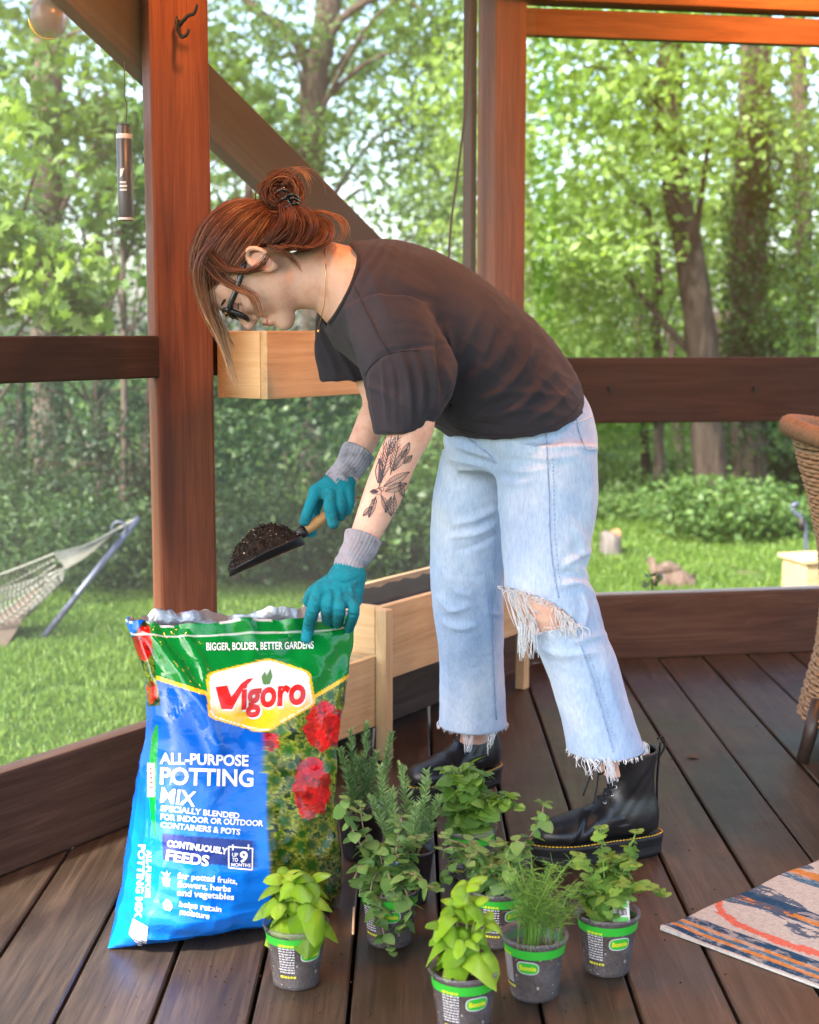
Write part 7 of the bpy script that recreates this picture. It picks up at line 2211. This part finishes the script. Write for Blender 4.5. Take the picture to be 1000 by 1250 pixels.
# foot: cross-sections along x; ellipsoids blended
for x, zc, hh, hw in ((.045, .078, .042, .037), (.075, .082, .044, .037), (.11, .082, .042, .038), (.145, .074, .036, .042), (.180, .066, .029, .046), (.210, .062, .026, .046), (.232, .060, .025, .040)):
    ft.ellipsoid((x, 0, zc), [(.036, 0, 0), (0, hw, 0), (0, 0, hh)], .014)
def shaft(z, x0, x1, hw): return (np.array([(x0 + x1) / 2, 0, z]), np.array([(x1 - x0) / 2, 0, 0]), hw)
ft.loft([shaft(.06, .008, .10, .035), shaft(.10, .008, .112, .036), shaft(.13, .012, .110, .037), shaft(.16, .014, .104, .041), shaft(.19, .010, .106, .045), shaft(.232, .004, .112, .049)], .022)
ftv = ft.v.copy(); X, Y_, Z = ft.pts()
ft.v = np.maximum(ft.v, (Z - (.215 + .05 * (.06 - X)))).astype(np.float32)       # top line
ft.v = np.maximum(ft.v, .040 - Z + 0 * X).astype(np.float32)
ft.v = np.where(Z > .15, np.maximum(ft.v, -(ftv + .0065)), ft.v).astype(np.float32)
BVv, BFf = ft.mesh(2); BVv, BFf = biggest(BVv, BFf, 300)
Nn_ = normals_of(BVv, BFf)
for x0, z0, w, a in ((.165, .095, .006, -.003), (.178, .092, .006, .002), (.150, .105, .007, -.003), (.06, .15, .010, -.003), (.05, .135, .010, -.002)):
    dd = ((BVv[:, 0] - x0) * .8 + (BVv[:, 2] - z0) * .6) / w; BVv = BVv + Nn_ * (a * np.exp(-dd * dd) * (np.abs(BVv[:, 2] - z0) < .06))[:, None]
ME_boot = mesh_data('boot', BVv, BFf, M_leather, True)
boot_bvh = BVHTree.FromPolygons([Vector(v) for v in BVv], [tuple(f) for f in BFf])
# sole: outline extruded, ridged
ao = np.linspace(0, 2 * math.pi, 96, endpoint=False)
def outline(gr):
    out = []
    for a in ao:
        x = .134 + (.140 + gr) * math.cos(a); w = np.interp(x, [-.01, .02, .06, .11, .16, .20, .24, .275], [.030, .036, .037, .036, .044, .049, .045, .030]) + gr
        sy = math.copysign(abs(math.sin(a)) ** .62, math.sin(a)); out.append((x, w * sy))
    return np.array(out)
rings = []
for z, gr in ((.0, -.004), (.004, -.001), (.010, .0), (.0135, -.0015), (.017, .0), (.0205, -.0015), (.024, .0005), (.033, .001), (.036, .0025), (.0425, .0028), (.0435, -.002)):
    q = outline(gr); zz = np.full(len(q), z)
    if z < .02: zz = zz + np.where((q[:, 0] > .085) & (q[:, 0] < .115), .010, 0) + np.clip((q[:, 0] - .22) / .06, 0, 1) ** 2 * .012
    rings.append(np.column_stack([q, zz]))
V, Fc = loft_vf(rings); ME_sole = mesh_data('sole', V, Fc, M_sole, True)
V = []
ps = []
q = outline(.0005); nst = 88
cl = np.vstack([q, q[:1]]); L_ = np.concatenate([[0], np.cumsum(np.linalg.norm(np.diff(cl, axis=0), axis=1))])
for i in range(nst):
    a, b = (i + .1) / nst * L_[-1], (i + .78) / nst * L_[-1]
    p = [(np.interp(t_, L_, cl[:, 0]), np.interp(t_, L_, cl[:, 1]), .0442) for t_ in (a, (a + b) / 2, b)]; ps.append(tube_vf(p, .0013, 6))
V, Fc = join(ps); ME_welt = mesh_data('welt_stitching', V, Fc, M_yel, True)
def boot_surf(x, z, side):
    h_, n_, i_, d_ = boot_bvh.ray_cast(Vector((x, .2 * side, z)), Vector((0, -side, 0))); return h_, n_
def front_surf(y, z):
    h_, n_, i_, d_ = boot_bvh.ray_cast(Vector((.4, y, z)), Vector((-1, 0, 0))); return (h_, n_) if h_ is not None else (Vector((.11, y, z)), Vector((1, 0, 0)))
eye, lac = [], []
rows = []
for k in range(7):
    zt = .118 + k * .0145
    pr = []
    for sd in (-1, 1):
        h_, n_ = front_surf(.0175 * sd, zt); pr.append(h_ + n_ * .002)
        aa = np.linspace(0, 2 * math.pi, 12, endpoint=False); tn = n_.orthogonal().normalized(); bn = n_.cross(tn)
        eye.append(tube_vf([tuple(h_ + n_ * .001 + (tn * math.cos(t_) + bn * math.sin(t_)) * .003) for t_ in np.append(aa, aa[0])], .0011, 5, caps=False))
    rows.append(pr)
for k in range(7):
    a, b = rows[k]; m_ = (a + b) / 2 + Vector((.005, 0, .001)); lac.append(tube_vf(spline([tuple(a), tuple(m_), tuple(b)], 9), .0019, 6))
    if k < 6:
        for sd in (0, 1):
            a, b = rows[k][sd], rows[k + 1][1 - sd]; m_ = (a + b) / 2 + Vector((.004, 0, 0)); lac.append(tube_vf(spline([tuple(a), tuple(m_), tuple(b)], 8), .0018, 6))
tp = (rows[-1][0] + rows[-1][1]) / 2
for sd in (-1, 1):
    lac.append(tube_vf(spline([tuple(tp + Vector((.008, 0, 0))), tuple(tp + Vector((.030, .020 * sd, .012))), tuple(tp + Vector((.040, .034 * sd, -.02))), tuple(tp + Vector((.022, .022 * sd, -.022))), tuple(tp + Vector((.010, .002 * sd, -.002)))], 22), .0019, 6))
    lac.append(tube_vf(spline([tuple(tp + Vector((.009, 0, 0))), tuple(tp + Vector((.028, .012 * sd, -.012))), tuple(tp + Vector((.036, .02 * sd, -.05))), tuple(tp + Vector((.046, .027 * sd, -.085)))], 18), .0019, 6))
V, Fc = join(lac); ME_lace = mesh_data('laces', V, Fc, M_lace, True)
V, Fc = join(eye); ME_eyes = mesh_data('eyelets', V, Fc, M_eye, True)
V, Fc = tube_vf(spline([(.006, 0, .232), (-.006, 0, .236), (-.010, 0, .215), (.004, 0, .19)], 14), .0035, 6, flat=.4); ME_tab = mesh_data('heel_loop', V, Fc, M_lace, True)
V, Fc = tube_vf(spline([(-.001, 0, .225), (.004, 0, .16), (.004, 0, .11), (.002, 0, .05)], 20), .004, 8, flat=.5); ME_back = mesh_data('back_strap', V, Fc, M_leather, True)
def place_boot(heel, toe, label, mirror=1):
    d = Vector((toe.x - heel.x, toe.y - heel.y)); sc_ = d.length / BL_; a = math.atan2(d.y, d.x)
    o = link('boot', ME_boot, person, Vector((heel.x, heel.y, .0012)) - parent_loc(person), (0, 0, a), (sc_,) * 3); o['label'] = label
    for nm, me in (('sole', ME_sole), ('welt_stitching', ME_welt), ('laces', ME_lace), ('eyelets', ME_eyes), ('heel_loop', ME_tab), ('back_strap', ME_back)):
        q = link(nm, me, o)
        if nm in ('welt_stitching', 'laces', 'eyelets'): q['kind'] = 'stuff'
    return sc_
hN, tN = atz(803, 1040), atz(650, 1056)
print('boot scale near', place_boot(hN, tN, 'near black leather boot with yellow welt stitching'))
hF = atz(607, 954); dF = Vector((-.74, -.67, 0)).normalized() * .262
print('boot scale far', place_boot(hF, hF + dF, 'far black leather boot behind the herb pots'))

# ---- tattoo on the forearm
M_ink_t = plain('tattoo_ink', (.075, .075, .095), .6, .2)
def arm_line(pts, r0, r1, n=16):
    return [(x, y) for x, y in spline(np.asarray(pts, float), n)], r0, r1
tat = []
def frond(base, tip_, w, nl):
    b, t_ = np.array(base, float), np.array(tip_, float); d = t_ - b; nn = np.array([-d[1], d[0]]) / np.linalg.norm(d)
    tat.append(([tuple(b + d * q + nn * .06 * w * math.sin(q * 3)) for q in np.linspace(0, 1, 12)], .0007))
    for k in range(nl):
        f = (k + 1) / (nl + 1); p = b + d * f
        for s_ in (-1, 1): tat.append(([tuple(p), tuple(p + nn * s_ * w * .6 * math.sin(math.pi * f) + d * .10), tuple(p + nn * s_ * w * math.sin(math.pi * f) + d * .20)], .0006))
def outline_leaf(base, tip_, w):
    b, t_ = np.array(base, float), np.array(tip_, float); d = t_ - b; nn = np.array([-d[1], d[0]]) / np.linalg.norm(d)
    for s_ in (-1, 0, 1): tat.append(([tuple(b + d * q + nn * s_ * w * math.sin(math.pi * q)) for q in np.linspace(0, 1, 12)], .0007))
    for q in np.linspace(.12, .88, 11):
        for s_ in (-1, 1): tat.append(([tuple(b + d * q), tuple(b + d * (q + .08) + nn * s_ * w * .8 * math.sin(math.pi * q))], .0004))
frond((462, 596), (478, 540), 8, 12); frond((466, 590), (468, 535), 6, 10); frond((476, 580), (486, 545), 6, 8)
outline_leaf((468, 594), (500, 576), 5); outline_leaf((470, 600), (497, 590), 5); outline_leaf((465, 604), (478, 630), 4); outline_leaf((459, 606), (450, 632), 3.5); outline_leaf((462, 600), (452, 600), 3); outline_leaf((478, 606), (470, 626), 3); outline_leaf((490, 560), (500, 540), 4)
outline_leaf((493, 566), (503, 556), 3)
outline_leaf((480, 575), (497, 548), 4.5); frond((470, 560), (487, 534), 5, 7); outline_leaf((462, 590), (464, 560), 4); outline_leaf((488, 588), (492, 606), 3.5); outline_leaf((454, 618), (443, 630), 3); frond((482, 600), (480, 628), 4, 6)
for c_, r_ in (((462, 600), 4), ((457, 612), 3), ((466, 597), 2.5)):
    tat.append(([(c_[0] + r_ * math.cos(q), c_[1] + r_ * math.sin(q)) for q in np.linspace(0, 2 * math.pi, 14)], .0007))
ps = []
for pts, r_ in tat:
    P = [on_surface(body_bvh, x, y, .0001) for x, y in pts]; P = [tuple(p) for p in P if p is not None and p.y < 2.72]
    if len(P) >= 2: ps.append(tube_vf(P, r_ * 2.0, 4, flat=.3))
V, Fc = join(ps); o = mobj('tattoo', V, Fc, M_ink_t, body); o['kind'] = 'stuff'; o['label'] = 'fine botanical line tattoo on the near forearm'

# ---- necklace
M_gold = plain('gold_chain', (.75, .50, .20), .25, .5, 1.0)
V, Fc = tube_vf(spline([on_surface(body_bvh, 397, 304, .002), on_surface(body_bvh, 398, 325, .0015), on_surface(body_bvh, 398, 350, .0015), at(396, 372, 2.755), at(391, 392, 2.77), at(389, 401, 2.78)], 24), .0008, 5)
nk = mobj('necklace', V, Fc, M_gold, person, True)
bm = bmesh.new(); bmesh.ops.create_uvsphere(bm, u_segments=10, v_segments=8, radius=.0035); pv = at(389, 404, 2.78); V = np.array([v.co + pv for v in bm.verts]); Fc = [tuple(v.index for v in f.verts) for f in bm.faces]; bm.free(); mobj('pendant', V, Fc, M_gold, nk, True)

# ---- hair
def hair_mat():
    t = NT('auburn_hair', .48, .32); c = t.ramp(t.attr('rnd'), [(0, (.036, .012, .007)), (.35, (.095, .030, .015)), (.62, (.20, .078, .038)), (1.0, (.50, .31, .18))]); t.col(c)
    t.b.inputs['Anisotropic'].default_value = .5; return t.m
M_hair = hair_mat()
HC, HR = np.array((-.100, .132, 0)), np.array((.100, .087, .079))
bun = np.array((-.222, .100, .004))
gh = np.random.default_rng(5)
strands = []          # (points, r, tone0, tone1)
def on_cap(p, lift=0.0):
    q = (p - HC) / HR; n = np.linalg.norm(q); return HC + q / max(n, 1e-6) * HR * (1 + lift) if n < 1.25 else p
def hairline(a):
    """a 0..1 from the middle of the forehead to the nape, near side"""
    tab = np.array([(0, -.016, .172, 0), (.15, -.018, .164, .030), (.32, -.040, .145, .058), (.5, -.078, .122, .074), (.62, -.108, .120, .078), (.75, -.135, .085, .072), (.88, -.155, .045, .048), (1, -.165, .03, 0)])
    return np.array([np.interp(a, tab[:, 0], tab[:, i]) for i in (1, 2, 3)])
q1 = (bun - HC) / HR; q1 = q1 / np.linalg.norm(q1)
hl_tab = np.array([hairline(q) for q in np.linspace(0, 1, 40)])
for k in range(5400):
    sg = 1 if gh.random() < .66 else -1
    s0 = hl_tab[gh.integers(40)] + gh.normal(0, .002, 3)
    q0 = (s0 * [1, 1, sg] - HC) / HR; q0 = q0 / np.linalg.norm(q0)
    if gh.random() < .55:
        q0 = q0 + (q1 - q0) * gh.uniform(.0, .75) + np.array([0, gh.uniform(0, .9), sg * gh.uniform(0, .5)]) * gh.uniform(0, 1); q0 = q0 / np.linalg.norm(q0)
    om = math.acos(np.clip(q0 @ q1, -.999, .999)); t_ = np.linspace(0, 1, 16)[:, None]
    Qs = (np.sin((1 - t_) * om) * q0 + np.sin(t_ * om) * q1) / math.sin(om)
    wv = gh.normal(0, .05, 3) * (2.2 if gh.random() < .06 else 1); Qs = Qs + np.sin(np.pi * t_) * wv; Qs /= np.linalg.norm(Qs, axis=1)[:, None]
    lift0 = 1 + gh.uniform(-.01, .055) + (gh.uniform(0, .08) if gh.random() < .04 else 0) + .03 * np.sin(np.pi * t_)
    pts = HC + Qs * HR * lift0; w = smoothstep(.8, 1.0, t_); pts = pts * (1 - w) + (bun + gh.normal(0, .011, 3)) * w
    tone = np.clip(gh.normal(.38, .20) + .10 * math.sin(9 * q0[2] + 7 * q0[1]), .02, .95); strands.append((pts, gh.uniform(.0004, .0008), tone, tone + .08))
# bun: twisted loops
for k in range(620):
    r_ = gh.uniform(.012, .031); ph = gh.uniform(0, 6.28); ti = gh.normal(0, .45, 2); ofs = bun + np.array((-.012, .0, 0)) + gh.normal(0, .006, 3); span = gh.uniform(2.2, 5.6); pts = []
    for q in np.linspace(0, span, 16):
        x, y = r_ * 1.15 * math.cos(q + ph), r_ * math.sin(q + ph); pts.append(ofs + np.array((x, y, ti[0] * x + ti[1] * y + .012 * math.sin(2 * q + ph))))
    tone = np.clip(gh.normal(.33, .2), 0, 1); strands.append((np.array(pts), gh.uniform(.0008, .0015), tone, tone + .05))
wS = [(H(*p), r, a, b) for p, r, a, b in []]
SW = [(np.array([H(*q) for q in p]), r, a, b) for p, r, a, b in strands]
# fringe falling straight down past the forehead
def lock(guide, n, spread, r, t0, t1, Yj=.02, curl=.0):
    for k in range(n):
        o_ = gh.normal(0, 1, 2); ph = gh.uniform(0, 6)
        G = [];
        for i, (x, y, Y, w) in enumerate(guide): G.append(W(x + o_[0] * spread * w, y + gh.normal(0, 1.2), Y + o_[1] * Yj * w))
        P = spline(G, 20); f = np.linspace(0, 1, 20); P = P + np.stack([curl * np.sin(f * 9 + ph) * f, curl * np.cos(f * 8 + ph) * f, 0 * f], 1)
        ln = int(20 * gh.uniform(.65, 1)); P = P[:max(ln, 6)]
        to = gh.normal(0, .10); SW.append((P, r * gh.uniform(.55, 1.0), t0 + to, t1 + to))
lock([(268, 290, 2.75, 1.0), (248, 315, 2.755, 1.0), (245, 345, 2.76, 1.0), (254, 380, 2.765, .8), (268, 412, 2.77, .6), (279, 440, 2.77, .4), (284, 462, 2.77, .3), (291, 482, 2.77, .3)], 80, 5, .001, .34, 1.02, .016, .004)
lock([(262, 300, 2.80, 1.0), (250, 325, 2.80, 1.0), (252, 360, 2.80, .9), (266, 395, 2.80, .7), (282, 420, 2.80, .5), (284, 440, 2.80, .4)], 60, 6, .001, .32, .95, .02, .003)
lock([(252, 318, 2.735, .8), (270, 340, 2.73, 1), (292, 352, 2.725, .9), (308, 362, 2.722, .8), (316, 380, 2.725, .6), (318, 395, 2.73, .5)], 46, 5, .001, .30, .72, .004)
lock([(255, 305, 2.735, 1), (275, 325, 2.728, 1), (298, 332, 2.722, 1), (318, 325, 2.718, .7), (330, 305, 2.716, .6)], 110, 6, .001, .28, .45, .004)
lock([(330, 300, 2.715, 1), (350, 310, 2.715, 1), (362, 322, 2.735, .8), (372, 335, 2.75, .8)], 22, 3, .001, .45, .75, .006)
# hair drawn up from the nape to the bun
for y_ in (2.725, 2.75, 2.78, 2.82):
    lock([(338, 300, y_, .8), (356, 302, y_, 1), (370, 290, y_ + .004, 1), (374, 272, y_ + .010, 1), (366, 256, y_ + .018, .9), (352, 246, 2.775, .7)], 130, 7, .001, .26, .42, .012)
    lock([(330, 296, y_ - .006, .8), (342, 286, y_ - .008, 1), (352, 272, y_ - .004, 1), (352, 258, y_ + .006, .9), (346, 244, 2.775, .7)], 90, 7, .001, .28, .45, .012)
# loose hair at the nape
lock([(350, 300, 2.74, 1), (372, 304, 2.75, 1), (392, 296, 2.77, 1), (400, 282, 2.79, .8), (392, 268, 2.80, .8), (372, 262, 2.80, .8), (355, 262, 2.80, .7)], 150, 6, .001, .30, .45, .03)
lock([(368, 262, 2.79, .6), (390, 258, 2.79, .8), (410, 264, 2.79, 1), (420, 278, 2.79, 1), (417, 292, 2.79, 1), (410, 296, 2.79, 1)], 46, 4, .0006, .40, .80, .02, .002)
lock([(262, 262, 2.76, 1), (250, 275, 2.76, 1.5), (240, 300, 2.76, 1.5), (236, 330, 2.765, 1.5), (242, 360, 2.77, 1.2)], 9, 4, .0004, .4, .7, .015, .002)
lock([(300, 240, 2.78, 1), (320, 225, 2.78, 1.6), (345, 206, 2.78, 1.8), (368, 206, 2.78, 1.8), (382, 222, 2.785, 2), (385, 245, 2.79, 2)], 8, 4, .0004, .35, .7, .02, .004)
lock([(345, 225, 2.79, .6), (362, 208, 2.79, .8), (376, 218, 2.79, 1), (380, 240, 2.79, 1)], 12, 4, .001, .4, .7, .02)
NK = 16
PP = np.empty((len(SW), NK, 3)); TO = np.empty((len(SW), NK - 1))
for i, (P, r_, a, b) in enumerate(SW):
    k = len(P); f = np.linspace(0, k - 1, NK)
    for ax in range(3): PP[i, :, ax] = np.interp(f, np.arange(k), P[:, ax])
    TO[i] = np.linspace(a, b, NK - 1)
RD = np.array([q[1] for q in SW])[:, None] * np.interp(np.linspace(0, 1, NK), [0, .1, .7, 1], [.6, 1, .9, .25])[None]
TT = np.gradient(PP, axis=1); TT /= np.linalg.norm(TT, axis=2)[..., None] + 1e-12
ref = np.array([.31, -.85, .42]); NN = np.cross(TT, ref); NN /= np.linalg.norm(NN, axis=2)[..., None] + 1e-12; BB = np.cross(TT, NN)
an = np.arange(4) * math.pi / 2
NS = 3; an = np.arange(NS) * 2 * math.pi / NS
HVV = PP[:, :, None] + RD[:, :, None, None] * (np.cos(an)[:, None] * NN[:, :, None] + np.sin(an)[:, None] * BB[:, :, None])
ii = np.arange(len(SW))[:, None, None] * NK * NS; jj = np.arange(NK - 1)[None, :, None] * NS; kk = np.arange(NS)[None, None]
HFF = np.stack([ii + jj + kk, ii + jj + (kk + 1) % NS, ii + jj + NS + (kk + 1) % NS, ii + jj + NS + kk], -1).reshape(-1, 4)
VV, FF, RR = [HVV.reshape(-1, 3)], [HFF], [np.repeat(TO.reshape(-1), NS)]
hair = mobj('hair', np.concatenate(VV), np.concatenate(FF), M_hair, person, True, attr={'rnd': ('FACE', 'FLOAT', np.clip(np.concatenate(RR), 0, 1))})
hair['kind'] = 'stuff'
# scalp under the strands
af = Field(CH - .32, CH + .32, .004)
af.ellipsoid(H(*HC), [Hf * .096, Hu * .083, Hl * .0755], .0)
af.ellipsoid(H(*(bun + np.array((-.012, 0, 0)))), [Hf * .020, Hu * .024, Hl * .022], .012)
af.cone(H(-.155, .075, .0), H(-.185, .10, .0), .045, .03, .02)
X, Y_, Z = af.pts(); d_ = [X - CH[0], Y_ - CH[1], Z - CH[2]]
ff_ = d_[0] * Hf[0] + d_[1] * Hf[1] + d_[2] * Hf[2]; uu_ = d_[0] * Hu[0] + d_[1] * Hu[1] + d_[2] * Hu[2]
af.v = np.maximum(af.v, ((ff_ - np.interp(uu_, [.02, .06, .10, .125, .145, .165, .19], [-.165, -.140, -.118, -.085, -.045, -.026, -.02])) * .8)).astype(np.float32)
V, Fq = af.mesh(2); V, Fq = biggest(V, Fq, 200)
mobj('scalp_hair', V, Fq, M_hair, hair, True, attr={'rnd': ('FACE', 'FLOAT', np.full(len(Fq), .16))})
# claw clip
M_clip = plain('black_claw_clip', (.006, .006, .007), .2, .5)
ps = [tube_vf(spline([at(346, 226, 2.765), at(352, 240, 2.755), at(357, 254, 2.755), at(361, 266, 2.765)], 14), np.interp(np.linspace(0, 1, 14), [0, .5, 1], [.003, .0065, .003]), 8, flat=.6)]
for (x, y), (x2, y2) in (((349, 232), (336, 238)), ((353, 242), (340, 248)), ((357, 252), (345, 258)), ((351, 238), (366, 243)), ((356, 250), (367, 252)), ((352, 243), (367, 247))):
    ps.append(tube_vf(spline([at(x, y, 2.758), at((x + x2) / 2, (y + y2) / 2 - 3, 2.748), at(x2, y2, 2.77)], 8), np.linspace(.0045, .002, 8), 6))
V, Fc = join(ps); mobj('claw_clip', V, Fc, M_clip, hair, True)

# ---- glasses
M_frame = plain('dark_glasses_frame', (.008, .009, .014), .2, .5)
gl_ = empty('glasses', H(0, .10)); gl_.parent = person; gl_.location = Vector(H(0, .10)) - parent_loc(person)
for s_l in (-1, 1):
    c0 = np.array((.010, .098, .033 * s_l)); loop = []
    for a in np.linspace(0, 2 * math.pi, 33):
        ca, sa = math.cos(a), math.sin(a); q = (abs(ca) ** 3.2 + abs(sa) ** 3.2) ** (-1 / 3.2); loop.append(H(c0[0] - .004 * (ca * q) ** 2, c0[1] + .0235 * q * sa, c0[2] + .026 * q * ca * s_l))
    V, Fc = tube_vf(loop, .0044, 8, caps=False); mobj('rim', V, Fc, M_frame, gl_, True)
    V = [tuple(p) for p in loop[:-1]]; t = NT('clear_lens', .05, .5); t.col((.8, .8, .8)); trn = t.n('ShaderNodeBsdfTransparent'); ms = t.n('ShaderNodeMixShader'); ms.inputs[0].default_value = .82
    t.l(t.b.outputs[0], ms.inputs[1]); t.l(trn.outputs[0], ms.inputs[2]); t.l(ms.outputs[0], t.out.inputs[0]); mobj('lens', V, [tuple(range(32))], t.m, gl_)
    V, Fc = tube_vf(spline([H(.006, .108, .060 * s_l), H(-.004, .110, .070 * s_l), H(-.04, .109, .076 * s_l), H(-.075, .112, .077 * s_l), H(-.094, .117, .074 * s_l)], 20), .0054, 8, flat=.55); mobj('temple_arm', V, Fc, M_frame, gl_, True)
V, Fc = tube_vf(spline([H(.012, .104, -.009), H(.015, .106, 0), H(.012, .104, .009)], 8), .0022, 8); mobj('bridge', V, Fc, M_frame, gl_, True)

# ---- crumbs of soil spilled round the bag and pots
gsp = np.random.default_rng(23); cp = []
for (px, py, sx, sy, n) in ((300, 1190, 60, 20, 26), (430, 1180, 60, 30, 30), (600, 1220, 110, 25, 34), (720, 1150, 90, 50, 24), (860, 960, 90, 60, 18), (250, 1215, 130, 20, 22), (830, 1090, 60, 60, 12)):
    for k in range(n):
        q = atz(px + gsp.normal(0, sx), py + gsp.normal(0, sy), .0022); cp.append(tuple(q))
v_, f_, r_ = scatter(ico, icf, cp, rot_rand(len(cp), .3, gsp), gsp.uniform(.0008, .0028, len(cp)), gsp.random(len(cp)))
o = mobj('spilled_soil', v_, f_, M_soil_pot); tag(o, 'crumbs of soil scattered over the deck boards round the pots', 'soil', kind='stuff')
